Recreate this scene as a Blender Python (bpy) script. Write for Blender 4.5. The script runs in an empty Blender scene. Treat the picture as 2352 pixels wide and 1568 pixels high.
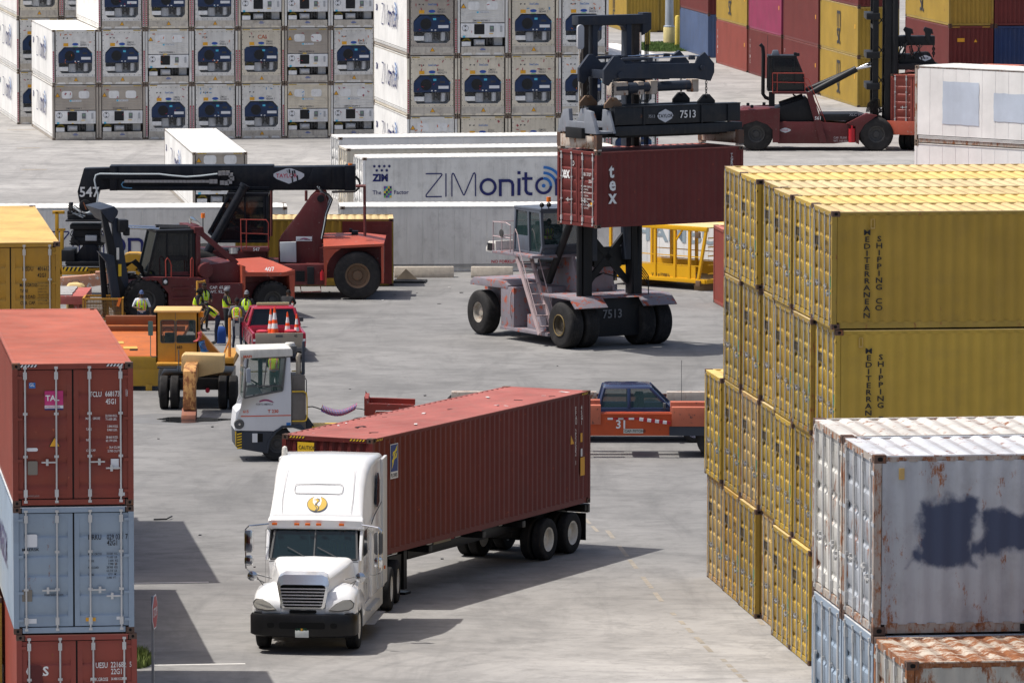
import bpy, bmesh, math, random
from math import radians as R, sin, cos, pi, sqrt, atan2
from mathutils import Vector, Matrix
S = bpy.context.scene
COL = S.collection
rnd = random.Random(7)
# ------------------------------------------------------------------ camera, sky, sun
CAM_H, PITCH, FPX = 20.36, 0.0965, 13954.0      # focal length in pixels of a 2352 px wide picture
cam = bpy.data.cameras.new('camera'); camo = bpy.data.objects.new('camera', cam); COL.objects.link(camo)
cam.sensor_width = 36.0; cam.lens = FPX / 2352 * 36; cam.clip_start = 1; cam.clip_end = 6000
camo.location = (0, 0, CAM_H); camo.rotation_euler = (pi/2 - PITCH, -0.0012, 0)
S.camera = camo
SUN_EL = R(65); SUN_DIR = Vector((-cos(SUN_EL), 0.012, sin(SUN_EL)))      # towards the sun: high on the left
w = bpy.data.worlds.new('World'); S.world = w; w.use_nodes = True
nt = w.node_tree; bg = nt.nodes['Background']
sky = nt.nodes.new('ShaderNodeTexSky'); sky.sky_type = 'NISHITA'; sky.sun_disc = False
sky.sun_elevation = SUN_EL; sky.sun_rotation = R(-90); sky.air_density = 0.8; sky.dust_density = 4.0; sky.ozone_density = 1.0
nt.links.new(sky.outputs[0], bg.inputs[0]); bg.inputs[1].default_value = 0.148
sl = bpy.data.lights.new('sun', 'SUN'); sl.energy = 4.3; sl.angle = R(0.5); sl.color = (1.0, 0.96, 0.90)
so = bpy.data.objects.new('sun', sl); COL.objects.link(so)
so.rotation_euler = SUN_DIR.to_track_quat('Z', 'Y').to_euler()
S.view_settings.view_transform = 'Standard'; S.view_settings.look = 'None'
S.view_settings.exposure = 0.05; S.view_settings.gamma = 1.0

def at(px, py, z=0.0):
    """world x, y of the point at height z seen at this spot of the photograph (2352 px wide)"""
    u = (px - 1176) / FPX; v = (py - 784) / FPX
    c, s = cos(PITCH), sin(PITCH)
    d = (u, c - v*s, -s - v*c); t = (z - CAM_H) / d[2]
    return Vector((d[0]*t, d[1]*t, z))

# ------------------------------------------------------------------ materials
MATS = {}
def srgb(h):
    h = h.lstrip('#'); r = []
    for i in (0, 2, 4):
        c = int(h[i:i+2], 16) / 255; r.append(c/12.92 if c <= .04045 else ((c+.055)/1.055)**2.4)
    return tuple(r) + (1.0,)
def mat(name, col, rough=.5, metal=0.0, var=.12, dirt=.25, dirtcol=(.10, .085, .07, 1), rust=0.0, scale=1.0,
        streak=.5, bump=0.0, spec=.28, coat=0.0, emit=None, chips=0.0, chipcol=None):
    """painted or bare surface: base colour, slow fading, rain streaks of dirt, rust blotches, paint chips"""
    if name in MATS: return MATS[name]
    m = bpy.data.materials.new(name); m.use_nodes = True; t = m.node_tree; N = t.nodes; L = t.links
    b = N['Principled BSDF']
    if isinstance(col, str): col = srgb(col)
    if len(col) == 3: col = tuple(col) + (1,)
    b.inputs['Roughness'].default_value = rough; b.inputs['Metallic'].default_value = metal
    b.inputs['Specular IOR Level'].default_value = spec
    if coat: b.inputs['Coat Weight'].default_value = coat; b.inputs['Coat Roughness'].default_value = .08
    if emit: b.inputs['Emission Color'].default_value = col; b.inputs['Emission Strength'].default_value = emit
    MATS[name] = m
    if var == 0 and dirt == 0 and rust == 0 and bump == 0:
        b.inputs['Base Color'].default_value = col; return m
    tc = N.new('ShaderNodeTexCoord'); oi = N.new('ShaderNodeObjectInfo')
    ad = N.new('ShaderNodeVectorMath'); ad.operation = 'ADD'
    sc_ = N.new('ShaderNodeVectorMath'); sc_.operation = 'SCALE'; sc_.inputs[3].default_value = 0.37
    L.new(oi.outputs['Location'], sc_.inputs[0])
    L.new(tc.outputs['Object'], ad.inputs[0]); L.new(sc_.outputs[0], ad.inputs[1])
    def noise(scl, detail, vec, rg=.6):
        n = N.new('ShaderNodeTexNoise'); n.inputs['Scale'].default_value = scl; n.inputs['Detail'].default_value = detail
        n.inputs['Roughness'].default_value = rg; L.new(vec, n.inputs['Vector']); return n.outputs['Fac']
    def ramp(f, a, c):
        r = N.new('ShaderNodeMapRange'); r.inputs['From Min'].default_value = a; r.inputs['From Max'].default_value = c
        r.clamp = True; L.new(f, r.inputs['Value']); return r.outputs[0]
    def mul(f, k):
        n = N.new('ShaderNodeMath'); n.operation = 'MULTIPLY'; L.new(f, n.inputs[0])
        if isinstance(k, float): n.inputs[1].default_value = k
        else: L.new(k, n.inputs[1])
        return n.outputs[0]
    def mix(f, a, c):
        n = N.new('ShaderNodeMix'); n.data_type = 'RGBA'; L.new(f, n.inputs[0])
        for v, i in ((a, 6), (c, 7)):
            if isinstance(v, tuple): n.inputs[i].default_value = v
            else: L.new(v, n.inputs[i])
        return n.outputs[2]
    V = ad.outputs[0]
    lo = tuple(c*(1-var) for c in col[:3]) + (1,); hi = tuple(min(1, c*(1+var) + var*.03) for c in col[:3]) + (1,)
    cur = mix(ramp(noise(.55*scale, 5, V), .3, .7), lo, hi)
    if dirt:
        mp = N.new('ShaderNodeMapping'); mp.inputs['Scale'].default_value = (5, 5, .45); L.new(V, mp.inputs[0])
        a = ramp(noise(1.0*scale, 4, mp.outputs[0]), .46, .74)
        cur = mix(mul(a, float(dirt*streak)), cur, dirtcol)
        a2 = ramp(noise(1.7*scale, 7, V, .7), .5, .78); cur = mix(mul(a2, float(dirt)), cur, dirtcol)
    if chips:
        cc = chipcol or (.35, .33, .30, 1)
        a = ramp(noise(6.5*scale, 7, V, .75), .66 - .12*chips, .69 - .12*chips); cur = mix(a, cur, cc)
    if rust:
        mpr = N.new('ShaderNodeMapping'); mpr.inputs['Scale'].default_value = (1, 1, .42); L.new(V, mpr.inputs[0])
        n1 = noise(2.6*scale, 12, mpr.outputs[0], .78); a = ramp(n1, .66 - .22*rust, .70 - .18*rust)
        rc = mix(ramp(noise(9*scale, 4, V), .3, .7), (.16, .05, .018, 1), (.30, .12, .045, 1))
        cur = mix(a, cur, rc)
        mp = N.new('ShaderNodeMapping'); mp.inputs['Scale'].default_value = (9, 9, .7); L.new(V, mp.inputs[0])
        st = ramp(noise(.8*scale, 5, mp.outputs[0]), .66 - .1*rust, .80)
        cur = mix(mul(st, float(min(1, rust*.9))), cur, (.28, .12, .05, 1))
    L.new(cur, b.inputs['Base Color'])
    if bump:
        bp = N.new('ShaderNodeBump'); bp.inputs['Strength'].default_value = bump; bp.inputs['Distance'].default_value = .02
        L.new(noise(3*scale, 5, V), bp.inputs['Height']); L.new(bp.outputs[0], b.inputs['Normal'])
    return m

def flat(name, col, rough=.5, metal=0.0, **k): return mat(name, col, rough, metal, var=0, dirt=0, **k)

# ------------------------------------------------------------------ mesh building
class MB:
    def __init__(s): s.v = []; s.f = []; s.m = []; s.sm = []
    def add(s, vs, fs, m=0, smooth=False):
        o = len(s.v); s.v += [tuple(v) for v in vs]
        for f in fs: s.f.append([i+o for i in f]); s.m.append(m); s.sm.append(smooth)
        return s
    def box(s, c, d, m=0, rot=None, taper=None):
        """centre c, size d; rot = Matrix or z angle; taper = (tx, ty) scale of the top face"""
        x, y, z = d[0]/2, d[1]/2, d[2]/2; tx, ty = taper or (1, 1)
        vs = [Vector(p) for p in ((-x,-y,-z),(x,-y,-z),(x,y,-z),(-x,y,-z),(-x*tx,-y*ty,z),(x*tx,-y*ty,z),(x*tx,y*ty,z),(-x*tx,y*ty,z))]
        if rot is not None:
            M = rot if isinstance(rot, Matrix) else Matrix.Rotation(rot, 3, 'Z')
            vs = [M @ v for v in vs]
        c = Vector(c)
        return s.add([v + c for v in vs], [(0,3,2,1),(4,5,6,7),(0,1,5,4),(1,2,6,5),(2,3,7,6),(3,0,4,7)], m)
    def bx(s, x0, x1, y0, y1, z0, z1, m=0): return s.box(((x0+x1)/2, (y0+y1)/2, (z0+z1)/2), (x1-x0, y1-y0, z1-z0), m)
    def prism(s, prof, a, b, axis='y', m=0, smooth=False):
        """closed 2D profile (counter-clockwise seen from -axis) extruded from a to b; y: (x,z), x: (y,z), z: (x,y)"""
        n = len(prof)
        P = {'y': lambda p, t: (p[0], t, p[1]), 'x': lambda p, t: (t, p[0], p[1]), 'z': lambda p, t: (p[0], p[1], t)}[axis]
        vs = [P(p, a) for p in prof] + [P(p, b) for p in prof]
        fs = [(i, (i+1) % n, n+(i+1) % n, n+i) for i in range(n)]
        o = len(s.f); s.add(vs, fs, m, smooth); s.add([P(p, a) for p in prof], [tuple(range(n))[::-1]], m); s.add([P(p, b) for p in prof], [tuple(range(n))], m)
        return s
    def cyl(s, p0, p1, r0, r1=None, n=12, m=0, cap=True):
        p0, p1 = Vector(p0), Vector(p1); r1 = r0 if r1 is None else r1; d = (p1-p0)
        if d.length < 1e-6: return s
        q = d.to_track_quat('Z', 'Y').to_matrix(); a = q @ Vector((1,0,0)); b = q @ Vector((0,1,0))
        vs = [p0 + (a*cos(2*pi*i/n) + b*sin(2*pi*i/n))*r0 for i in range(n)] + [p1 + (a*cos(2*pi*i/n) + b*sin(2*pi*i/n))*r1 for i in range(n)]
        s.add(vs, [(i, (i+1) % n, n+(i+1) % n, n+i) for i in range(n)], m, True)
        if cap: s.add(vs[:n], [tuple(range(n))[::-1]], m); s.add(vs[n:], [tuple(range(n))], m)
        return s
    def bar(s, p0, p1, w, h=None, m=0, up=(0,0,1)):
        """rectangular bar from p0 to p1"""
        p0, p1 = Vector(p0), Vector(p1); h = h or w; d = (p1-p0).normalized(); up = Vector(up)
        if abs(d.dot(up)) > .97: up = Vector((0, 1, 0)) if abs(d.y) < .9 else Vector((1, 0, 0))
        a = d.cross(up).normalized()*w/2; b = a.cross(d).normalized()*h/2
        vs = [p0-a-b, p0+a-b, p0+a+b, p0-a+b, p1-a-b, p1+a-b, p1+a+b, p1-a+b]
        return s.add(vs, [(0,3,2,1),(4,5,6,7),(0,1,5,4),(1,2,6,5),(2,3,7,6),(3,0,4,7)], m)
    def tube(s, pts, r, n=8, m=0, closed=False):
        pts = [Vector(p) for p in pts]; k = len(pts); rings = []
        for i, p in enumerate(pts):
            a = pts[i-1] if (i or closed) else p; b = pts[(i+1) % k] if (i < k-1 or closed) else p
            d = (b-a).normalized(); q = d.to_track_quat('Z', 'Y').to_matrix()
            rr = r[i] if isinstance(r, (list, tuple)) else r
            if rings:   # keep the rings from twisting
                u = ref - d*ref.dot(d); u = u.normalized() if u.length > 1e-5 else q @ Vector((1,0,0))
            else: u = q @ Vector((1,0,0))
            ref = u; vv = d.cross(u)
            rings.append([p + (u*cos(2*pi*j/n) + vv*sin(2*pi*j/n))*rr for j in range(n)])
        vs = [v for ring in rings for v in ring]; fs = []
        for i in range(k if closed else k-1):
            i2 = (i+1) % k
            for j in range(n): fs.append((i*n+j, i*n+(j+1) % n, i2*n+(j+1) % n, i2*n+j))
        s.add(vs, fs, m, True)
        if not closed: s.add(rings[0], [tuple(range(n))[::-1]], m); s.add(rings[-1], [tuple(range(n))], m)
        return s
    def lathe(s, prof, o=(0,0,0), axis='x', n=28, m=0, ms=None):
        """profile of (radius, along) turned round an axis through o"""
        o = Vector(o); k = len(prof); vs = []
        for r, t in prof:
            for i in range(n):
                a, b = r*cos(2*pi*i/n), r*sin(2*pi*i/n)
                vs.append(o + Vector({'x': (t, a, b), 'y': (b, t, a), 'z': (a, b, t)}[axis]))
        for j in range(k-1):
            fs = [(j*n+i, j*n+(i+1) % n, (j+1)*n+(i+1) % n, (j+1)*n+i) for i in range(n)]
            if prof[j][0] < 1e-6: fs = [(f[0], f[2], f[3]) for f in fs]
            elif prof[j+1][0] < 1e-6: fs = [(f[0], f[1], f[3]) for f in fs]
            s.add([], [], m); off = 0
            for f in fs: s.f.append([x + (len(s.v)) for x in f]); s.m.append(ms[j] if ms else m); s.sm.append(True)
        s.v += [tuple(v) for v in vs]; return s
    def sheet(s, line, ext, m=0, smooth=False):
        """open polyline of 3D points swept along vector ext"""
        e = Vector(ext); n = len(line); vs = [Vector(p) for p in line] + [Vector(p)+e for p in line]
        return s.add(vs, [(i, i+1, n+i+1, n+i) for i in range(n-1)], m, smooth)
    def loft(s, rings, m=0, smooth=True, cap=True):
        n = len(rings[0]); vs = [v for r_ in rings for v in r_]; fs = []
        for k in range(len(rings)-1):
            for i in range(n): fs.append((k*n+i, k*n+(i+1) % n, (k+1)*n+(i+1) % n, (k+1)*n+i))
        s.add(vs, fs, m, smooth)
        if cap: s.add(rings[0], [tuple(range(n))[::-1]], m, smooth); s.add(rings[-1], [tuple(range(n))], m, smooth)
        return s
    def mesh(s, name, mats, bevel=0, fix=True, sharp=35):
        me = bpy.data.meshes.new(name); me.from_pydata(s.v, [], s.f)
        for mm in mats: me.materials.append(mm)
        me.polygons.foreach_set('material_index', s.m); me.polygons.foreach_set('use_smooth', s.sm)
        if fix or bevel:
            b = bmesh.new(); b.from_mesh(me); bmesh.ops.remove_doubles(b, verts=b.verts, dist=1e-5)
            bmesh.ops.recalc_face_normals(b, faces=b.faces)
            if bevel:
                ed = [e for e in b.edges if len(e.link_faces) == 2 and e.calc_face_angle(0) > R(28)]
                bmesh.ops.bevel(b, geom=ed, offset=bevel, segments=2, profile=.6, affect='EDGES', clamp_overlap=True)
                for f in b.faces: f.smooth = True
            b.to_mesh(me); b.free()
        me.set_sharp_from_angle(angle=R(sharp)); me.update(); return me
    def build(s, name, mats, parent=None, bevel=0, fix=True, sharp=35, label=None):
        if not isinstance(mats, (list, tuple)): mats = [mats]
        o = bpy.data.objects.new(name, s.mesh(name, mats, bevel, fix, sharp)); COL.objects.link(o)
        if parent is not None: o.parent = parent
        if label: o['label'] = label
        return o
def rrect(w, h, r, n=4, cx=0, cy=0):
    """rounded rectangle outline, counter-clockwise"""
    P = []
    for qx, qy, a0 in ((1,-1,-90),(1,1,0),(-1,1,90),(-1,-1,180)):
        for i in range(n+1):
            a = R(a0 + 90*i/n); P.append((cx + qx*(w/2-r) + r*cos(a), cy + qy*(h/2-r) + r*sin(a)))
    return P
def tag(o, label=None, cat=None, group=None, kind=None):
    if label: o['label'] = label
    if cat: o['category'] = cat
    if group: o['group'] = group
    if kind: o['kind'] = kind
    return o
def thing(name, label, cat, loc=(0,0,0), rz=0, group=None):
    o = bpy.data.objects.new(name, None); COL.objects.link(o); o.location = loc; o.rotation_euler = (0, 0, rz)
    o.empty_display_size = .3
    return tag(o, label, cat, group)
def copy_tree(o, parent=None, skip=('lettering', 'emblem', 'sticker', 'paint_patch', 'document_holder', 'tape_marks', 'data_plate', 'open_door', 'fork_pocket')):
    c = o.copy(); COL.objects.link(c)
    if parent is not None: c.parent = parent
    for ch in list(o.children):
        if ch.name.split('.')[0] in skip: continue
        copy_tree(ch, c, skip)
    return c
TXT = {}
def text(s_, size, m, parent, loc, rot=(pi/2,0,0), sx=1.0, bold=0.0, name='lettering', align='LEFT', line=.8, spc=1.0, thick=0.0, label=None):
    """writing as a flat mesh; the baseline starts (or is centred) at loc"""
    key = (s_, bold, align, line, spc)
    if key not in TXT:
        cu = bpy.data.curves.new('lettering', 'FONT'); cu.body = s_; cu.size = 1; cu.offset = bold; cu.align_x = align
        cu.space_line = line; cu.space_character = spc; cu.resolution_u = 2
        ob = bpy.data.objects.new('lettering', cu); TXT[key] = bpy.data.meshes.new_from_object(ob)
        bpy.data.objects.remove(ob); bpy.data.curves.remove(cu)
    me = TXT[key].copy(); me.materials.clear(); me.materials.append(m)
    me.transform(Matrix.Diagonal((size*sx, size, 1, 1)))
    if thick: pass
    o = bpy.data.objects.new(name, me); COL.objects.link(o); o.parent = parent; o.location = loc; o.rotation_euler = rot
    if label: o['label'] = label
    return o
def shape(polys, m, parent, M, name='emblem', mats=None):
    """flat 2D polygons (list of point lists, or (points, material index)) laid in the plane of matrix M"""
    b = MB()
    for k, p in enumerate(polys):
        mi = 0
        if len(p) == 2 and isinstance(p[1], int): p, mi = p
        b.add([M @ Vector((q[0], q[1], q[2] if len(q) > 2 else k*.0006)) for q in p], [tuple(range(len(p)))], mi)
    return b.build(name, mats or [m], parent, fix=False)
def arc(cx, cy, r, a0, a1, n=12): return [(cx + r*cos(R(a0+(a1-a0)*i/n)), cy + r*sin(R(a0+(a1-a0)*i/n))) for i in range(n+1)]
def plane_y(x, y, z, flip=False):     # drawing plane facing -y (towards the camera), u to the right, v up
    return Matrix(((1,0,0,x),(0,0,-1,y),(0,1,0,z),(0,0,0,1))) if not flip else Matrix(((-1,0,0,x),(0,0,1,y),(0,1,0,z),(0,0,0,1)))
def plane_x(x, y, z, right=True):     # facing +x: u along +y; facing -x: u along -y
    return Matrix(((0,0,1,x),(1,0,0,y),(0,1,0,z),(0,0,0,1))) if right else Matrix(((0,0,-1,x),(-1,0,0,y),(0,1,0,z),(0,0,0,1)))
ROT_F = (pi/2, 0, 0); ROT_R = (pi/2, 0, pi/2); ROT_L = (pi/2, 0, -pi/2)   # text facing -y, +x, -x
# ------------------------------------------------------------------ setting: ground and its painted marks
def ground_mat():
    m = bpy.data.materials.new('yard_concrete'); m.use_nodes = True; t = m.node_tree; N = t.nodes; L = t.links; b = N['Principled BSDF']
    b.inputs['Roughness'].default_value = .9; b.inputs['Specular IOR Level'].default_value = .2
    tc = N.new('ShaderNodeTexCoord')
    def mp(sx, sy, rot=0.0):
        n = N.new('ShaderNodeMapping'); n.inputs['Scale'].default_value = (sx, sy, 1); n.inputs['Rotation'].default_value = (0,0,rot); L.new(tc.outputs['Object'], n.inputs[0]); return n.outputs[0]
    def noise(v, sc, d, rg=.6, dist=0.0):
        n = N.new('ShaderNodeTexNoise'); n.inputs['Scale'].default_value = sc; n.inputs['Detail'].default_value = d; n.inputs['Roughness'].default_value = rg
        n.inputs['Distortion'].default_value = dist; L.new(v, n.inputs['Vector']); return n.outputs['Fac']
    def rr(f, a, c, lo=0.0, hi=1.0):
        r = N.new('ShaderNodeMapRange'); r.inputs['From Min'].default_value = a; r.inputs['From Max'].default_value = c
        r.inputs['To Min'].default_value = lo; r.inputs['To Max'].default_value = hi; L.new(f, r.inputs['Value']); return r.outputs[0]
    def mix(f, a, c):
        n = N.new('ShaderNodeMix'); n.data_type = 'RGBA'; L.new(f, n.inputs[0])
        for v, i in ((a, 6), (c, 7)):
            if isinstance(v, tuple): n.inputs[i].default_value = v
            else: L.new(v, n.inputs[i])
        return n.outputs[2]
    V = mp(1, 1)
    cur = mix(rr(noise(V, .06, 5, .6, .6), .35, .65), (.290, .280, .266, 1), (.385, .372, .354, 1))
    cur = mix(rr(noise(V, .35, 6, .65, .4), .45, .72, 0, .7), cur, (.225, .219, .210, 1))
    cur = mix(rr(noise(V, 1.1, 8, .75), .5, .75, 0, .7), cur, (.175, .170, .162, 1))
    cur = mix(rr(noise(mp(.35, .6, .5), .9, 8, .68, .9), .50, .72, 0, .6), cur, (.145, .142, .137, 1))     # tyre scuffs
    cur = mix(rr(noise(mp(.5, .09, -.25), 1.0, 8, .7, .8), .52, .72, 0, .6), cur, (.165, .162, .157, 1))
    cur = mix(rr(noise(mp(.8, 1.5, .15), 1.6, 9, .74, 1.2), .55, .68, 0, .40), cur, (.165, .160, .152, 1))   # oil and rubber smears
    cur = mix(rr(noise(V, .16, 7, .7, 1.0), .54, .68, 0, .34), cur, (.185, .181, .175, 1))             # broad worn patches
    # the middle of the yard is older, darker, tyre-worn paving
    sp = N.new('ShaderNodeSeparateXYZ'); L.new(tc.outputs['Object'], sp.inputs[0])
    def yband(a, c_):
        nz = N.new('ShaderNodeMath'); nz.operation = 'MULTIPLY_ADD'; L.new(noise(V, .05, 4), nz.inputs[0]); nz.inputs[1].default_value = 22; L.new(sp.outputs[1], nz.inputs[2]); return rr(nz.outputs[0], a, c_)
    mu0 = N.new('ShaderNodeMath'); mu0.operation = 'SUBTRACT'; L.new(yband(146, 172), mu0.inputs[0]); L.new(yband(240, 285), mu0.inputs[1])
    mx0 = N.new('ShaderNodeMix'); mx0.data_type = 'RGBA'; mx0.blend_type = 'MULTIPLY'; mu1 = N.new('ShaderNodeMath'); mu1.operation = 'MULTIPLY'; L.new(mu0.outputs[0], mu1.inputs[0]); mu1.inputs[1].default_value = 1.0
    L.new(mu1.outputs[0], mx0.inputs[0]); L.new(cur, mx0.inputs[6]); mx0.inputs[7].default_value = (.66, .67, .68, 1); cur = mx0.outputs[2]
    # turning tyre arcs
    for cx, cy, sc_, seed in ((9, 168, .35, 0), (-3, 196, .3, 5), (4, 132, .4, 9)):
        mm = N.new('ShaderNodeMapping'); mm.inputs['Location'].default_value = (-cx, -cy, 0); L.new(tc.outputs['Object'], mm.inputs[0])
        wv = N.new('ShaderNodeTexWave'); wv.wave_type = 'RINGS'; wv.rings_direction = 'Z'; wv.inputs['Scale'].default_value = sc_
        wv.inputs['Distortion'].default_value = 3.0; wv.inputs['Detail'].default_value = 4; wv.inputs['Detail Scale'].default_value = .25
        L.new(mm.outputs[0], wv.inputs[0])
        msk = rr(noise(mm.outputs[0], .12, 3), .5, .68)
        mu = N.new('ShaderNodeMath'); mu.operation = 'MULTIPLY'; L.new(msk, mu.inputs[0]); L.new(rr(wv.outputs['Fac'], .72, .98, 0, .32), mu.inputs[1])
        cur = mix(mu.outputs[0], cur, (.15, .149, .147, 1))
    cur = mix(rr(noise(V, 3.2, 10, .8), .64, .72, 0, .75), cur, (.12, .118, .115, 1))      # small dark spots
    vo = N.new('ShaderNodeTexVoronoi'); vo.feature = 'DISTANCE_TO_EDGE'; vo.inputs['Scale'].default_value = .22; L.new(mp(1, 1), vo.inputs['Vector'])
    dn = N.new('ShaderNodeTexNoise'); dn.inputs['Scale'].default_value = 1.2; dn.inputs['Detail'].default_value = 6; L.new(tc.outputs['Object'], dn.inputs['Vector'])
    ad = N.new('ShaderNodeVectorMath'); ad.operation = 'MULTIPLY_ADD'; ad.inputs[1].default_value = (1.6, 1.6, 0); L.new(dn.outputs['Color'], ad.inputs[0]); L.new(V, ad.inputs[2]); L.new(ad.outputs[0], vo.inputs['Vector'])
    cur = mix(rr(vo.outputs['Distance'], .0, .008, .22, 0), cur, (.13, .128, .125, 1))     # hairline cracks
    L.new(cur, b.inputs['Base Color'])
    bp = N.new('ShaderNodeBump'); bp.inputs['Strength'].default_value = .3; bp.inputs['Distance'].default_value = .02
    L.new(noise(V, 9, 6), bp.inputs['Height']); L.new(bp.outputs[0], b.inputs['Normal'])
    return m
g = MB(); g.add([(-2500,-300,0),(2500,-300,0),(2500,5500,0),(-2500,5500,0)], [(0,1,2,3)])
tag(g.build('ground', ground_mat(), fix=False), kind='structure')

M_line = mat('strip_white', (.62,.60,.56), .8, var=.15, dirt=.5, dirtcol=(.3,.29,.27,1), scale=2)
M_oline = mat('worn_orange_line_paint', (.275,.240,.190), .8, var=.2, dirt=1.0, dirtcol=(.33,.32,.30,1), scale=3)
def line_strip(name, pts, wd, m, z=.004):
    b = MB()
    for (a, c) in pts:
        a = Vector((a[0], a[1], 0)); c = Vector((c[0], c[1], 0)); d = (c-a).normalized(); n = Vector((-d.y, d.x, 0))*wd/2
        b.add([a-n+Vector((0,0,z)), a+n+Vector((0,0,z)), c+n+Vector((0,0,z)), c-n+Vector((0,0,z))], [(0,1,2,3)])
    o = b.build(name, m, fix=False); o['kind'] = 'structure'; return o
YAW = 0.1277                                  # the yard's grid is turned this much to the left of the view
YL = Vector((-sin(YAW), cos(YAW), 0)); YR = Vector((cos(YAW), sin(YAW), 0))
def P2(v): return (v.x, v.y)
# white strips on the ground beside the near left stacks
a = at(300, 1340); line_strip('white_strip', [(P2(a), P2(a + YR*1.95))], .14, M_line)
a = at(300, 1529); line_strip('white_strip', [(P2(a), P2(a + YR*2.6))], .14, M_line)
# faded orange lines
for q in (((1290,1135),(1380,1225),.1), ((1395,1215),(1530,1390),.12), ((1540,1400),(1640,1500),.12), ((1650,1300),(1760,1440),.12), ((1660,1510),(1720,1568),.12)):
    n_ = 5; A, B = at(*q[0]), at(*q[1]); segs = []
    for i in range(n_):
        u0 = (i + rnd.uniform(.05, .3))/n_; u1 = (i + rnd.uniform(.6, .95))/n_
        segs.append((P2(A.lerp(B, u0)), P2(A.lerp(B, u1))))
    line_strip('lane_line', segs, q[2], M_oline)
for q in (((18,300),(82,300),.5), ((40,342),(93,341),.5), ((50,391),(108,391),.6), ((1668,155),(1700,155),.5), ((1735,174),(1775,174),.5), ((1822,196),(1852,196),.5), ((1880,222),(1905,228),.5), ((1700,118),(1760,140),.3), ((1780,150),(1890,196),.3), ((2050,240),(2090,262),.3)):
    line_strip('lane_mark', [(P2(at(*q[0])), P2(at(*q[1])))], q[2], M_oline)
# puddle under the gooseneck
pm_ = flat('puddle_water', (.02,.022,.024), .04, spec=.6)
pu = MB(); c = at(440, 965); pts = []
for i in range(40):
    a_ = 2*pi*i/40; rr_ = 1 + .18*sin(3*a_+1) + .1*sin(7*a_)
    pts.append((c.x + 1.05*cos(a_)*rr_, c.y + .75*sin(a_)*rr_, .005))
pu.add(pts, [tuple(range(40))]); tag(pu.build('puddle_water', pm_, fix=False), kind='structure')
# damp dark stain round it
st = MB(); pts = [(c.x - .6 + 1.9*cos(2*pi*i/40)*(1+.15*sin(5*2*pi*i/40)), c.y+.2 + 1.5*sin(2*pi*i/40)*(1+.12*sin(4*2*pi*i/40)), .0025) for i in range(40)]
st.add(pts, [tuple(range(40))]); tag(st.build('damp_ground', mat('damp_concrete', (.17,.17,.168), .6, dirt=.3, scale=2), fix=False), kind='structure')

# ------------------------------------------------------------------ shipping containers
M_cast = mat('casting_steel', (.10,.06,.045), .75, dirt=.3, rust=.5, scale=2)
M_black = flat('black_rubber', (.018,.018,.018), .6)
M_hole = flat('dark_hole', (.006,.006,.006), .9)
M_galv = mat('galvanised_steel', (.50,.51,.52), .35, .7, var=.15, dirt=.15)
M_rod = mat('lock_rod_grey', (.52,.52,.51), .45, .3, var=.1, dirt=.25)
M_hz_y = flat('hazard_yellow', (.78,.50,.03), .5)
M_wht = flat('white_lettering', (.74,.74,.72), .6)
M_blk = flat('black_lettering', (.02,.02,.022), .6)
M_under = flat('underside_dark', (.03,.028,.026), .9)
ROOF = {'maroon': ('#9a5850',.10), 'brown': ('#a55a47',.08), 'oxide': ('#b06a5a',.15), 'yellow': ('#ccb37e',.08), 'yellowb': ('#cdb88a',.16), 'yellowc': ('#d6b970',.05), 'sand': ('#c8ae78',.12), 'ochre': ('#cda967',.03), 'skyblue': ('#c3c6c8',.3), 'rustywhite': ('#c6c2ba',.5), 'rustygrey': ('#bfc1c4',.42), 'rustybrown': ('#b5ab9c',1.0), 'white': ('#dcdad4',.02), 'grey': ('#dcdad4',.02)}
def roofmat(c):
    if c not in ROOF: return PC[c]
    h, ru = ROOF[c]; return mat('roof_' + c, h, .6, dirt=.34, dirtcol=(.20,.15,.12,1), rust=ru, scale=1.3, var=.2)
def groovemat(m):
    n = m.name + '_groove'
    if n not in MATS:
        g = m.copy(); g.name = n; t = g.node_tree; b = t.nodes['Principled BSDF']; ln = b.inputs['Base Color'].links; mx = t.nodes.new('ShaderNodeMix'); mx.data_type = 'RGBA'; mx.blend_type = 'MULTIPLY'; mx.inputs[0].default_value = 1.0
        t.links.new(ln[0].from_socket, mx.inputs[6]); mx.inputs[7].default_value = (.74, .71, .70, 1); t.links.new(mx.outputs[2], b.inputs['Base Color']); MATS[n] = g      # rib shading put into the groove colour as a darker tone
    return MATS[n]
def corr(L0, L1, pitch, depth):
    """trapezoid corrugation: list of (along, inward)"""
    n = max(1, round((L1-L0)/pitch)); p = (L1-L0)/n; out = []
    for i in range(n):
        a = L0 + i*p; out += [(a, 0), (a+p*.28, 0), (a+p*.5, depth), (a+p*.78, depth)]
    out.append((L1, 0)); return out
W2 = 1.219
PROTO = {}
def paint(key, col, **k): return mat('paint_' + key, col, k.pop('rough', .5), **k)
M_dirtybeam = mat('beam_stained', '#c2bbae', .6, dirt=.75, dirtcol=(.16,.13,.10,1), rust=.12, scale=1.8)
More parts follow.
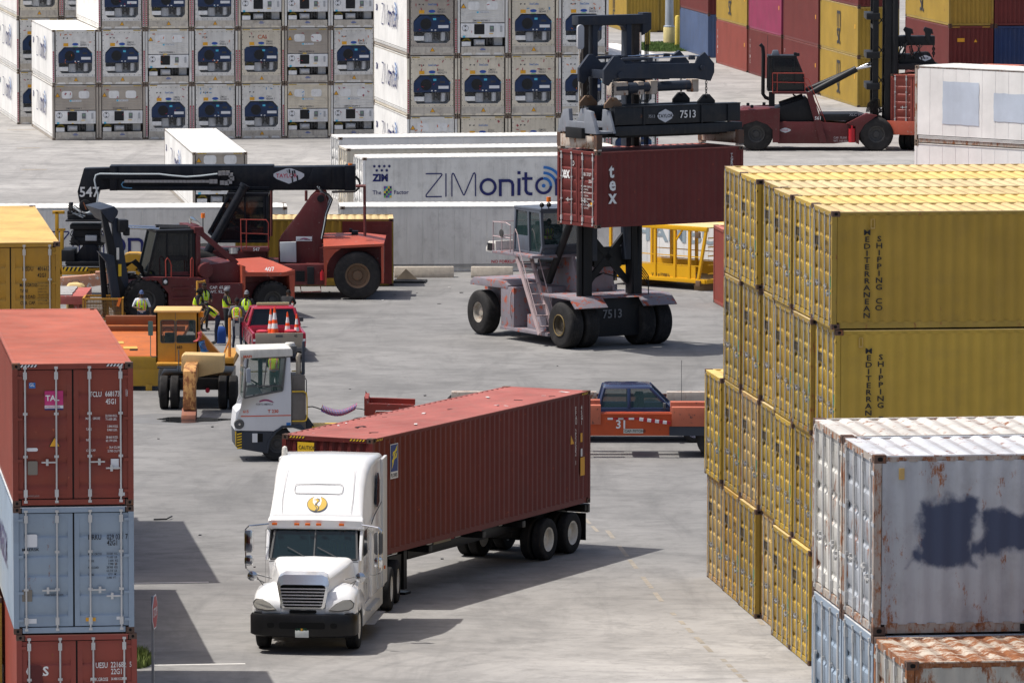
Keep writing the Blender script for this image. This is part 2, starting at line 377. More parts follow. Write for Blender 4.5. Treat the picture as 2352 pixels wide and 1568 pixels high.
PC = {
 'maroon': paint('maroon', '#672a27', dirt=.13, chips=.25, chipcol=(.28,.06,.03,1)),
 'brown':  paint('brown', '#7e3a2e', dirt=.2, chips=.15, chipcol=(.35,.1,.05,1)),
 'oxide':  paint('oxide', '#8a4238', dirt=.2, rust=.1),
 'yellow': paint('yellow', '#a28433', dirt=.15, rust=.08),
 'yellowb': paint('yellowb', '#a38a3c', dirt=.32, rust=.16),
 'yellowc': paint('yellowc', '#b0923a', dirt=.15, rust=.04),
 'sand':   paint('sand', '#b5995e', dirt=.25, rust=.12),
 'ochre':  paint('ochre', '#a98436', dirt=.22),
 'skyblue': paint('skyblue', '#8b9aa9', dirt=.15, rust=.12),
 'greyblue': paint('greyblue', '#8d959e', dirt=.3, rust=.3),
 'rustywhite': paint('rustywhite', '#c6c4bd', dirt=.3, rust=.5),
 'white':  paint('white', '#e4e3df', dirt=.08, rough=.55),
 'offwhite': paint('offwhite', '#d4cbb8', dirt=.45, dirtcol=(.30,.25,.18,1), rough=.6),
 'taupe':  paint('taupe', '#aba296', dirt=.3, dirtcol=(.16,.13,.11,1), rough=.6),
 'grey':   paint('grey', '#d9d7d1', dirt=.34, rough=.55),
 'blue':   paint('blue', '#23375f', dirt=.22, chips=.1),
 'steelblue': paint('steelblue', '#4b5c7c', dirt=.3),
 'magenta': paint('magenta', '#8c3052', dirt=.3),
}
def hazard(b, x0, x1, z0, z1, y, n=5, mi=1, mb=0):
    """black and yellow slanted stripes on the plane y"""
    b.add([(x0,y,z0),(x1,y,z0),(x1,y,z1),(x0,y,z1)], [(0,1,2,3)], mb); w_ = (x1-x0)/n
    for i in range(n):
        a_ = x0 + i*w_; b.add([(a_,y-.001,z0),(a_+w_*.5,y-.001,z0),(a_+w_,y-.001,z1),(a_+w_*.5,y-.001,z1)], [(0,1,2,3)], mi)
FRAME = {'paint_rustywhite': mat('frame_rusty_white', '#a79f94', .7, dirt=.3, rust=.75, scale=2), 'paint_rustygrey': mat('frame_rusty_grey', '#a09890', .7, dirt=.3, rust=.8, scale=2), 'paint_rustybrown': mat('frame_rusty_brown', '#9a8a7c', .7, dirt=.3, rust=1.25, scale=2),
 'paint_yellow': mat('frame_yellow_worn', '#9c8238', .5, dirt=.25, rust=.35, scale=2), 'paint_yellowb': mat('frame_yellow_rusty', '#98803a', .5, dirt=.3, rust=.6, scale=2), 'paint_sand': mat('frame_sand_rusty', '#a88a58', .6, dirt=.3, rust=.6, scale=2)}
def box_frame(root, L, H, pc, cast=True, tunnels=True, deck=.0):
    b = MB(); p = .11
    for sx in (-1, 1):
        for y0, y1 in ((0, p), (L-p, L)): b.bx(sx*W2-(p if sx > 0 else 0), sx*W2+(p if sx < 0 else 0), y0, y1, .118, H-.118)
        x0 = sx*(W2-.03); b.bx(min(x0-sx*.06, x0), max(x0-sx*.06, x0), p, L-p, H-.10, H-.03)
        b.bx(min(x0-sx*.05, x0), max(x0-sx*.05, x0), .17, L-.17, .02, .165)
    b.bx(-W2+.18, W2-.18, .005, .10, .02, .13); b.bx(-W2+.18, W2-.18, .0, .10, H-.12, H-.02)
    b.bx(-W2+.18, W2-.18, L-.10, L-.005, .02, .13); b.bx(-W2+.18, W2-.18, L-.10, L, H-.12, H-.02)
    b.build('frame', FRAME.get(pc.name, pc), root, bevel=0)
    u = MB(); u.bx(-W2+.08, W2-.08, .17, L-.17, .10, .13); u.build('floor', M_under, root)
    for sx in (-1, 1):
        for yy in (0, L-.178):
            for zz in (0, H-.118):
                c_ = MB(); x0, x1 = (sx*W2-.162, sx*W2) if sx > 0 else (sx*W2, sx*W2+.162)
                c_.bx(x0, x1, yy, yy+.178, zz, zz+.118); e = -.001 if yy == 0 else L + .001
                cx = (x0+x1)/2; c_.prism(rrect(.055, .06, .02, 2, cx, zz+.059), min(e, e+.002), max(e, e+.002), 'y', 1)
                fx = sx*(W2+.001); c_.prism(rrect(.075, .06, .02, 2, yy+.089, zz+.059), fx-.001, fx+.001, 'x', 1)
                if cast: c_.build('corner_casting', [M_cast if cast is True else cast, M_hole], root)
def door_end(root, L, H, pc, hinge=True, rod=None, flip=False):
    """two ribbed leaves with lock rods on the y=0 end"""
    rod = rod or M_rod
    zb, zt = .14, H-.13; wd = W2-.10
    bk = MB(); bk.bx(-wd-.012, wd+.012, .076, .095, zb-.012, zt+.012); bk.build('door_gasket', M_black, root)
    for sx in (-1, 1):
        d = MB(); x0, x1 = (.018, wd-.012) if sx > 0 else (-wd+.012, -.018)
        n = 5; prof = [(.035, zb+.01), (.035, zb+.16)]
        hh = (zt-zb-.32)/n
        for i in range(n):
            z0 = zb+.16+i*hh; prof += [(.035, z0+hh*.12), (.066, z0+hh*.22), (.066, z0+hh*.34), (.035, z0+hh*.46)]
        prof += [(.035, zt-.01)]
        m0, m1 = (x0+.10, x1-.10)
        d.sheet([(m0, y, z) for y, z in prof], (m1-m0, 0, 0))
        d.bx(x0, m0, .03, .055, zb+.01, zt-.01); d.bx(m1, x1, .03, .055, zb+.01, zt-.01)
        d.bx(m0, m1, .0305, .05, zb+.01, zb+.08); d.bx(m0, m1, .0305, .05, zt-.08, zt-.01)
        do = d.build('door', pc, root)
        for k, fx in enumerate((.30, .86)):
            x = sx*wd*fx; r_ = MB(); r_.cyl((x, .0, zb-.06), (x, .0, zt+.06), .019, n=8)
            for z in (zb-.05, zt+.04): r_.box((x, .003, z), (.07, .05, .05))
            for z in (zb+.12, zt-.12): r_.box((x, .008, z), (.075, .05, .15))
            for fz in (.33, .66): r_.box((x, .01, zb+(zt-zb)*fz), (.09, .04, .05))
            r_.build('lock_rod', rod, do)
            if (k == 0) or sx > 0:
                zz = zb + (.55 if k == 0 else .42)*1.0 + .2; h_ = MB(); dx = .19 if (k == 0) != (sx < 0) else -.19
                h_.bar((x, -.02, zz), (x + dx*1.6, -.02, zz), .022, .03); h_.box((x+dx*1.0, -.012, zz), (.05, .04, .13))
                h_.build('handle', rod, do)
        if hinge:
            for fz in (.06, .30, .62, .94):
                h_ = MB(); z = zb+(zt-zb)*fz; h_.box((sx*(wd+.0), .012, z), (.20, .03, .055)); h_.build('hinge', pc, do)
def std_parts(root, L, H, pc, doors=True, rear=True, mid=None, cast=True, rod=None, roofc=None):
    pc2 = pc
    box_frame(root, L, H, pc, cast)
    cs = corr(.12, L-.12, .278, .036)
    for sx in (-1, 1):
        b = MB(); b.sheet([(sx*(W2-.012-d), y, .15) for y, d in cs], (0, 0, H-.24)); b.build('side_wall', pc2, root)
    r_ = MB(); rs = corr(.14, L-.14, .30, .028)
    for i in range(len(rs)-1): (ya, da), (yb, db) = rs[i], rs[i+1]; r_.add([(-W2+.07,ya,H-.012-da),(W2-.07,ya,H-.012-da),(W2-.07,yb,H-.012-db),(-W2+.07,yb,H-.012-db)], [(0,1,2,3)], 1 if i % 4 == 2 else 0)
    r_.bx(-W2+.14, W2-.14, .0, .14, H-.02, H-.008); r_.bx(-W2+.14, W2-.14, L-.14, L, H-.02, H-.008)
    for sx in (-1, 1): r_.bx(min(sx*(W2-.075), sx*(W2-.02)), max(sx*(W2-.075), sx*(W2-.02)), .18, L-.18, H-.03, H-.010)
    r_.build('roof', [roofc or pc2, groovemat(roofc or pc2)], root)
    for k, (y0, s_) in enumerate(((L-.02, -1), (.02, 1))):
        if k == 1 and doors: break
        e = MB(); ce = corr(-W2+.12, W2-.12, .25, .045); e.sheet([(x, y0+s_*d, .12) for x, d in ce], (0, 0, H-.23)); e.build('end_wall', pc2, root)
    if doors: door_end(root, L, H, pc, rod=rod)
def std_box(L, H, c, doors=True, cast=True, rod=None):
    key = ('std', L, H, c, doors, str(cast), str(rod))
    if key not in PROTO:
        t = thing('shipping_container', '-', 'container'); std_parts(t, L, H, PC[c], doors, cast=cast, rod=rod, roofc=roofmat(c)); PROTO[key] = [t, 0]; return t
    return copy_tree(PROTO[key][0])
def put(t, corner, world, rz, label=None, group=None, name=None):
    """move thing t so that its local point `corner` lands on the world point"""
    t.rotation_euler = (0, 0, rz); v = Matrix.Rotation(rz, 3, 'Z') @ Vector(corner)
    t.location = Vector(world) - v
    if label: t['label'] = label
    if group: t['group'] = group
    if name: t.name = name
    return t
# ------------------------------------------------------------------ refrigerated containers
M_unit = mat('unit_navy', '#1d3152', .5, dirt=.2, scale=2)
M_unitw = mat('unit_white', '#e2e2e0', .55, dirt=.25, scale=2)
M_fan = flat('fan_black', (.015,.016,.018), .5)
M_rec = mat('recess_grey', (.50,.51,.52), .6, dirt=.4, scale=3)
M_dk = mat('machinery_dark', (.05,.05,.05), .5, dirt=.2, scale=3)
M_red = flat('warning_red', (.38,.03,.05), .5)
M_or = flat('label_orange', (.72,.36,.03), .5)
M_lblue = flat('logo_blue', (.03,.09,.36), .5)
M_lwht = flat('label_white', (.68,.69,.70), .5)
M_cyan = flat('tag_cyan', (.08,.45,.62), .5); M_green = flat('tag_green', (.1,.5,.2), .5)
M_navy = flat('lettering_navy', srgb('#22275f')[:3], .5); M_bright = flat('lettering_bright_blue', srgb('#2f6eb3')[:3], .5)
M_ltxt = flat('lettering_grey', (.10,.10,.11), .6)
def octa(x0, x1, z0, z1, c, cb=None):
    cb = c if cb is None else cb
    return [(x0+cb, z0), (x1-cb, z0), (x1, z0+cb), (x1, z1-c), (x1-c, z1), (x0+c, z1), (x0, z1-c), (x0, z0+cb)]
def tri(cx, z, s): return [(cx-s/2, z), (cx+s/2, z), (cx, z+s*.87)]
def put_poly(parent, name, polys, y, mats):
    b = MB()
    for k, (p, mi) in enumerate(polys): b.add([(q[0], y-.0008*k, q[1]) for q in p], [tuple(range(len(p)))], mi)
    return b.build(name, mats, parent, fix=False)
def circ(cx, cz, r, n=18, sx=1): return [(cx+r*sx*cos(2*pi*i/n), cz+r*sin(2*pi*i/n)) for i in range(n)]
def reefer_body(root, L, H, pc, pcside):
    box_frame(root, L, H, pc, M_castp if 'M_castp' in globals() else True)
    for sx in (-1, 1):
        b = MB(); line = []; n = int(L/.61); st = (L-.24)/n
        for i in range(n):
            y = .12+i*st; line += [(sx*(W2-.012), y, .3), (sx*(W2-.012), y+st-.03, .3), (sx*(W2-.022), y+st-.02, .3), (sx*(W2-.022), y+st-.01, .3)]
        line.append((sx*(W2-.012), L-.12, .3)); b.sheet(line, (0, 0, H-.39))
        for z in (.17, .21, .25): b.bx(min(sx*(W2-.03), sx*(W2-.004)), max(sx*(W2-.03), sx*(W2-.004)), .18, L-.18, z, z+.022)
        b.build('side_wall', pcside, root)
    r_ = MB(); rs = corr(.14, L-.14, .30, .012); r_.sheet([(-W2+.07, y, H-.008-d) for y, d in rs], (2*W2-.14, 0, 0))
    for sx in (-1, 1): r_.bx(min(sx*(W2-.08), sx*(W2-.01)), max(sx*(W2-.08), sx*(W2-.01)), .18, L-.18, H-.04, H-.006)
    r_.bx(-W2+.14, W2-.14, .0, .15, H-.02, H-.005); r_.build('roof', roofmat('white'), root)
    e = MB(); e.bx(-W2+.1, W2-.1, L-.06, L-.03, .12, H-.1); e.build('end_wall', pcside, root)
M_castp = mat('casting_painted', (.22,.17,.13), .7, dirt=.3, rust=.4, scale=2)
def feet(root, pc):
    b = MB()
    b.prism([(-W2+.17,.13),(W2-.17,.13),(W2-.17,.42),(-W2+.17,.42)], .0, .05, 'y')
    for cx in (-.45, .45): b.prism([(cx-.06,.02),(cx+.06,.02),(cx+.12,.14),(cx-.12,.14)], .002, .05, 'y')
    for sx in (-1, 1):
        q = [(sx*(W2-.17), .02), (sx*(W2-.20), .02), (sx*(W2-.34), .14), (sx*(W2-.17), .14)]; b.prism(q if sx < 0 else q[::-1], .003, .05, 'y')
    b.build('bottom_beam', M_dirtybeam, root)
def hz_pair(root, H):
    for x in (-W2+.22, W2-.62):
        b = MB(); hazard(b, x, x+.40, H-.075, H-.025, -.002, 6); b.build('hazard_marking', [M_blk, M_hz_y], root, fix=False)
def strips(root, H):
    for sx in (-1, 1):
        b = MB(); x = sx*(W2-.055); b.add([(x-.035,-.003,.16),(x+.035,-.003,.16),(x+.035,-.003,H*.61),(x-.035,-.003,H*.61)], [(0,1,2,3)]); n = 14
        for i in range(n):
            z = .2+(H*.61-.24)*i/n; b.add([(x-.017,-.0035,z),(x+.017,-.0035,z),(x+.017,-.0035,z+.05),(x-.017,-.0035,z+.05)], [(0,1,2,3)], 1)
        b.build('warning_strip', [M_red, M_lwht], root, fix=False)
def unit_carrier(root, H, pc, v=0):
    p = MB(); w = W2-.18
    p.bx(-w, w, .03, .05, 1.98, H-.12); hole = octa(-.88, .88, .60, 1.98, .001, .16)
    p.bx(-w, -.88, .03, .05, .42, 1.98); p.bx(.88, w, .03, .05, .42, 1.98); p.bx(-.88, .88, .03, .05, .42, .60)
    for sx in (-1, 1):
        q = [(sx*.88,.60),(sx*.88,.76),(sx*.72,.60)]; p.prism(q if sx < 0 else q[::-1], .03, .05, 'y')
        q = [(sx*.88,1.98),(sx*.60,1.98),(sx*.88,1.68)]; p.prism(q if sx < 0 else q[::-1], .03, .05, 'y')
    for i in range(9):
        for sx in (-1, 1): p.box((sx*(w-.04), .028, .5+i*.26), (.03,.012,.03), 1)
    for i in range(8): p.box((-.9+i*.257, .028, H-.16), (.03,.012,.03), 1); p.box((-.9+i*.257, .028, .5), (.03,.012,.03), 1)
    p.build('end_panel', [pc, M_dk], root)
    r_ = MB(); r_.bx(-.9, .9, .45, .47, .5, 2.0); r_.bx(-.9,.9,.05,.47,.56,.6); r_.build('recess', M_rec, root)
    c = MB(); c.prism(octa(-.90, .88, 1.15, 1.93, .32 if v == 0 else .12, .02), .0, .3, 'y'); cv = c.build('unit_cover', M_unit, root, bevel=.012)
    f = MB(); f.lathe([(.0,-.012),(.06,-.02),(.07,-.012),(.20,-.006),(.25,-.02),(.27,-.02),(.27,.0)], (-.30 if v == 0 else -.12, 0, 1.52), 'y', 20); f.build('fan', M_fan, cv)
    d = [([(.30,1.32),(.80,1.32),(.80,1.46),(.30,1.46)], 0), ([(.38,1.60),(.62,1.60),(.62,1.70),(.38,1.70)], 1), ([(.05,1.70),(.2,1.70),(.2,1.8),(.05,1.8)], 2),
         ([(-.05,1.20),(.02,1.20),(.02,1.26),(-.05,1.26)], 0), ([(.12,1.20),(.20,1.20),(.20,1.25),(.12,1.25)], 0), ([(-.15,1.85),(.0,1.85),(.0,1.9),(-.15,1.9)], 3), ([(.2,1.85),(.38,1.85),(.38,1.9),(.2,1.9)], 3),
         ([(.86,1.56),(.9,1.6),(.86,1.66)], 2)]
    put_poly(cv, 'unit_label', d, -.004, [M_lwht, M_dk, M_cyan, M_blk])
    b = MB(); b.bx(-.88, -.38, .04, .3, .72, .94); b.build('cable_box', M_unitw, root, bevel=.01)
    t = MB(); t.tube([(-.8,.1,.96),(-.7,.1,1.08),(-.5,.12,1.08),(-.38,.1,.98)], .035, 6); t.tube([(-.76,.1,.96),(-.66,.1,1.03),(-.5,.12,1.03),(-.42,.1,.96)], .03, 6); t.build('power_cable', mat('cable_dark', (.09,.08,.03), .6, dirt=.1) if v else M_dk, root)
    t = MB()
    for (a, q, rr_) in (((.12,.1,1.15),(.1,.1,.78),.045),((.22,.1,1.15),(.3,.1,.80),.03),((.34,.1,1.1),(.33,.1,.75),.05),((.40,.1,1.05),(.22,.1,.95),.025),((.1,.1,.95),(.28,.1,.88),.03)): t.cyl(a, q, rr_, n=7)
    t.tube([(.5,.1,.75),(.62,.08,.68),(.76,.1,.76),(.74,.1,1.1)], .018, 6); t.build('pipes', M_dk, root)
    t = MB(); t.cyl((.55,.2,.70), (.55,.2,1.12), .13, n=12); t.build('receiver', M_rec, root)
    t = MB(); t.bx(-.36,.05,.2,.45,.62,1.12); t.build('compressor', M_rec, root, bevel=.08)
    for k, cx in enumerate((-.52, .52)):   # round fresh-air vent and access plate
        b = MB(); b.lathe([(0,-.006),(.20,-.006),(.235,.0),(.235,.01)], (cx, .03, 2.46), 'y', 16, 0)
        for i in range(4): a = R(45+90*i); b.box((cx+.27*cos(a), .026, 2.46+.23*sin(a)), (.09,.012,.05), 0)
        vo = b.build('vent_plate', pc, root)
        if k == 0: put_poly(vo, 'vent_slots', [([(cx+.13*cos(R(a)), 2.46+.13*sin(R(a))) for a in (20,0,-20)]+[(cx+.03,2.45)], 0), ([(cx-.13*cos(R(a)), 2.46+.13*sin(R(a))) for a in (-20,0,20)]+[(cx-.03,2.47)], 0)], .02, [M_dk])
    put_poly(root, 'end_label', [([(-.63,2.02),(-.37,2.02),(-.37,2.19),(-.63,2.19)], 0)], .026, [M_or])
    put_poly(root, 'emblem_plate', [(circ(.0, 2.13, .075, 16, 2.2), 0), ([(-.12,2.00),(.12,2.00),(.12,2.03),(-.12,2.03)], 1)], .026, [M_lblue, M_green])
    put_poly(root, 'end_label', [(tri(.02, .19, .24), 1), (tri(.02, .20, .20), 0)], -.004, [M_or, M_blk])
def unit_starcool(root, H, pc, v=0):
    w = W2-.15; p = MB(); prof = [(.03, 1.58)]
    for z in (1.72, 1.86, 2.00, 2.14, 2.64): prof += [(.03, z), (.018, z+.01), (.018, z+.02), (.03, z+.03)]
    prof.append((.03, H-.10)); p.sheet([(-w, y, z) for y, z in prof], (2*w, 0, 0)); p.build('end_panel', pc, root)
    q = MB(); q.bx(-w, w, .0, .3, .88, 1.54); q.bx(-w, w, -.01, .02, .86, .90); uc = q.build('unit_cover', M_unitw, root, bevel=.012)
    f = MB(); f.prism(rrect(.50,.50,.03,2,-.17,1.26), -.008, .0, 'y'); f.lathe([(0,-.02),(.19,-.01),(.21,-.024),(.225,-.024),(.225,0)], (-.17,0,1.26), 'y', 20); f.build('fan', M_fan, uc)
    put_poly(uc, 'vent_cover', [(circ(-.85,1.31,.16), 1), (circ(-.85,1.31,.145), 0)] + [([(-.85+.13*cos(R(a)), 1.31+.13*sin(R(a))) for a in (60,80,100,120)]+[(-.85,1.35)], 1), ([(-.85+.13*cos(R(a)), 1.31+.13*sin(R(a))) for a in (240,260,280,300)]+[(-.85,1.27)], 1)], -.004, [M_lwht, M_dk])
    c = MB(); c.bx(.34,.54,-.03,0,1.13,1.42); c.build('control_panel', flat('panel_grey', (.16,.17,.18), .4), uc)
    put_poly(uc, 'unit_label', [([(.38,1.27),(.50,1.27),(.50,1.37),(.38,1.37)], 2), ([(.84,1.12),(.94,1.12),(.94,1.42),(.84,1.42)], 3), ([(-.98,.86),(-.86,.86),(-.86,.95),(-.98,.95)], 1), ([(.3,1.03),(.5,1.03),(.5,1.06),(.3,1.06)], 4), ([(-.27,1.55),(-.07,1.55),(-.07,1.60),(-.27,1.60)], 4), ([(-.2,.87),(-.1,.87),(-.1,.9),(-.2,.9)], 4)], -.034, [M_blk, M_cyan, flat('lcd_green', (.2,.3,.22), .3), flat('plate_grey', (.4,.41,.42), .5), M_hz_y])
    r_ = MB(); r_.bx(-w, w, .5, .52, .4, .9); r_.bx(-w,w,.05,.52,.40,.44); r_.build('recess', M_dk, root)
    b = MB(); b.bx(-1.02, -.58, .03, .3, .44, .66); b.build('cable_box', M_unitw, root, bevel=.01)
    t = MB(); t.tube([(-1.0,.12,.68),(-.85,.1,.80),(-.7,.1,.8),(-.58,.12,.7)], .028, 6); t.tube([(-.98,.08,.68),(-.84,.1,.74),(-.7,.1,.75),(-.6,.08,.68)], .024, 6)
    t.build('power_cable', mat('cable_yellow', (.20,.15,.02), .6, dirt=.1), root)
    t = MB(); t.bx(-.40,.12,.15,.45,.46,.76); t.cyl((-.34,.15,.62),(.08,.15,.62),.13,n=12); t.build('compressor', M_rec, root, bevel=.02)
    t = MB()
    for (a, q_, rr_) in (((.22,.15,.85),(.22,.15,.5),.06),((.36,.15,.85),(.40,.15,.55),.045),((.2,.12,.7),(.46,.12,.66),.03),((.48,.12,.86),(.5,.12,.5),.03)): t.cyl(a, q_, rr_, n=7)
    t.build('pipes', M_dk, root)
    t = MB(); t.bx(.58,1.0,.3,.45,.46,.84); t.build('side_plate', M_rec, root)
    for cx in (-.44, .46): 
        b = MB(); b.prism(rrect(.56,.40,.12,3,cx,2.39), .010, .03, 'y'); b.build('vent_plate', M_unitw, root)
    put_poly(root, 'end_label', [(tri(-.94,2.27,.26), 1), (tri(-.94,2.285,.21), 0)], .008, [M_or, M_blk])
    put_poly(root, 'end_label', [([(-.32,2.02),(.32,2.02),(.32,2.12),(-.32,2.12)], 0), ([(-.3,2.03),(-.2,2.03),(-.2,2.11),(-.3,2.11)], 1)], .008, [M_lwht, M_cyan])
    text('STAR COOL', .085, M_ltxt, root, (-.16,.004,2.04), ROT_F, name='unit_lettering')
    put_poly(root, 'end_label', [([(-.16,.29),(.16,.29),(.10,.25),(-.10,.25)], 0), ([(-.1,.32),(.1,.32),(.06,.35),(-.08,.35)], 0)], -.004, [M_lblue])
def reefer(L, H, kind, c, cside, v=0):
    key = ('rf', L, H, kind, c, cside, v)
    if key in PROTO: return copy_tree(PROTO[key][0])
    t = thing('refrigerated_container', '-', 'container'); pc = PC[c]; ps = PC[cside]
    reefer_body(t, L, H, pc, ps)
    if kind == 'door': door_end(t, L, H, pc)
    else:
        feet(t, pc); hz_pair(t, H)
        if kind == 'carrier': strips(t, H); unit_carrier(t, H, pc, v)
        else: unit_starcool(t, H, pc, v)
    PROTO[key] = [t, 0]; return t
def marks(t, seed, kind):
    """coloured cable-tie tapes left round the vents, different on every container"""
    r = random.Random(seed); b = MB(); col = r.choice([0, 0, 1, 2]); k = r.randint(2, 6)
    for i in range(k):
        cx = r.choice((-.52, .52)) + r.choice((-.26, .26, 0)); cz = 2.44 + r.choice((.0, .2, -.2)); a = r.uniform(-.5, .5) + (pi/2 if r.random() < .5 else 0)
        b.box((cx, .0, cz), (.13, .004, .035), col, Matrix.Rotation(a, 3, 'Y'))
    for i in range(r.randint(0, 4)):
        b.box((r.uniform(-.7,.7), -.03, r.uniform(1.1, 1.6)), (.10, .004, .025), col, Matrix.Rotation(r.uniform(0,3), 3, 'Y'))
    b.build('tape_marks', [flat('tape_red', (.35,.03,.06), .5), flat('tape_blue', (.04,.25,.5), .5), flat('tape_orange', (.6,.15,.03), .5)], t)
def stroke(pts, wd):
    """flat polygon strip along a 2D polyline"""
    out = []
    for i in range(len(pts)-1):
        a, b = Vector(pts[i]), Vector(pts[i+1]); d = (b-a).normalized(); n = Vector((-d.y, d.x))*wd/2; e = d*wd*.12
        out.append([tuple(a-n-e), tuple(b-n+e), tuple(b+n+e), tuple(a+n-e)])
    return out
def zimonitor(parent, M, h):
    P = []
    def s_(p, w_=.05, mi=0): P.extend([([(x*h, y*h) for x, y in q], mi) for q in stroke(p, w_)])
    s_([(.02,1),(.70,1),(.74,.95),(.03,.08),(.04,.0),(.72,.0)]); s_([(.907,0),(.907,1)])
    s_([(1.17,0),(1.17,.93),(1.21,1.01),(1.26,.97),(1.68,.06),(1.72,.06),(2.12,.98),(2.17,1.02),(2.21,.94),(2.215,0)])
    s_(arc(2.77,.40,.32,0,360,24), .12)
    s_([(3.31,0),(3.31,.60)], .13); s_([(3.25,.66),(3.70,.66),(3.82,.60),(3.86,.48),(3.86,0)], .13)
    s_([(4.137,.03),(4.137,.74)], .14); s_([(4.137,.95),(4.137,1.05)], .14)
    s_([(4.44,1.0),(4.44,.22),(4.50,.11),(4.60,.07),(4.72,.07)], .13); s_([(4.28,.74),(4.72,.74)], .12)
    s_(arc(5.23,.42,.32,95,360,18), .12); s_(arc(5.23,.42,.32,0,90,8), .12, 1)
    P.append(([(x*h, y*h) for x, y in arc(5.23,.42,.085,0,330,11)], 1))
    s_(arc(5.23,.42,.56,5,90,8), .12, 1); s_(arc(5.23,.42,.80,15,90,8), .12, 1)
    s_([(5.80,0),(5.80,.62)], .13); s_([(5.76,.66),(6.10,.66)], .13)
    shape([(p, mi) for p, mi in P], None, parent, M, 'lettering', [M_navy, M_bright])
def zim_logo(parent, M, k=1.0):
    P = []
    for i, (x, y) in enumerate([(0,.42),(.22,.42),(.44,.42),(.66,.42),(.11,.24),(.33,.24),(.55,.24)]):
        for a0 in (90, 270): P.append([((x+.075*cos(R(a0+120*j)))*k, (y+.075*sin(R(a0+120*j)))*k) for j in range(3)])
    shape(P, None, parent, M, 'emblem', [M_navy])
    def tx(s_, size, u, v, m, bold, sx=1.0):
        loc = M @ Vector((u*k, v*k, 0)); q = M.to_3x3(); return text(s_, size*k, m, parent, loc, q.to_euler(), sx, bold)
    tx('ZIM', .42, -.06, -.22, M_navy, .05, .95)
    tx('The', .25, -.08, -.80, M_navy, .01); tx('Factor', .25, .86, -.80, M_navy, .01)
    P = []; cols = []
    for i in range(5):
        for j in range(4): P.append(([((.42+j*.085)*k, (-.95+i*.10)*k), ((.505+j*.085)*k, (-.95+i*.10)*k), ((.505+j*.085)*k, (-.85+i*.10)*k), ((.42+j*.085)*k, (-.85+i*.10)*k)], (i*3+j*2) % 5))
    shape(P, None, parent, M, 'emblem', [flat('z_green', (.15,.4,.1), .5), flat('z_yellow', (.7,.5,.05), .5), flat('z_purple', (.2,.04,.3), .5), M_navy, flat('z_teal', (.03,.3,.35), .5)])

ORD = ['first','second','third','fourth','fifth','sixth','seventh','eighth']
TIER = ['bottom tier','second tier','third tier','top tier']
# ---- far left block of refrigerated containers (nearest row of it)
yR = .1683; RL = Vector((-sin(yR), cos(yR), 0)); RR = Vector((cos(yR), sin(yR), 0))
def lbl(kind, c): return {'carrier': 'navy cooling unit', 'starcool': 'white cooling unit'}[kind]
R1T = [['s','s','c','c','c','s','s'], ['c','c','s','c','k','s','c'], [None,'c','k','c','s','s','s']]
R1C = [['taupe','taupe','grey','grey','grey','offwhite','grey'], ['grey','grey','grey','grey','offwhite','taupe','grey'], [None,'grey','offwhite','grey','offwhite','grey','grey']]
NUMS = ['883427 9','993978 8','902367 1','884654 0','545546 8','895508 9','882811 0','902383 1','902380 0','882449 7','883254 1','992899 3','889891 0','902544 9','994800 1','896012 7','993942 1','887843 8','886612 6','994686 3','891228 4','882017 5']
PRE = ['ZMOU','ZCLU','GMOU','ZMOU','CAIU','ZMOU','ZMOU']
def refrow(org, RRv, RLv, rz, TT, CC, tier_h, where, seed, pitch=2.47):
    n = 0
    for ti, row in enumerate(TT):
        for ci, k in enumerate(row):
            if not k: continue
            kind = 'starcool' if k == 's' else 'carrier'; c = CC[ti][ci]
            if k == 'd': kind = 'starcool'
            t = reefer(12.19, 2.896, kind, c, 'white' if (seed+ti) % 2 or True else c, 1 if k == 'k' else 0)
            r = random.Random(seed*100+ti*10+ci)
            p = org + RRv*(ci*pitch) + Vector((0,0,tier_h*ti)) + RRv*r.uniform(-.01,.01) + RLv*r.uniform(-.04,.04)
            look = {'taupe':'Dusty taupe-fronted','grey':'Pale grey-fronted','offwhite':'Stained cream-fronted'}[c] + ' refrigerated container with '+('navy' if kind=='carrier' else 'white')+' cooling unit'
            put(t, (-W2, 0, 0), p, rz, f'{look}, {TIER[ti]}, {ORD[ci]} column of {where}', 'refrigerated containers in the '+where)
            marks(t, seed*31+ti*7+ci, kind)
            num = NUMS[(seed*5+ti*7+ci) % len(NUMS)]; pr = PRE[(ti+ci) % 7]
            if kind == 'carrier':
                text(pr+'\n'+num, .14, M_ltxt, t, (.26,.024,2.17), ROT_F, .85, .008, line=.9)
                if k == 'k': text('CAI', .30, flat('lettering_rust', (.45,.12,.05), .5), t, (-.2,.022,2.36), ROT_F, 1, .02)
                elif r.random() < .5: text('SeaCube', .14, M_bright, t, (-.19,.022,2.42), ROT_F, .9, .01)
            else: text(pr+' '+num, .12, M_ltxt, t, (-.5,.014,1.63), ROT_F, 1.0, .008)
            if ci == 0:
                zimonitor(t, plane_x(-W2-.004, 9.2, 1.15, False), 1.0)
                text('ZIM', .4, M_navy, t, (-W2-.004, 11.3, 1.75), ROT_L, 1, .04)
            n += 1
refrow(Vector((-24.204, 319.99, 0)), RR, RL, yR, R1T, R1C, 2.92, 'far left block', 1)
p = at(41, 287.5)
refrow(p, RR, RL, yR, [['c','c'],['c','c'],['c','c']], [['grey','grey'],['grey','grey'],['offwhite','grey']], 2.92, 'rearmost left block', 2)
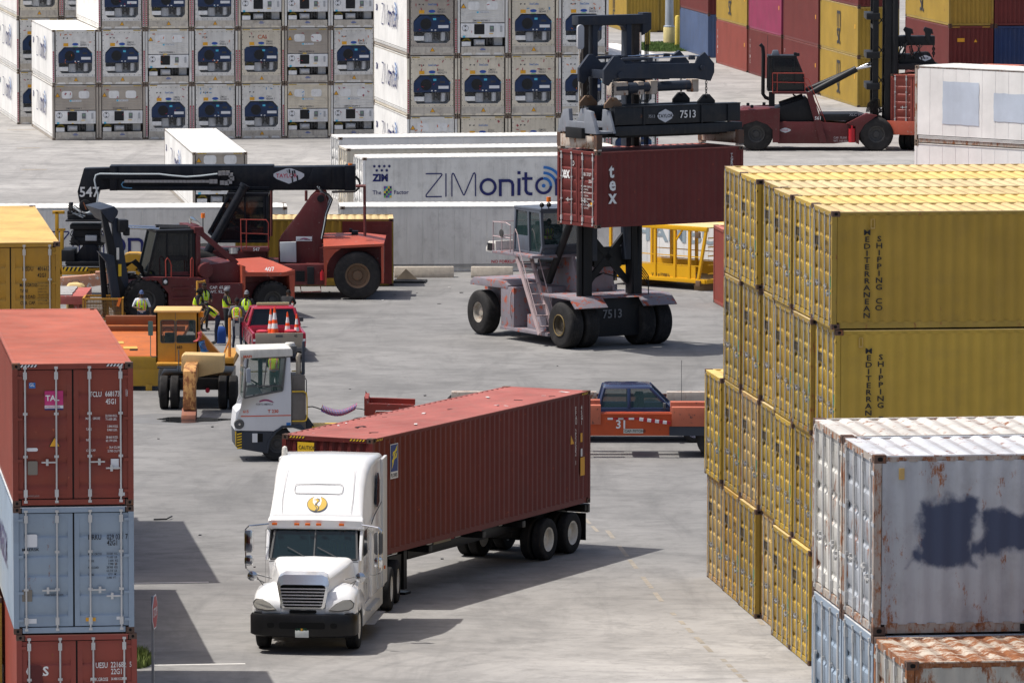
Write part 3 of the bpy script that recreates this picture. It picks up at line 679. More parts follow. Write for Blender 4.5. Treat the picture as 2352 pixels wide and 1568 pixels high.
# ---- middle block
yM = .155; ML = Vector((-sin(yM), cos(yM), 0)); MR = Vector((cos(yM), sin(yM), 0))
p = at(936, 268, 2.92); p.z = 0
refrow(p, MR, ML, yM, [['s','c','c','c','c'],['c','c','c','c','c'],['c','s','c','c',None]], [['grey','offwhite','offwhite','grey','grey'],['offwhite','offwhite','offwhite','grey','grey'],['taupe','grey','offwhite','grey',None]], 2.92, 'middle block', 3)
# ---- single refrigerated container standing alone
t = reefer(17.5, 2.72, 'starcool', 'taupe', 'white')
put(t, (-W2, 0, 0), at(444, 492), .128, 'Lone white refrigerated container standing on open ground behind the black boom')
zimonitor(t, plane_x(-W2-.004, 13.5, .95, False), 1.1); text('ZIM', .4, M_navy, t, (-W2-.004, 16.6, 1.75), ROT_L, 1, .04)
# ---- white refrigerated containers side-on
def side_on(px, py, z, yaw, L, H, kind, c, cs, label, group=None, base=0.0):
    t = reefer(L, H, kind, c, cs); q = at(px, py, z); q.z = base
    return put(t, (W2, 0, 0), q, -pi/2 + yaw, label, group)
GZ = 'white refrigerated containers lying side-on in mid yard'
t1 = side_on(834.6, 363, 2.9, .19, 12.19, 2.9, 'door', 'white', 'grey', 'White refrigerated container with large navy lettering, nearest of three behind forklift', GZ)
zimonitor(t1, plane_x(W2+.003, 2.75, 1.17), 1.0); zim_logo(t1, plane_x(W2+.003, .50, 2.10), 1.0)
side_on(797.7, 342.2, 2.9, .18, 12.19, 2.9, 'door', 'offwhite', 'offwhite', 'Cream refrigerated container, roof showing, middle of three side-on behind the forklift', GZ)
side_on(779, 316.3, 2.9, .18, 12.19, 2.9, 'door', 'white', 'white', 'White-roofed refrigerated container, rearmost of three side-on below the middle block', GZ)
tg = side_on(783, 475, 2.59, .06, 12.19, 2.59, 'door', 'grey', 'grey', 'Plain grey refrigerated container with dented side behind the concrete barriers')
text('NO FORKLIFT', .17, flat('lettering_red', (.5,.03,.05), .5), tg, (W2+.004, 5.95, .34), ROT_R, 1.0, .02)
tl = side_on(-42, 479, 2.59, .06, 12.0, 2.59, 'door', 'grey', 'grey', 'Grey refrigerated container with huge navy lettering behind the reach stacker')
zimonitor(tl, plane_x(W2+.004, 2.75, .72), .92)
th = side_on(1427, 452, 2.9, -.72, 12.19, 2.9, 'door', 'white', 'white', 'White refrigerated container with faded blue-grey lettering behind yellow work cage')
text('HAMBURG SUD', .95, flat('lettering_faded', (.30,.37,.41), .6), th, (W2+.004, .62, 1.28), ROT_R, 1.35, .02)
for ti in range(3):
    t = reefer(12.19, 2.896, 'door', 'rustywhite' if ti == 2 else 'white', 'white'); q = at(2102.6, 149, 8.71); q.z = 2.905*ti
    put(t, (W2, 0, 0), q, -pi/2 - .76, ['White refrigerated container at the foot of the right-hand white stack', 'White refrigerated container in the middle of the right-hand white stack', 'White refrigerated container with pale blue paint patches on top of its stack'][ti], 'white refrigerated containers stacked at right')
    if ti == 2:
        pm2 = mat('patch_pale_blue', (.50,.56,.64), .6, dirt=.1)
        def blob(y0, y1, z0, z1, sd):
            r = random.Random(sd); P = []
            for (a, c_, d_, e_) in ((y0,z0,y1,z0),(y1,z0,y1,z1),(y1,z1,y0,z1),(y0,z1,y0,z0)):
                for i in range(6): P.append((a+(d_-a)*i/6 + r.uniform(-.015,.015), c_+(e_-c_)*i/6 + r.uniform(-.015,.015)))
            return P
        shape([blob(1.35,3.1,.75,2.35,1), blob(3.8,5.3,.95,2.0,2), blob(5.36,7.8,.93,2.0,3)], None, t, plane_x(W2+.002,0,0), 'paint_patch', [pm2])
# ------------------------------------------------------------------ dry containers
def stack_end(px, py, z, rz, specs, corner, group, inset=None):
    """tiers upward from the ground; specs: (colour, height, label, doors)"""
    q = at(px, py, z); q.z = 0; out = []
    for c, H, label, doors in specs:
        L = 12.19; t = std_box(L, H, c, doors); put(t, corner, q, rz, label, group); q = q + Vector((0, 0, H+.01)); out.append(t)
    return out
# --- far right blocks
BG = 'containers in the far right blocks'
line_c = [('Yellow',['yellow','yellow','maroon']), ('Maroon',['maroon','maroon','maroon']), ('Maroon',['maroon','magenta','maroon']), ('Maroon',['oxide','yellow','maroon'])]
p0 = at(1970, 246)
M_msc = flat('lettering_charcoal', (.035,.035,.04), .6)
def msc(t, y=6.0, z=.55, k=1.0, x=-W2-.004, rot=None):
    M = plane_x(x, y, z, False); P = []
    s_ = lambda pts, wd=.16: P.extend([[(a*k, b*k) for a, b in q] for q in stroke(pts, wd)])
    s_([(0,1.0),(0,1.75)]); s_([(-.05,1.8),(.95,1.8)]); s_([(.45,1.0),(.45,1.8)]); s_([(.92,1.0),(.92,1.75)])
    s_([(.45,.85),(.1,.85),(.0,.7),(.1,.55),(.3,.5),(.42,.35),(.35,.15),(0,.12)]); s_([(.98,.85),(.7,.85),(.6,.7),(.6,.28),(.7,.12),(.98,.12)])
    shape(P, None, t, M, 'lettering', [M_msc])
CN = {'yellow':'Yellow','maroon':'Maroon','magenta':'Magenta','oxide':'Faded red','blue':'Blue','steelblue':'Grey-blue'}
for i, (nm, tiers) in enumerate(line_c):
    for ti, c in enumerate(tiers):
        t = std_box(12.19, 2.896, c, False)
        q = p0 + YL*(i*12.9) + Vector((0,0,2.9*ti))
        put(t, (-W2,0,0), q, YAW, f"{CN[c]} container, {TIER[ti]}, {['nearest','second','third','farthest'][i]} in the line behind the mast truck", BG)
        if c == 'yellow': msc(t, 6.6 if i == 0 else 7.2, .45, 1.05)
        else:
            for j, w_ in enumerate('TRIMCOLE'[:5]): text(w_, .3, M_wht, t, (-W2-.004, 11.6 if i else 11.5, 2.0-j*.33), ROT_L, .8, .02) if ti == 0 else None
        put_poly(t, 'sticker', [], 0, [M_or]) if False else None
        b = MB(); b.add([(-W2-.004, 1.0, 1.6), (-W2-.004, .75, 1.6), (-W2-.004, .75, 1.85), (-W2-.004, 1.0, 1.85)], [(0,1,2,3)]); b.build('sticker', M_or, t, fix=False)
for ci, (cs, pos) in enumerate(((['steelblue','maroon'], (1626.6,133)), (['blue','maroon'], None))):
    for ti, c in enumerate(cs):
        t = std_box(12.19, 2.896, c, False); q = at(1626.6, 133) + YR*(2.5*ci) + Vector((0,0,2.9*ti))
        put(t, (-W2,0,0), q, YAW, f"{CN[c]} container, {TIER[ti]}, {'left' if ci == 0 else 'right'} column beside the light pole", BG)
for ci in range(2):
    for ti in range(2):
        t = std_box(12.19, 2.896, 'yellow', False); q = at(1440, 74.5) + YR*(2.5*ci) + Vector((0,0,2.9*ti))
        put(t, (-W2,0,0), q, YAW, f"Yellow container, {TIER[ti]}, {'left' if ci == 0 else 'right'} column behind the light pole", BG)
        if ci == 0: msc(t, 7, .5, 1)
for ci, cs in enumerate((['maroon','maroon','yellow'], ['maroon','blue','maroon'], ['yellow','yellow','yellow'])):
    for ti, c in enumerate(cs):
        t = std_box(12.19, 2.896, c, False); q = at(2180, 59, 5.82); q.z = 0; q = q + YR*(2.5*ci) + Vector((0,0,2.91*ti))
        put(t, (-W2,0,0), q, YAW, f"{CN[c]} container, {TIER[ti]}, {ORD[ci]} column above the right-hand white stack", BG)
        if c == 'yellow' and ci == 0: msc(t, 8, .45, 1.05)
        if ci == 0: hb = MB(); hazard(hb, -W2+.2, -W2+.6, 2.82, 2.87, -.003, 6); hazard(hb, W2-.6, W2-.2, 2.82, 2.87, -.003, 6); hb.build('hazard_marking', [M_blk, M_hz_y], t, fix=False)
        if (ci, ti) == (0, 1):
            put_poly(t, 'sticker', [([(-.75,2.05),(-.35,2.05),(-.35,2.25),(-.75,2.25)], 0)], -.002, [M_or]); put_poly(t, 'sticker', [(tri(.25,2.03,.2), 0)], -.002, [M_or])
# --- near left stack
G1 = 'containers in the near left stack'
cA = Vector((-7.64, 122.11, 0))
tU = std_box(6.06, 2.591, 'oxide'); put(tU, (W2,0,0), cA + YR*.05, YAW, 'Rust-red container at the bottom of the near left stack', G1)
tM = std_box(12.19, 2.591, 'skyblue'); put(tM, (W2,0,0), cA + Vector((0,0,2.605)), YAW, 'Pale blue container with lock rods in the middle of near left stack', G1)
tT = std_box(12.19, 2.896, 'brown'); put(tT, (W2,0,0), cA + Vector((0,0,5.21)), YAW, 'Reddish brown container with pink logo on top of the near left stack', G1)
for k, (c, H) in enumerate((('maroon',2.9),('sand',2.9))):
    t = std_box(12.19, 2.896, c); put(t, (W2,0,0), cA + YL*13.3 + Vector((0,0,2.9*k)), YAW, f"{['Maroon','Sand coloured'][k]} container, {TIER[k]}, hidden behind the near left stack", G1)
for k, c in enumerate(('blue','maroon')):
    t = std_box(12.19, 2.896, c); put(t, (W2,0,0), cA + YL*27.5 + Vector((0,0,2.9*k)), YAW, f"{['Blue','Maroon'][k]} container, {TIER[k]}, under the ochre container", G1)
tS = std_box(12.19, 2.591, 'ochre'); q = at(139.4, 556, 8.42); q.z = 5.82; put(tS, (W2,0,0), q, YAW, 'Ochre yellow container with black numbers, upper left behind the brown roof', G1)
t = std_box(12.19, 2.591, 'yellow'); q = at(6, 1372, 2.6); q.z = 0; put(t, (W2,0,0), q, YAW, 'Sliver of a yellow container at the bottom left edge', G1)
def wr(t, s_, size, x, z, m, sx=.62, bold=.012, y=-.004, **k): return text(s_, size, m, t, (x, y, z), ROT_F, sx, bold, **k)
yd = .024
# writing on the brown one (local x from -1.2 to 1.2)
def X(px): return (px-575)/930*2.40     # from the 1568 px crop of the photograph
def Zt(py): return 2.896 - (py-480)/1080*2.86
for s_, sz, px, py in (('TCLU',.15,705,740),('668173',.15,828,738),('8',.14,996,732),('45G1',.15,832,797)): wr(tT, s_, sz, X(px), Zt(py), M_wht, .66, .012, yd)
for s_, px, py in (('MAX.  GROSS',674,915),('TARE',677,998),('NET',677,1080),('CU. CAP.',678,1160),('32.500 KGS.',828,896),('71.650 LBS.',830,922),('3.840 KGS.',843,977),('8.460 LBS.',843,1004),('28.660 KGS.',832,1060),('63.190 LBS.',832,1086),('76.4 CU.M.',857,1138),('2.700 CU.FT.',845,1166)):
    wr(tT, s_, .068, X(px), Zt(py), M_wht, .72, .006, yd)
fr = [[(X(990),Zt(738)),(X(1015),Zt(738)),(X(1015),Zt(690)),(X(990),Zt(690))]]
def rectp(x0,x1,z0,z1): return [(x0,z0),(x1,z0),(x1,z1),(x0,z1)]
def frame_outline(x0,x1,z0,z1,w_): return [rectp(x0,x1,z0,z0+w_), rectp(x0,x1,z1-w_,z1), rectp(x0,x0+w_,z0,z1), rectp(x1-w_,x1,z0,z1)]
put_poly(tT, 'lettering', [(p_, 0) for p_ in frame_outline(X(990),X(1016),Zt(738),Zt(688),.006)], yd, [M_wht])
M_pink = mat('sticker_pink', '#b8346f', .5, var=.25, dirt=.1, scale=4)
put_poly(tT, 'sticker', [(rectp(X(355),X(500),Zt(802),Zt(692)), 0), (rectp(X(355),X(500),Zt(826),Zt(803)), 1), (rectp(X(355),X(500),Zt(838),Zt(826)), 2)], yd, [M_pink, M_lwht, M_navy])
wr(tT, 'TAL', .155, X(362), Zt(766), M_wht, 1.0, .03, yd-.004); wr(tT, 'INTERNATIONAL', .05, X(358), Zt(822), M_pink, .8, .004, yd-.004)
put_poly(tT, 'sticker', [(rectp(X(233),X(283),Zt(670),Zt(627)), 0)], yd, [M_bright]); wr(tT, 'GL', .10, X(236), Zt(656), M_wht, .85, .01, yd-.003)
put_poly(tT, 'sticker', [(tri(X(431), Zt(1120), .24), 1), (tri(X(431), Zt(1117), .20), 0)], yd, [M_or, M_blk])
put_poly(tT, 'sticker', [(rrect(.23,.07,.034,4,X(255),Zt(1140)), 0)], yd, [M_lwht])
put_poly(tT, 'data_plate', [(rrect(.20,.28,.02,2,X(258),Zt(1281)), 0)], yd, [flat('plate_worn', (.22,.20,.17), .5, .5)])
put_poly(tT, 'sticker', [(rectp(X(870),X(932),Zt(1297),Zt(1218)), 0)], yd, [M_lwht]); put_poly(tT, 'sticker', [(rectp(X(930),X(978),Zt(1502),Zt(1477)), 0)], yd, [M_lwht])
for x in (X(165), X(838)):
    b = MB(); hazard(b, x, x+.34, 2.896-.075, 2.896-.025, -.003, 5); b.build('hazard_marking', [M_blk, M_lwht], tT, fix=False)
wr(tT, '#8 wont post', .07, X(190), Zt(1502), flat('chalk', (.35,.30,.28), .8), .8, 0, yd)
# pale blue one, crop of 1546 px
def X2(px): return (px-585)/930*2.40
def Z2(py): return 2.591 - (py-212)/985*2.57
for s_, sz, px, py in (('MRKU',.15,698,474),('029 036',.15,845,474),('7',.15,990,472),('42G1',.15,847,520)): wr(tM, s_, sz, X2(px), Z2(py), M_blk, .66, .012, yd)
for s_, px, py in (('MAX. GROSS',698,595),('TARE',700,649),('PAYLOAD',697,701),('CUBE',698,755),('32.500  KG',842,593),('71.650  LB',843,620),('3 600  KG',855,648),('7.940  LB',855,673),('28.900  KG',842,700),('63.710  LB',842,727),('67.7   M',855,754),('2.390  FT',842,781)):
    wr(tM, s_, .062, X2(px), Z2(py), M_blk, .78, .006, yd)
put_poly(tM, 'sticker', [(rrect(.25,.26,.03,3,X2(252),Z2(476)), 0)], yd, [M_lwht]); wr(tM, 'MAERSK', .085, X2(180), Z2(556), M_blk, 1.12, .01, yd); wr(tM, 'maerskline.com', .075, X2(352), Z2(908), M_blk, .82, .006, yd)
put_poly(tM, 'data_plate', [(rectp(X2(180),X2(258),Z2(950),Z2(858)), 0)], yd, [flat('plate_worn', (.22,.20,.17), .5, .5)])
for a in ((220,292,1122,1085),(918,966,1102,1078)): put_poly(tM, 'sticker', [(rectp(X2(a[0]),X2(a[1]),Z2(a[2]),Z2(a[3])), 0)], yd, [M_lwht])
put_poly(tM, 'sticker', [(rectp(X2(677),X2(755),Z2(1112),Z2(1083)), 0)], yd, [M_or])
# bottom one
def X3(px): return (px-595)/920*2.40
def Z3(py): return 2.591 - (py-1195)/985*2.57
for s_, sz, px, py in (('UESU',.16,740,1463),('221682',.16,858,1460),('5',.15,1004,1458),('22G1',.16,860,1513),('MAX.GROSS',.10,700,1566),('30.480 KGS',.075,860,1560)): wr(tU, s_, sz, X3(px), Z3(py), M_wht, .66, .012, yd)
wr(tU, 'CRS', .26, X3(200), Z3(1515), M_wht, 1.0, .03, yd); put_poly(tU, 'paint_patch', [(rrect(.30,.55,.08,4,X3(272),Z3(1540)), 0)], yd-.003, [mat('patch_dark_maroon', '#5a2625', dirt=.1)])
# ochre one, crop of 2195 px
def X4(px): return 1.219 - (795-px)/1.0884/5.226/93.2*1.0
def Z4(py): return 2.591 - (py-550)/5.226/1.0884/92.5
for s_, sz, px, py in (('MSDU',.145,302,922),('401612',.145,498,922),('9',.145,725,922),('42G1',.145,498,1005),('MAXGROSS',.12,265,1128),('TARE',.12,270,1203),('PAYLOAD',.12,270,1280),('CUB. CAP.',.12,272,1358)): wr(tS, s_, sz, X4(px), Z4(py), M_blk, .70, .012, yd)
for i, s_ in enumerate(('32.500 KGS','71.650 LBS','3.840 KGS','8.450 LBS','28.660 KGS','63.020 LBS','67.7 CUM','2.390 CUFT')): wr(tS, s_, .062, X4(500), Z4(1092+i*38), flat('lettering_faded_brown', (.12,.09,.04), .6), .9, .004, yd)
for t, z in ((tM, 2.0), (tT, 2.0)):
    pass
text('MAERSK', .9, M_navy, tM, (-W2-.004, 6.5, 1.0), ROT_L, 1.1, .03)
# --- truck's container
M_post = mat('reflective_post', (.3,.3,.3), .5)
tB = std_box(12.4, 2.896, 'maroon2' if False else 'maroon'); RZB = R(154.5)
cB = at(1358, 1153, 1.2); put(tB, (-W2,0,0), cB, RZB, 'Maroon container riding behind the white truck, roof faded pink')
M_fl = flat('decal_royal_blue', (.02,.05,.22), .4); M_fy = flat('decal_yellow', (.75,.60,.03), .4)
Mp = plane_x(-W2-.003, 12.4-.95, 2.05, False)
shape([([(-.02,-.22),(.40,-.22),(.40,.62),(-.02,.62)], 2), ([(0,-.05),(.38,-.05),(.38,.60),(0,.60)], 0), ([(.05,.0),(.14,.12),(.22,.32),(.34,.52),(.30,.42),(.16,.36)], 1),
       ([(.12,.42),(.24,.46),(.35,.58),(.33,.44),(.22,.40),(.10,.33)], 1), ([(.08,.24),(.22,.28),(.34,.42),(.32,.28),(.20,.24),(.07,.16)], 1)], None, tB, Mp, 'emblem', [M_fl, M_fy, M_lwht])
r = random.Random(31); sc_ = flat('roof_scrape', (.60,.56,.54), .7)
for k in range(16):
    b = MB(); x, y = r.uniform(-.95,.95), r.uniform(.4,12.0); l_ = r.uniform(.05,.35); b.box((x,y,2.893),(l_*.3,l_,.004),0,r.uniform(0,3)); b.build('paint_patch', sc_ if k % 3 else M_black, tB)
text('FLORIS', .13, M_blk, tB, (-W2-.006, 12.4-.96, 1.87), ROT_L, .85, .02)
text('\n'.join('FFAU 253502 1'), .16, M_wht, tB, (-W2-.006, .95, 2.45), ROT_L, 1.0, .01, line=.72); text('\n'.join('45G1'), .16, M_wht, tB, (-W2-.006, .60, 2.45), ROT_L, 1.0, .01, line=.8)
for (y0, y1, z0, z1, m_) in ((.62,.36,.75,1.22,M_or),(.62,.50,1.62,1.85,M_or),(.60,.50,1.25,1.45,M_lwht)):
    b = MB(); b.add([(-W2-.004,y0,z0),(-W2-.004,y1,z0),(-W2-.004,y1,z1),(-W2-.004,y0,z1)], [(0,1,2,3)]); b.build('sticker', m_, tB, fix=False)
b = MB(); b.add([(-W2-.004,1.22,1.62),(-W2-.004,1.0,1.62),(-W2-.004,1.20,1.86)], [(0,1,2)]); b.build('sticker', M_or, tB, fix=False)
b = MB(); hazard(b, -W2+.2, -W2+.62, 2.82, 2.87, -.003, 5); 
hz = b.build('hazard_marking', [M_blk, M_hz_y], tB, fix=False); hz.location = (0, 12.4, 0); hz.rotation_euler = (0,0,pi)
b = MB(); hazard(b, W2-.62, W2-.2, 2.82, 2.87, -.003, 5); hz = b.build('hazard_marking', [M_blk, M_hz_y], tB, fix=False); hz.location = (0, 12.4, 0); hz.rotation_euler = (0,0,pi)
for y in (12.4-.55, .18):
    b = MB(); hazard(b, 0, .35, 0, .05, 0, 4); h_ = b.build('hazard_marking', [M_blk, M_hz_y], tB, fix=False); h_.location = (-W2-.004, y+.36, 2.815); h_.rotation_euler = (0,0,-pi/2)
b = MB(); b.add([(0,0,0),(.45,0,0),(.45,0,.28),(0,0,.28)], [(0,1,2,3)]); h_ = b.build('sticker', M_hz_y, tB, fix=False); h_.location = (W2-.42, 12.4+.004, 2.45); h_.rotation_euler = (0,0,pi)
text('CAUTION', .13, M_blk, tB, (W2-.45, 12.4+.008, 2.56), (pi/2,0,pi), .8, .01)
# --- container lifted by the top handler
tX = std_box(6.06, 2.591, 'maroon'); RZX = R(-57); cX = at(1372, 525, 4.33); put(tX, (W2,0,0), cX, RZX, 'Maroon container with white lettering hanging from the tall lift truck')
M_tex = M_wht
def serif(t, ch, size, loc, rot, vec, x0, x1):
    pass
for i, ch in enumerate('tex'):
    text(ch, .66, M_tex, tX, (W2+.006, .50, 1.72-i*.44), ROT_R, .85, .03)
b = MB()
for (y0,y1,z) in ((.42,.74,1.62-1.2),(.42,.74,1.62-1.2+.40)): pass
wr(tX, 'tex', .55, -1.02, 1.62, M_tex, .72, .03, yd); wr(tX, 'D', .25, -.33, 2.05, M_tex, .7, .01, yd)
wr(tX, 'TGBU  271277', .155, .25, 1.75, M_wht, .62, .01, yd); wr(tX, '22G1', .155, .68, 1.52, M_wht, .62, .01, yd)
for i in range(8): wr(tX, ('MAX.GROSS  30.480 KGS' if i % 2 == 0 else 'TARE  2.150 KGS'), .08, .22, 1.36-i*.105, M_wht, .75, .004, yd)
text('\n'.join('TGBU 271277'), .17, M_wht, tX, (W2+.006, 5.52, 2.25), ROT_R, .9, .01, line=.72)
b = MB(); b.add([(.80,yd,.72),(.95,yd,.72),(.95,yd,.86),(.80,yd,.86)], [(0,1,2,3)]); b.build('sticker', M_or, tX, fix=False)
# --- tall yellow stack on the right
G2 = 'yellow containers in the tall right-hand stack'
OY = Vector((4.828, 149.807, 0)); PY = 2.504
COLN = ['farthest short column','second column from the far end','third column from the far end','recessed column','fifth column from the far end','column beside the nearest one','nearest column']
YC = [['sand','yellowc'],['ochre','yellow','yellowb','yellow'],['yellow','sand','yellow','yellowc'],['sand','yellowb','yellow','yellowb'],['yellow','yellowc','yellow','yellow'],['yellowc','yellow','yellowb','yellowc'],['yellow','yellow','yellowc','yellow']]
YNM = {'yellow':'Yellow','yellowb':'Dull yellow','yellowc':'Clean yellow','sand':'Sand-yellow','ochre':'Ochre'}
for k in range(7):
    for ti, c in enumerate(YC[k]):
        t = std_box(12.19, 2.591, c, rod=M_galv); r = random.Random(k*9+ti)
        q = OY - YL*((k+1)*PY - .03) + YR*((0,.02,.02,.12,-.05,-.04,0)[k] + r.uniform(-.05,.05)) + Vector((0,0,2.602*ti))
        put(t, (W2,0,0), q, -pi/2 + YAW, f"{YNM[c]} container, {TIER[ti]}, {COLN[k]} of the yellow stack", G2)
        b = MB(); x = W2-.17; b.add([(x-.12,.022,.75),(x+.02,.022,.75),(x+.02,.022,1.15),(x-.12,.022,1.15)], [(0,1,2,3)]); b.build('sticker', M_green, t, fix=False)
        wr(t, 'msc', .42, -1.05, 1.72, M_blk, .7, .02, yd); wr(t, 'MSCU 42G1', .13, .2, 1.8, M_blk, .6, .01, yd)
        if k == 6:
            j = 0 if ti == 3 else -.32
            text('\n'.join('MEDITERRANEAN'), .165, M_blk, t, (W2+.005, .78+(0 if ti==3 else -.04), 2.07), ROT_R, 1.3, .018, align='CENTER', line=.92)
            text('\n'.join('SHIPPING CO'), .165, M_blk, t, (W2+.005, 1.05+(0 if ti==3 else -.04), 1.93), ROT_R, 1.3, .018, align='CENTER', line=.92)
            b = MB(); y0 = .86 if ti == 3 else .52; b.prism(frame_outline(y0,y0+.09,2.22,2.42,.012)[0], W2-.01, W2+.01, 'x'); 
            for p_ in frame_outline(y0,y0+.09,2.20,2.42,.014): b.prism(p_, W2-.008, W2+.006, 'x')
            b.build('document_holder', PC['sand'], t)
def patched(src, name, boxes, col):
    m = MATS[src].copy(); m.name = name; t = m.node_tree; N = t.nodes; L = t.links; b = N['Principled BSDF']; old = b.inputs['Base Color'].links[0].from_socket
    tc = N.new('ShaderNodeTexCoord'); sp = N.new('ShaderNodeSeparateXYZ'); L.new(tc.outputs['Object'], sp.inputs[0])
    nz = N.new('ShaderNodeTexNoise'); nz.inputs['Scale'].default_value = 3.2; nz.inputs['Detail'].default_value = 5; L.new(tc.outputs['Object'], nz.inputs['Vector'])
    def M_(op, a, c=None):
        n = N.new('ShaderNodeMath'); n.operation = op
        for k, v in enumerate((a, c)):
            if v is None: continue
            if isinstance(v, (int, float)): n.inputs[k].default_value = v
            else: L.new(v, n.inputs[k])
        return n.outputs[0]
    best = None
    for cy, cz, hy, hz in boxes:
        d = M_('MAXIMUM', M_('SUBTRACT', M_('ABSOLUTE', M_('SUBTRACT', sp.outputs[1], cy)), hy), M_('SUBTRACT', M_('ABSOLUTE', M_('SUBTRACT', sp.outputs[2], cz)), hz))
        best = d if best is None else M_('MINIMUM', best, d)
    d = M_('ADD', best, M_('MULTIPLY', M_('SUBTRACT', nz.outputs['Fac'], .5), .50))
    r = N.new('ShaderNodeMapRange'); r.interpolation_type = 'SMOOTHSTEP'; r.inputs['From Min'].default_value = .08; r.inputs['From Max'].default_value = -.07; L.new(d, r.inputs['Value'])
    mx = N.new('ShaderNodeMix'); mx.data_type = 'RGBA'; L.new(r.outputs[0], mx.inputs[0]); L.new(old, mx.inputs[6]); mx.inputs[7].default_value = col; L.new(mx.outputs[2], b.inputs['Base Color']); return m
# --- rusty white stack at the bottom right
G3 = 'rust-streaked containers in the near right stack'
cG = at(2010, 1039.7, 10.42)
NM3 = ['far column','middle column','near column']
for ci, cs in enumerate((['skyblue','skyblue','skyblue','rustywhite'], ['skyblue','skyblue','skyblue','rustygrey'], ['rustywhite','rustywhite','rustybrown'])):
    for ti, c in enumerate(cs):
        if c == 'rustygrey': PC.setdefault(c, mat('paint_rustygrey', '#a5aab0', dirt=.32, rust=.42))
        if c == 'rustybrown': PC.setdefault(c, mat('paint_rustybrown', '#a7a49b', dirt=.3, rust=.62, scale=.7))
        t = std_box(12.19, 2.591, c); q = Vector((cG.x, cG.y, 0)) - YL*((ci-1)*2.52) + Vector((0,0,2.6*ti))
        nm = {'skyblue':'Pale blue','rustywhite':'Rusty white','rustygrey':'Rust-streaked grey-blue','rustybrown':'Heavily rusted white'}[c]
        put(t, (W2,0,0), q, -pi/2 + YAW, f"{nm} container, {TIER[ti]}, {NM3[ci]} of the near right stack", G3)
        if c == 'rustygrey':
            for ch_ in t.children:      # repainted dark patch with sprayed edges, part of this wall's paint
                if ch_.name.startswith('side_wall') and ch_.data.vertices[0].co.x > 0:
                    ch_.data = ch_.data.copy(); ch_.data.materials.clear(); ch_.data.materials.append(patched('paint_rustygrey', 'paint_grey_with_navy_patch', ((1.08,1.44,.40,.47),(.62,1.14,.10,.13),(1.50,1.22,.14,.14),(2.25,1.43,.62,.31),(3.9,1.4,.8,.3)), srgb('#3c465d')))
            b = MB(); b.prism(rectp(.36,.44,2.24,2.40), W2-.01, W2+.01, 'x'); b.build('document_holder', PC['sand'], t)
            fp = MB(); fp.bx(W2-.052, W2+.002, 2.15, 2.5, .03, .13); fp.build('fork_pocket', M_hole, t)
# --- yellow container with an open maroon door leaf, behind the reach stacker
t = std_box(6.06, 2.591, 'yellow', doors=False); q = at(905, 503, 2.59); q.z = 0
put(t, (W2, 6.06, 0), q, -pi/2 + .03, 'Yellow container with maroon door folded along its side beside the reach stacker')
d = MB(); d.bx(W2+.02, W2+.07, 4.1, 6.0, .1, 2.5)
for i in range(5): d.bx(W2+.07, W2+.10, 5.25, 5.85, .25+i*.46, .5+i*.46)
d.build('open_door', PC['maroon'], t)
t = std_box(12.19, 2.896, 'oxide', doors=False); put(t, (W2,0,0), at(1664, 707), -pi/2 + YAW, 'Salmon-red container end showing between yellow cage and yellow stack')
# ------------------------------------------------------------------ lift trucks
class Loc:
    """turns spots of the photograph into points of a thing's own frame, on a vertical plane y = depth"""
    def __init__(s, root, ox=0, oy=0, f=1.0, k=1.0884): s.r = root; s.ox, s.oy, s.f, s.k = ox, oy, f, k
    def crop(s, ox, oy, f): return Loc(s.r, ox, oy, f, s.k)
    def p(s, X, Y, y=0.0):
        px = (s.ox + X/s.f)/s.k; py = (s.oy + Y/s.f)/s.k
        u = (px-1176)/FPX; v = (py-784)/FPX; c, s_ = cos(PITCH), sin(PITCH); d = Vector((u, c - v*s_, -s_ - v*c)); o = Vector((0,0,CAM_H))
        M = Matrix.Rotation(-s.r.rotation_euler.z, 3, 'Z'); ol = M @ (o - s.r.location); dl = M @ d
        t = (y - ol.y)/dl.y; return ol + dl*t
    def xz(s, pts, y=0.0): return [(q.x, q.z) for q in (s.p(X, Y, y) for X, Y in pts)]
    def xx(s, X, Y, x):
        """point on the vertical plane x = const"""
        px = (s.ox + X/s.f)/s.k; py = (s.oy + Y/s.f)/s.k
        u = (px-1176)/FPX; v = (py-784)/FPX; c, s_ = cos(PITCH), sin(PITCH); d = Vector((u, c - v*s_, -s_ - v*c)); o = Vector((0,0,CAM_H))
        M = Matrix.Rotation(-s.r.rotation_euler.z, 3, 'Z'); ol = M @ (o - s.r.location); dl = M @ d
        t = (x - ol.x)/dl.x; return ol + dl*t
def ccw(pts):
    a = sum(pts[i][0]*pts[(i+1) % len(pts)][1] - pts[(i+1) % len(pts)][0]*pts[i][1] for i in range(len(pts))); return pts if a > 0 else pts[::-1]
M_tyre = mat('tyre_rubber', (.024,.023,.023), .85, var=.25, dirt=.35, dirtcol=(.11,.10,.09,1), scale=2, streak=0, spec=.12)
M_rimrust = mat('rim_rusty', (.16,.10,.06), .6, dirt=.3, rust=.4, scale=4)
M_rimw = mat('rim_white', (.70,.68,.62), .5, dirt=.35, scale=5)
M_rimk = mat('rim_dark', (.05,.05,.05), .6, dirt=.4, scale=4)
M_hood = mat('hood_sunlit_faded_red', '#ab4f3a', .5, dirt=.22, chips=.2, scale=1.3)  # orange of the sunlit top faces put into the faded red
M_tred = mat('lift_red', '#5e292a', .45, dirt=.28, chips=.2, chipcol=(.25,.22,.2,1), scale=1.3)
M_tnavy = mat('boom_navy', '#0e131c', .45, spec=.2, dirt=.2, scale=1)
M_tblack = mat('mast_black', (.014,.015,.017), .45, dirt=.15, dirtcol=(.07,.06,.055,1), scale=1.5, spec=.2)
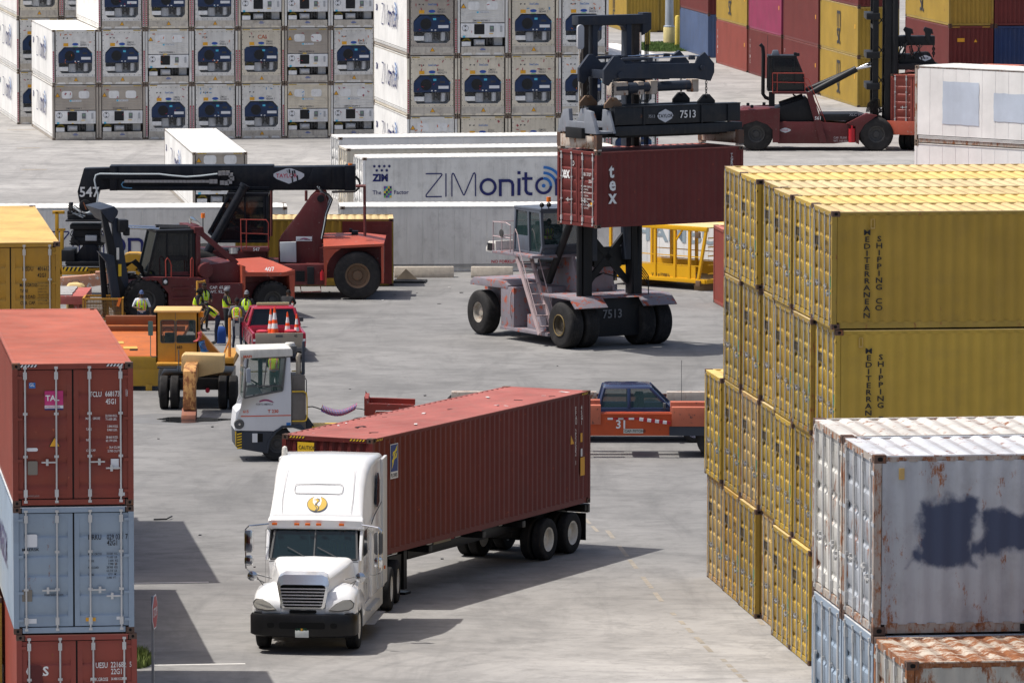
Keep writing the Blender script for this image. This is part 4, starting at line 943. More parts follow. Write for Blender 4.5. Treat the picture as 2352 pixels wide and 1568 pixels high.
M_tgrey = mat('mast_slate', '#2b323e', .45, spec=.25, dirt=.25, rust=.05, scale=1.5)
M_chrome = flat('chrome', (.72,.73,.74), .12, 1.0)
M_mirror = flat('mirror_steel', (.55,.56,.58), .2, 1.0)
M_pinkp = mat('faded_mauve_paint', '#868087', .6, dirt=.45, chips=.9, chipcol=(.38,.09,.05,1), rust=.06, scale=.5)
M_amber = flat('beacon_amber', (.85,.20,.02), .25)
M_seat = flat('seat_black', (.02,.02,.022), .7)
M_hose = flat('hose_black', (.015,.015,.015), .5)
def glass_mat(name, col, alpha, rough=.03):
    m = bpy.data.materials.new(name); m.use_nodes = True; b = m.node_tree.nodes['Principled BSDF']
    b.inputs['Base Color'].default_value = (*col, 1); b.inputs['Alpha'].default_value = alpha; b.inputs['Roughness'].default_value = rough
    b.inputs['Specular IOR Level'].default_value = .45; return m
M_glass = glass_mat('cab_glass', (.03,.06,.06), .55); M_glassd = glass_mat('dark_glass', (.008,.012,.015), .9); M_glassc = glass_mat('clear_green_glass', (.10,.20,.18), .35)
WHEELS = {}
def wheel(root, c, r, w, side, mt, mr, lug=False, rr=.5, name='wheel', ang=0.0, dish=.25):
    """tyre with its rim; side -1: the outer face looks to local -y"""
    key = (round(r,3), round(w,3), side, mt.name, mr.name, lug, rr, dish)
    if key in WHEELS:
        a, b_ = WHEELS[key]; o = bpy.data.objects.new(name, a); COL.objects.link(o); o.parent = root; o.location = c; o.rotation_euler = (0,0,ang)
        q = bpy.data.objects.new('rim', b_); COL.objects.link(q); q.parent = o; return o
    b = MB(); s = side; h = w/2; ri = r*rr
    prof = [(ri, h*.72), (ri*1.06, h*.92), (r*.80, h), (r*.93, h*.94), (r*.985, h*.78), (r, h*.6)]
    n = 5 if not lug else 1
    if not lug:
        for i in range(n):
            t0 = h*.6 - (i+.42)*(1.2*h)/n; t1 = t0 - 1.2*h/n*.16; prof += [(r, t0), (r*.982, t0-.001), (r*.982, t1), (r, t1-.001)]
    prof += [(r, -h*.6), (r*.985, -h*.78), (r*.93, -h*.94), (r*.80, -h), (ri*1.06, -h*.92), (ri, -h*.72)]
    if lug: prof = [(a*.955 if a > r*.9 else a, t) for a, t in prof]
    b.lathe([(a, t) for a, t in prof], (0,0,0), 'y', 36)
    if lug:
        for i in range(22):
            for q in (-1, 1):
                a = 2*pi*(i + (.5 if q > 0 else 0))/22; M = Matrix.Rotation(a, 3, 'Y') @ Matrix.Rotation(q*.5, 3, 'Z')
                cc = Matrix.Rotation(a, 3, 'Y') @ Vector((0, q*h*.48, r*.965)); b.box(cc, (r*.15, h*.95, r*.07), 0, M)
    me = b.mesh('wheel', [mt], sharp=40)
    g = MB(); q = [(ri*1.05, s*h*.86), (ri*1.0, s*h*.80), (ri*.90, s*h*.78), (ri*.80, s*h*(.78-dish*1.6)), (ri*.45, s*h*(.78-dish*1.9)), (ri*.40, s*h*(.70-dish)), (ri*.18, s*h*(.74-dish)), (0, s*h*(.74-dish))]
    g.lathe(q if s > 0 else q, (0,0,0), 'y', 28)
    for i in range(10): a = 2*pi*i/10; g.cyl((ri*.58*cos(a), s*h*(.78-dish*1.9), ri*.58*sin(a)), (ri*.58*cos(a), s*h*(.86-dish*1.9), ri*.58*sin(a)), ri*.05, n=6)
    g.lathe([(ri*1.02, -s*h*.7), (0, -s*h*.6)], (0,0,0), 'y', 20)
    me2 = g.mesh('rim', [mr], sharp=40); WHEELS[key] = (me, me2)
    return wheel(root, c, r, w, side, mt, mr, lug, rr, name, ang, dish)
def loop(root, name, pts, r, m, n=6, closed=False): return MB().tube(pts, r, n, closed=closed).build(name, m, root)
def hexbadge(cx, cz, w_, h_): return [(cx-w_/2, cz-h_*.12), (cx, cz-h_/2), (cx+w_/2, cz-h_*.12), (cx+w_*.47, cz+h_*.12), (cx, cz+h_/2), (cx-w_*.47, cz+h_*.12)]

# ---- reach stacker
T = thing('reach_stacker', 'Large dark red reach stacker with long black boom pointing left', 'reach stacker', at(822.6, 689), 0)
B_ = Loc(T, 560, 400, 4.3545); A_ = Loc(T, 180, 400, 4.356)
wc = B_.p(1460, 1262, .0); r_w = .90
wheel(T, (wc.x, .35, r_w), r_w, .72, -1, M_tyre, M_rimrust, rr=.50); wheel(T, (wc.x, 3.65, r_w), r_w, .72, 1, M_tyre, M_rimrust, rr=.50)
for x_ in (wc.x-5.9,):
    for y_ in (.4, 1.15, 3.05, 3.8): wheel(T, (x_, y_, r_w), r_w, .68, -1 if y_ < 2 else 1, M_tyre, M_rimrust, rr=.50)
b = MB()      # rear fender shell
prof = B_.xz([(1085,970),(1275,970),(1215,1010),(1160,1075),(1128,1150),(1122,1370),(1103,1372)], .0); b.prism(ccw(prof), 0, .12, 'y')
prof = B_.xz([(1715,950),(1745,940),(1745,1345),(1722,1340)], .0); b.prism(ccw(prof), .0, .5, 'y')
l0 = [B_.p(1090,970,0), B_.p(1748,941,0), B_.p(1748,912,0), B_.p(1090,944,0)]; b.add(l0, [(0,1,2,3)])
top = [B_.p(1086,838,1.1), B_.p(1480,832,1.1)]
b.add([l0[3], l0[2], top[1], top[0]], [(0,1,2,3)]); q = Vector((l0[2].x, 4.0, l0[2].z)); q2 = Vector((top[1].x, 2.9, top[1].z)); b.add([l0[2], q, q2, top[1]], [(0,1,2,3)])
b.add([top[0], top[1], q2, Vector((top[0].x, 2.9, top[0].z))], [(0,1,2,3)]); b.add([Vector((l0[3].x,4,l0[3].z)), q, q2, Vector((top[0].x,2.9,top[0].z))], [(0,1,2,3)])
b.build('counterweight_hood', M_hood, T, fix=False)
b = MB(); b.bx(wc.x-1.45, l0[1].x-.06, .78, 3.22, .75, l0[0].z-.02); b.build('engine_body', M_tred, T)
b = MB(); z1 = B_.p(800,1140,.15).z; z0 = B_.p(800,1365,.15).z; xr = B_.p(1100,1200,.15).x
b.bx(xr-6.6, xr, .6, 3.4, z0, z1); b.bx(xr-2.6, xr, .15, .6, z0, z1); b.bx(xr-6.0, xr-2.2, .9, 3.1, z1, z1+.45); b.build('chassis', M_tred, T, bevel=.02)
g = MB(); pl = B_.xz([(785,1210),(885,1210),(885,1325),(785,1325)], .14); g.prism(ccw(pl), .12, .16, 'y')
for i in range(5): z = pl[2][1] + .03 + i*.085; g.bx(pl[0][0]+.02, pl[1][0]-.02, .10, .13, z, z+.02)
g.build('grille', M_tblack, T)
g = MB(); q = B_.xz([(910,1165),(985,1165),(990,1355),(915,1355)], .05); g.prism(ccw(q), .0, .3, 'y'); g.build('fluid_tank', M_tblack, T, bevel=.03)
g = MB(); q = B_.p(1075,1260,-.05); g.cyl((q.x, -.02, q.z-.17), (q.x, -.02, q.z+.13), .07, n=12); g.cyl((q.x,-.02,q.z+.13),(q.x,-.02,q.z+.2),.03,n=8); g.build('fire_extinguisher', flat('extinguisher_red', (.45,.02,.03), .3), T)
g = MB(); P = [B_.p(X,Y,-.05) for X, Y in ((838,1375),(848,1440),(1065,1432),(1055,1372))]; g.tube(P, .025, 6); g.build('step', M_tred, T)
b = MB()      # boom support
pr = B_.xz([(1000,360),(1100,370),(1135,470),(1075,760),(1070,960),(1085,1140),(600,1140),(600,880),(800,620),(930,430)], .95); b.prism(ccw(pr), .95, 1.15, 'y'); b.build('boom_support', M_tred, T, bevel=.015)
b = MB(); b.prism(ccw(pr), 2.85, 3.05, 'y'); b.build('boom_support', M_tred, T, bevel=.015)
g = MB(); q = B_.p(1060,420,1.0); g.cyl((q.x,.85,q.z),(q.x,3.15,q.z),.14,n=12); g.build('pivot_pin', M_tblack, T)
g = MB(); g.prism(ccw(B_.xz([(613,900),(790,895),(795,1118),(618,1112)], .6)), .6, .9, 'y'); g.build('electrical_box', mat('box_grey', (.38,.40,.42), .4, dirt=.15), T, bevel=.02)
q = B_.p(790,835,.94); q2 = B_.p(965,885,.94); put_poly(T, 'sign', [(rectp(q.x, q2.x, q2.z, q.z), 0), (rectp(q.x+.03, q2.x-.03, q2.z+.03, q2.z+.03), 0)], .93, [M_lwht])
def wave_logo(root, x, z, w_, y, M=None):
    P = []
    for k, (dz, mi) in enumerate(((0,0),(.035,1),(.07,0))):
        up = [(x + w_*(t/8), z + w_*(dz + .10*sin(pi*t/8*1.2)) + w_*.03*(1 if t < 8 else 0)) for t in range(9)]; lo = [(x + w_*(t/8), z + w_*(dz + .085*sin(pi*t/8*1.2))) for t in range(8, -1, -1)]
        P.append((lo[::-1] + up[::-1], mi))
    put_poly(root, 'emblem', P, y, [flat('flag_red', (.5,.03,.05), .5), flat('flag_blue', (.04,.08,.3), .5)])
wave_logo(T, q.x+.16, q.z-.13, .38, .925); text('PORTS AMERICA', .075, M_ltxt, T, (q.x+.05, .922, q2.z+.03), ROT_F, 1.0, .004)
b = MB()      # boom: outer and inner section (centre plane y = 2)
b.prism(ccw(B_.xz([(-330,95),(1320,72),(1430,72),(1435,330),(-330,335)], 1.55)), 1.55, 2.45, 'y')
b.prism(ccw(B_.xz([(975,95),(1170,95),(1170,300),(900,265)], 1.50)), 1.50, 1.56, 'y')
b.prism(ccw(B_.xz([(1320,66),(1432,66),(1436,335),(1320,335)], 1.48)), 1.48, 2.52, 'y')
bo = b.build('boom', M_tnavy, T, bevel=.012)
b = MB(); b.prism(ccw(A_.xz([(420,70),(2200,64),(2200,338),(420,338)], 1.56)), 1.56, 2.44, 'y'); b.prism(ccw(A_.xz([(415,72),(500,72),(500,340),(415,340)], 1.50)), 1.50, 2.50, 'y')
b.bx(A_.p(640,300,1.5).x, A_.p(2150,300,1.5).x, 1.49, 1.56, A_.p(900,330,1.5).z, A_.p(900,295,1.5).z)
b.bx(A_.p(300,200,1.5).x, A_.p(1610,200,1.5).x, 1.46, 1.56, A_.p(900,210,1.5).z, A_.p(900,165,1.5).z); b.build('boom_section', M_tnavy, T, bevel=.01)
b = MB(); b.prism(ccw(A_.xz([(135,100),(420,92),(420,325),(310,335),(265,470),(235,540),(105,540),(85,460),(65,350)], 1.66)), 1.66, 2.34, 'y'); bh = b.build('boom_head', M_tnavy, T, bevel=.012)
q = A_.p(85,405,1.65); text('547', .52, M_wht, T, (q.x, 1.645, q.z), ROT_F, .95, .02)
g = MB(); q = A_.p(150,505,1.6); g.lathe([(0,-.03),(.16,-.03),(.22,-.02),(.24,.05)], (q.x,1.62,q.z), 'y', 20); g.bar((q.x-.06,1.58,q.z+.12),(q.x+.04,1.58,q.z-.14),.06,.03,1); g.build('pivot_hub', [M_tblack, flat('copper_brown', (.35,.12,.05), .5)], T)
P = [A_.p(X,Y,1.42) for X, Y in ((1590,155),(1400,178),(1250,188),(1100,175),(950,158),(600,158),(310,155),(265,170),(250,220),(262,290),(290,380),(280,470),(250,540),(180,580),(60,610))]
loop(T, 'hydraulic_hose', P, .035, flat('hose_silver', (.45,.50,.52), .3), 6)
P = [A_.p(X,Y,1.44) for X, Y in ((600,240),(560,250),(545,270),(560,300),(600,310),(660,312))]; loop(T, 'hydraulic_hose', P, .025, flat('hose_blue', (.08,.22,.35), .4))
ch = MB(); pts = [(600+i*42, 238) for i in range(24)] + [(1590+50*cos(R(a))*2.6, 200-0 + 50*sin(R(a))*1.0) for a in ()]
pts += [(1640,252),(1690,255),(1725,240),(1748,205),(1735,170),(1700,148),(1660,148),(1620,150)]
for X, Y in pts:
    q = A_.p(X, Y, 1.42); ch.box((q.x, 1.45, q.z), (.16, .10, .10 if X < 1500 else .16))
ch.build('energy_chain', mat('chain_grey', (.35,.34,.33), .5, dirt=.4, scale=4), T)
b = MB(); a0 = A_.p(1890,280,.62); a1 = A_.p(1445,1075,.62); dd = (a1-a0); a2 = a0 + dd*.97; b.cyl(a0, a2, .165, n=16); b.cyl(a0 - dd*.01, a0 + dd*.03, .20, n=16); b.build('lift_cylinder', M_tnavy, T)
b = MB(); off = Vector((0,2.7,0)); b.cyl(a0+off, a2+off, .165, n=16); b.build('lift_cylinder', M_tnavy, T)
M_tw = flat('badge_white', (.55,.57,.60), .5)
def badge(root, x0, x1, z0, z1, y, rot=0, mi=None):
    cx, cz = (x0+x1)/2, (z0+z1)/2; W_, H_ = x1-x0, z1-z0
    pts = [(x0+W_*.02, cz-H_*.02), (x0+W_*.12, cz-H_*.2), (cx, z0), (x1-W_*.12, cz-H_*.2), (x1-W_*.02, cz-H_*.02), (x1-W_*.02, cz+H_*.14), (x1-W_*.1, cz+H_*.24), (cx+W_*.08, z1), (cx-W_*.08, z1), (x0+W_*.1, cz+H_*.24), (x0+W_*.02, cz+H_*.14)]
    put_poly(root, 'emblem', [(pts, 0)], y, [M_tw]); text('TAYLOR', H_*.36, mi or flat('badge_red', (.50,.06,.10), .5), root, (x0+W_*.10, y-.004, cz-H_*.10), ROT_F, W_/H_*.48, .02)
q = B_.p(537,95,1.53); q2 = B_.p(885,262,1.53); badge(T, q.x, q2.x, q2.z, q.z, 1.535)
g = MB()
for X, Y, l_ in ((690,110,30),(715,105,45),(750,120,60),(770,115,35),(745,180,70),(802,170,80)):
    a_, b2 = B_.p(X,Y,1.52), B_.p(X+8,Y+l_,1.52); g.bar(a_, b2, .05, .01)
g.build('peeling_marks', M_tnavy, T)
def cabin(root, prof, y0, y1, mf, mg, roof=.07, bar=.07, sill=None, seat=True, name='cab', mlow=None, mull=None, wall=None):
    """prof: outline (x,z) of the side, counter-clockwise; glass box with bars along its edges and a closed lower part"""
    ccw_ = ccw(prof); zs = [p[1] for p in ccw_]; xs = [p[0] for p in ccw_]; zt, zb = max(zs), min(zs); sill = sill if sill is not None else zb + (zt-zb)*.35
    f = MB(); n = len(ccw_)
    for y in (y0, y1):
        for i in range(n):
            a, c = ccw_[i], ccw_[(i+1) % n]; f.bar((a[0],y,a[1]), (c[0],y,c[1]), bar)
        for mx in (mull or []): f.bar((mx,y,sill),(mx,y,zt), bar*.6)
    for p in ccw_: f.bar((p[0],y0,p[1]), (p[0],y1,p[1]), bar)
    f.bx(min(p[0] for p in ccw_ if p[1] > zt-.25)-.06, max(p[0] for p in ccw_ if p[1] > zt-.25)+.06, y0-.07, y1+.07, zt, zt+roof)
    f.bx(min(xs), max(xs), y0+.02, y1-.02, zb-.03, zb+.03)
    co = f.build(name, mf, root, bevel=.008)
    lo = []      # lower closed part
    for i in range(n):
        a, c = ccw_[i], ccw_[(i+1) % n]
        if a[1] <= sill: lo.append(a)
        if (a[1]-sill)*(c[1]-sill) < 0: t = (sill-a[1])/(c[1]-a[1]); lo.append((a[0]+(c[0]-a[0])*t, sill))
    if len(lo) > 2:
        q = MB(); q.prism(lo, y0+.01, y0+.03, 'y'); q.prism(lo, y1-.03, y1-.01, 'y'); q.bx(max(xs)-.03, max(xs)-.01, y0+.02, y1-.02, zb, sill); q.build('cab_panel', mlow or mf, co)
    gl = MB(); ins = [(p[0], p[1]) for p in ccw_]
    for y in (y0+.005, y1-.005): gl.add([(p[0],y,p[1]) for p in ins], [tuple(range(n))])
    for i in range(n):
        a, c = ccw_[i], ccw_[(i+1) % n]
        if abs(a[1]-c[1]) > .3: gl.add([(a[0],y0,a[1]),(c[0],y0,c[1]),(c[0],y1,c[1]),(a[0],y1,a[1])], [(0,1,2,3)])
    gl.build('window', mg, co, fix=False)
    if seat:
        cx = (min(xs)+max(xs))/2 + .1; s_ = MB(); ym = (y0+y1)/2; s_.bx(cx-.25, cx+.25, ym-.25, ym+.25, zb+.35, zb+.55); s_.bx(cx+.2, cx+.32, ym-.24, ym+.24, zb+.5, zb+1.15); s_.build('seat', M_seat, co, bevel=.03)
        s_ = MB(); s_.tube([(cx-.42+.06*sin(a), ym+.2*cos(a), zb+.80+.17*sin(a)) for a in [2*pi*i/14 for i in range(14)]], .016, 6, closed=True); s_.cyl((cx-.42,ym,zb+.8),(cx-.6,ym,zb+.3),.03,n=6); s_.build('steering_wheel', M_seat, co)
    return co
pr = A_.xz([(1610,890),(1500,790),(1710,400),(2130,385),(2130,890)], .9)
cabin(T, pr, .9, 2.5, M_tnavy, M_glassd, sill=A_.p(1900,800,.9).z, bar=.10, mull=[A_.p(1890,600,.9).x, A_.p(2100,600,.9).x])
b = MB()      # platform with rails
q0, q1 = A_.p(1862,970,.35), A_.p(2150,1000,.35); b.bx(q0.x, q1.x, .3, 1.0, q1.z, q0.z); b.build('platform', M_tred, T, bevel=.01); text('547', .17, M_wht, T, ((q0.x+q1.x)/2-.1, .295, q1.z+.03), ROT_F, 1, .01)
M_rail = mat('rail_red', '#a04035', .5, dirt=.2, rust=.1)
for P in ([(1850,1000),(1843,650),(2120,655),(2145,690),(2145,1000)], [(1905,650),(1905,1000)], [(1846,800),(2140,810)]): loop(T, 'handrail', [A_.p(X,Y,.33) for X,Y in P], .022, M_rail)
for X0, Y0, X1, Y1, y in ((520,335,520,830,3.6),(900,335,900,450,3.8),(1535,285,1540,830,.5),(1440,285,1550,285,.5)):
    loop(T, 'guard_post', [B_.p(X0,Y0,y), B_.p(X1,Y1,y)], .055, M_tred, 4)
g = MB(); q = B_.p(1380,60,1.9); g.cyl((q.x,1.9,q.z-.08),(q.x,1.9,q.z+.07),.08,n=12); g.build('beacon', M_amber, T)
g = MB(); q = B_.p(1430,800,2.0); g.box(q, (.25,.3,.2)); g.box(q+Vector((-.15,0,.1)), (.12,.1,.15)); g.build('rear_lamps', M_tblack, T, bevel=.02)
loop(T, 'hydraulic_hose', [B_.p(X,Y,1.45) for X, Y in ((1435,180),(1470,215),(1485,260),(1470,310),(1430,345),(1250,348),(1180,350))], .05, M_hose)
for k in range(4): loop(T, 'hydraulic_hose', [B_.p(X+k*9,Y+k*4,1.0-k*.03) for X, Y in ((1020,290),(1060,340),(1120,365),(1160,420),(1130,500),(1100,580),(1080,700),(1050,850))], .03, M_hose if k % 2 else flat('hose_silver', (.45,.5,.52), .3))
q = B_.p(80,990,.8); g = MB(); q = A_.p(1765,985,1.0); g.cyl((q.x,1,q.z-.12),(q.x,1,q.z+.1),.19,n=16); g.build('air_cleaner', M_rimw, T)
# spreader head hanging from the boom
g = MB(); h0 = A_.p(0,0,2.0)
def bxz(b, L_, X0, Y0, X1, Y1, y0, y1, m=0):
    a, c = L_.p(X0,Y0,y0), L_.p(X1,Y1,y0); b.bx(min(a.x,c.x), max(a.x,c.x), y0, y1, min(a.z,c.z), max(a.z,c.z), m)
Q_ = Loc(T, 0, 500, 5.226)   # left crop
g = MB(); bxz(g, Q_, 890,200,1330,280, 1.5,2.6); bxz(g, Q_, 860,270,1330,290, 1.3,2.8); bxz(g, Q_, 920,330,1330,390, 1.5,2.6); bxz(g, Q_, 960,390,1320,500, 1.7,2.4)
bxz(g, Q_, 905,40,960,150, 1.7,1.9); bxz(g, Q_, 885,150,985,240, 1.6,2.0); bxz(g, Q_, 930,500,1360,600, 1.6,2.5); g.build('rotator', M_tblack, T, bevel=.03)
g = MB(); g.prism(ccw(Q_.xz([(935,810),(1090,600),(1110,590),(1260,590),(1300,640),(1310,820)], 1.5)), 1.5, 2.6, 'y'); g.build('spreader_housing', M_tnavy, T, bevel=.02)
g = MB(); bxz(g, Q_, 810,665,980,810, 1.2,2.9); bxz(g, Q_, 860,815,1330,850, 1.1,3.0); bxz(g, Q_, 870,855,1330,875, 1.1,3.0); g.build('spreader_beam', M_tblack, T, bevel=.01)
g = MB(); a, c = Q_.p(830,880,1.1), Q_.p(1160,935,1.1); hazard(g, a.x, c.x, c.z, a.z, 1.1, 6); g.build('hazard_marking', [M_blk, M_hz_y], T, fix=False)
g = MB(); a, c = Q_.p(1120,470,1.4), Q_.p(1270,540,1.4); g.bx(a.x,c.x,1.4,1.7,c.z,a.z); g.build('junction_box', mat('box_grey', (.38,.40,.42), .4, dirt=.15), T, bevel=.02)
r = random.Random(3)
for k in range(9):
    x0, y0_ = 900+r.randint(0,80), 60+r.randint(-40,60); P = [Q_.p(x0,y0_,1.5), Q_.p(x0+r.randint(10,90),y0_+60,1.4), Q_.p(960+r.randint(-40,120),180,1.4), Q_.p(1060+r.randint(-60,120),210+r.randint(-30,30),1.4)]
    loop(T, 'hydraulic_hose', P, .022, M_hose if k % 3 else flat('hose_silver', (.45,.5,.52), .3), 5)
for k in range(7):
    P = [Q_.p(960+r.randint(-20,30), 400+k*30,1.5), Q_.p(940+r.randint(-30,20), 460+k*20,1.45), Q_.p(990+r.randint(0,60), 560+r.randint(-30,60),1.45)]
    loop(T, 'hydraulic_hose', P, .02, M_hose, 5)
    P = [Q_.p(1290+r.randint(0,60), 400+k*30,1.5), Q_.p(1340+r.randint(0,40), 470+k*20,1.45), Q_.p(1290+r.randint(0,60), 580+r.randint(-30,60),1.45)]
    loop(T, 'hydraulic_hose', P, .02, M_hose, 5)

# ---- forklift with lugged tyres, turned a little towards us
T = thing('forklift_truck', 'Dark red heavy forklift with lugged tyres and black cab beside the workers', 'forklift', at(339, 741), 0); T.rotation_euler = (0,0,R(17))
A_ = Loc(T, 180, 400, 4.356); B_ = Loc(T, 560, 400, 4.3545); C4 = Loc(T, 0, 380, 2.306); F_ = Loc(T, 300, 700, 4.704)
rw = .78; w0 = C4.p(845, 868, .0); w1 = C4.p(1580, 852, .0)
for x_, r_, wd in ((w0.x, rw, .62), (w1.x, .68, .55)):
    wheel(T, (x_, wd/2, r_), r_, wd, -1, M_tyre, M_rimk, lug=True, rr=.46); wheel(T, (x_, 3.1-wd/2, r_), r_, wd, 1, M_tyre, M_rimk, lug=True, rr=.46)
b = MB()
b.prism(ccw(A_.xz([(770,1290),(800,1318),(940,1318),(1060,1460),(1060,1800),(1500,1800),(1500,1285),(900,1280)], .02)), .02, .35, 'y'); b.build('step_panel', M_tred, T, bevel=.01)
b = MB(); pr = A_.xz([(1400,1285),(1480,1345),(1880,1345),(1880,1800),(1500,1800),(1400,1700)], .0); b.prism(ccw(pr), .0, .5, 'y'); b.build('side_tank', M_tred, T, bevel=.015)
b = MB(); b.bx(w0.x-.3, w1.x+.3, .62, 2.5, .45, 1.35); b.bx(w0.x+1.0, w1.x, .5, 2.6, 1.3, 1.75); b.build('chassis', M_tred, T, bevel=.02)
b = MB(); pr = A_.xz([(1500,1140),(1760,1110),(1880,1180),(1880,1345),(1480,1345)], .35); b.prism(ccw(pr), .35, 2.7, 'y'); b.build('engine_cover', M_tred, T, bevel=.02)
b = MB()      # rear hood and fender
l0 = [B_.p(190,1160,0), B_.p(240,1270,0), B_.p(650,1268,0), B_.p(778,1250,0), B_.p(778,1200,0), B_.p(650,1225,0), B_.p(230,1225,0)]
b.prism(ccw([(p.x,p.z) for p in l0[1:]]), 0, .1, 'y')
t0, t1, t2 = B_.p(190,1150,.25), B_.p(650,1180,.25), B_.p(775,1195,.3); u0, u1 = B_.p(165,1100,1.6), B_.p(680,1108,1.6); yb = 3.0
a, c, d_ = Vector((l0[6].x,0,l0[6].z)), Vector((l0[5].x,0,l0[5].z)), Vector((l0[4].x,.3,l0[4].z))
b.add([a, c, Vector((c.x-.15,1.2,c.z+.22)), Vector((a.x,1.2,a.z+.22))], [(0,1,2,3)]); b.add([c, d_, Vector((d_.x-.5,1.2,d_.z+.24)), Vector((c.x-.15,1.2,c.z+.22))], [(0,1,2,3)])
b.add([Vector((a.x,1.2,a.z+.22)), Vector((c.x-.15,1.2,c.z+.22)), Vector((d_.x-.5,1.2,d_.z+.24)), Vector((d_.x-.5,3.0,d_.z+.24)), Vector((a.x,3.0,a.z+.22))], [(0,1,2,3,4)]); b.add([d_, Vector((d_.x,3.0,d_.z)), Vector((d_.x-.5,3.0,d_.z+.24)), Vector((d_.x-.5,1.2,d_.z+.24))], [(0,1,2,3)])
q = B_.xz([(715,1240),(778,1240),(775,1560),(740,1560)], .0); b.prism(ccw(q), 0, 3.0, 'y'); q = B_.xz([(205,1150),(240,1160),(240,1400),(215,1560),(205,1560)], 0); b.prism(ccw(q), 0, .5, 'y')
b.build('counterweight', M_hood, T, fix=False)
q = B_.p(452,1212,.15); text('407', .24, M_wht, T, (q.x, .12, q.z), (pi/2-.6,0,0), 1.0, .015)
q = A_.p(1505,1408,0); text('CAP. 65,000\nWT. 92,300', .15, M_wht, T, (q.x, -.006, q.z), ROT_F, 1.0, .012, line=1.05)
for P in ([(1030,1290),(1025,1100),(1045,1070),(1070,1100),(1088,1150),(1088,1290)], [(1300,1290),(1300,1090),(1315,1068),(1325,1090),(1325,1280)]): loop(T, 'handrail', [A_.p(X,Y,.05) for X,Y in P], .022, M_rail)
for Y in (1395, 1500): 
    g = MB(); a, c = A_.p(1100,Y,-.02), A_.p(1285,Y+12,-.02); g.bx(a.x,c.x,-.06,.2,c.z,a.z); g.build('step', M_tred, T)
g = MB(); q = A_.p(1022,1330,-.01); g.bx(q.x-.1,q.x+.1,-.04,.05,q.z-.12,q.z+.12); g.lathe([(0,-.06),(.05,-.05),(.07,-.04)],(q.x,0,q.z),'y',12,1); g.build('work_lamp', [M_tblack, M_lwht], T)
b = MB()      # A-frame
for y in (.45, 2.45):
    for (X0,Y0,X1,Y1,wd) in ((1375,770,1375,1270,.22),(1400,790,1800,1130,.18)):
        b.bar(A_.p(X0,Y0,y), A_.p(X1,Y1,y), .16, wd)
b.prism(ccw(A_.xz([(1335,735),(1435,735),(1445,800),(1335,800)], .4)), .35, 2.6, 'y'); b.build('guard_frame', M_tred, T, bevel=.01)
pr = A_.xz([(900,1270),(835,1240),(935,790),(1335,795),(1330,1275)], .5)
co = cabin(T, pr, .5, 1.9, M_tblack, M_glassd, bar=.09, sill=A_.p(1000,1250,.5).z, mull=[A_.p(1040,900,.5).x, A_.p(1280,900,.5).x])
g = MB(); a, c = A_.p(1058,1050,.44), A_.p(1265,1095,.44); g.bx(a.x,c.x,.43,.47,c.z,a.z); g.build('cab_bar', M_tblack, co)
for yy, X in ((1.0, 0), (1.35, -40)):
    b = MB(); b.cyl(A_.p(955+X,755+X*.5,yy), A_.p(1335,760+X*.4,yy), .105, n=14); b.build('tilt_cylinder', M_tblack, T)
    b = MB(); b.cyl(A_.p(600+X*.3,745+X*.5,yy), A_.p(955+X,755+X*.5,yy), .045, n=12); b.build('cylinder_rod', M_chrome, T)
g = MB(); q = A_.p(1432,620,1.0); g.cyl((q.x,1,q.z-.05),(q.x,1,q.z+.12),.075,n=12); g.cyl((q.x,1,q.z-.5),(q.x,1,q.z-.05),.02,n=6,m=1); g.build('beacon', [M_amber, M_tblack], T)
g = MB(); g.prism(ccw(A_.xz([(1295,620),(1330,625),(1420,710),(1390,725),(1290,700)], .9)), .9, 1.1, 'y'); g.build('head_lamp', M_chrome, T, bevel=.02)
g = MB(); q = A_.p(1445,1200,.3); g.cyl((q.x,.0,q.z),(q.x,.35,q.z),.26,n=20); q2 = A_.p(1460,1130,.3); g.cyl((q2.x,.2,q2.z-.1),(q2.x,.2,q2.z+.05),.13,n=14); g.build('air_cleaner', M_tred, T, bevel=.01)
# mast, leaning back, and its fork carriage
for k, (y0, y1) in enumerate(((.35,.60),(2.4,2.65))):
    b = MB(); b.prism(ccw(A_.xz([(320,560),(370,560),(460,880),(540,1300),(640,1500),(640,1650),(500,1650),(400,1000)], y0)), y0, y1, 'y'); b.build('mast_rail', M_tblack, T, bevel=.008)
    b = MB(); b.prism(ccw(A_.xz([(440,640),(510,640),(560,900),(620,1290),(640,1650),(560,1650),(470,1000)], y0)), y0+.02, y1-.02, 'y'); b.build('mast_rail', M_tgrey, T, bevel=.008)
b = MB(); b.prism(ccw(A_.xz([(310,545),(470,510),(512,560),(505,600),(440,700),(415,680)], .3)), .3, 2.7, 'y'); b.build('mast_crosshead', M_tgrey, T, bevel=.03)
for Y in (900, 1250, 1500): 
    g = MB(); q = A_.p(400+(Y-560)*.17, Y, .6); g.bx(q.x-.04,q.x+.12,.6,2.4,q.z-.12,q.z+.12); g.build('mast_crossbar', M_tblack, T)
b = MB(); b.prism(ccw(A_.xz([(290,1000),(440,1040),(465,1050),(545,1568),(545,1700),(480,1700),(385,1120)], .2)), .2, .45, 'y'); b.build('fork_carriage', M_tgrey, T, bevel=.015)
for k in range(4):
    g = MB(); g.prism(ccw(A_.xz([(300+k*8,1010),(335+k*8,1020),(385+k*8,1560),(385+k*8,1720),(350+k*8,1720)], .6+k*.5)), .6+k*.5, .7+k*.5, 'y'); g.build('carriage_bar', M_tblack, T)
for k in range(5): loop(T, 'hydraulic_hose', [A_.p(590,1130+k*10,.7+k*.1), A_.p(660+k*10,1120-k*8,.7+k*.1), A_.p(720+k*14,1170,.7+k*.1), A_.p(790,1280,.7+k*.1)], .028, M_hose)
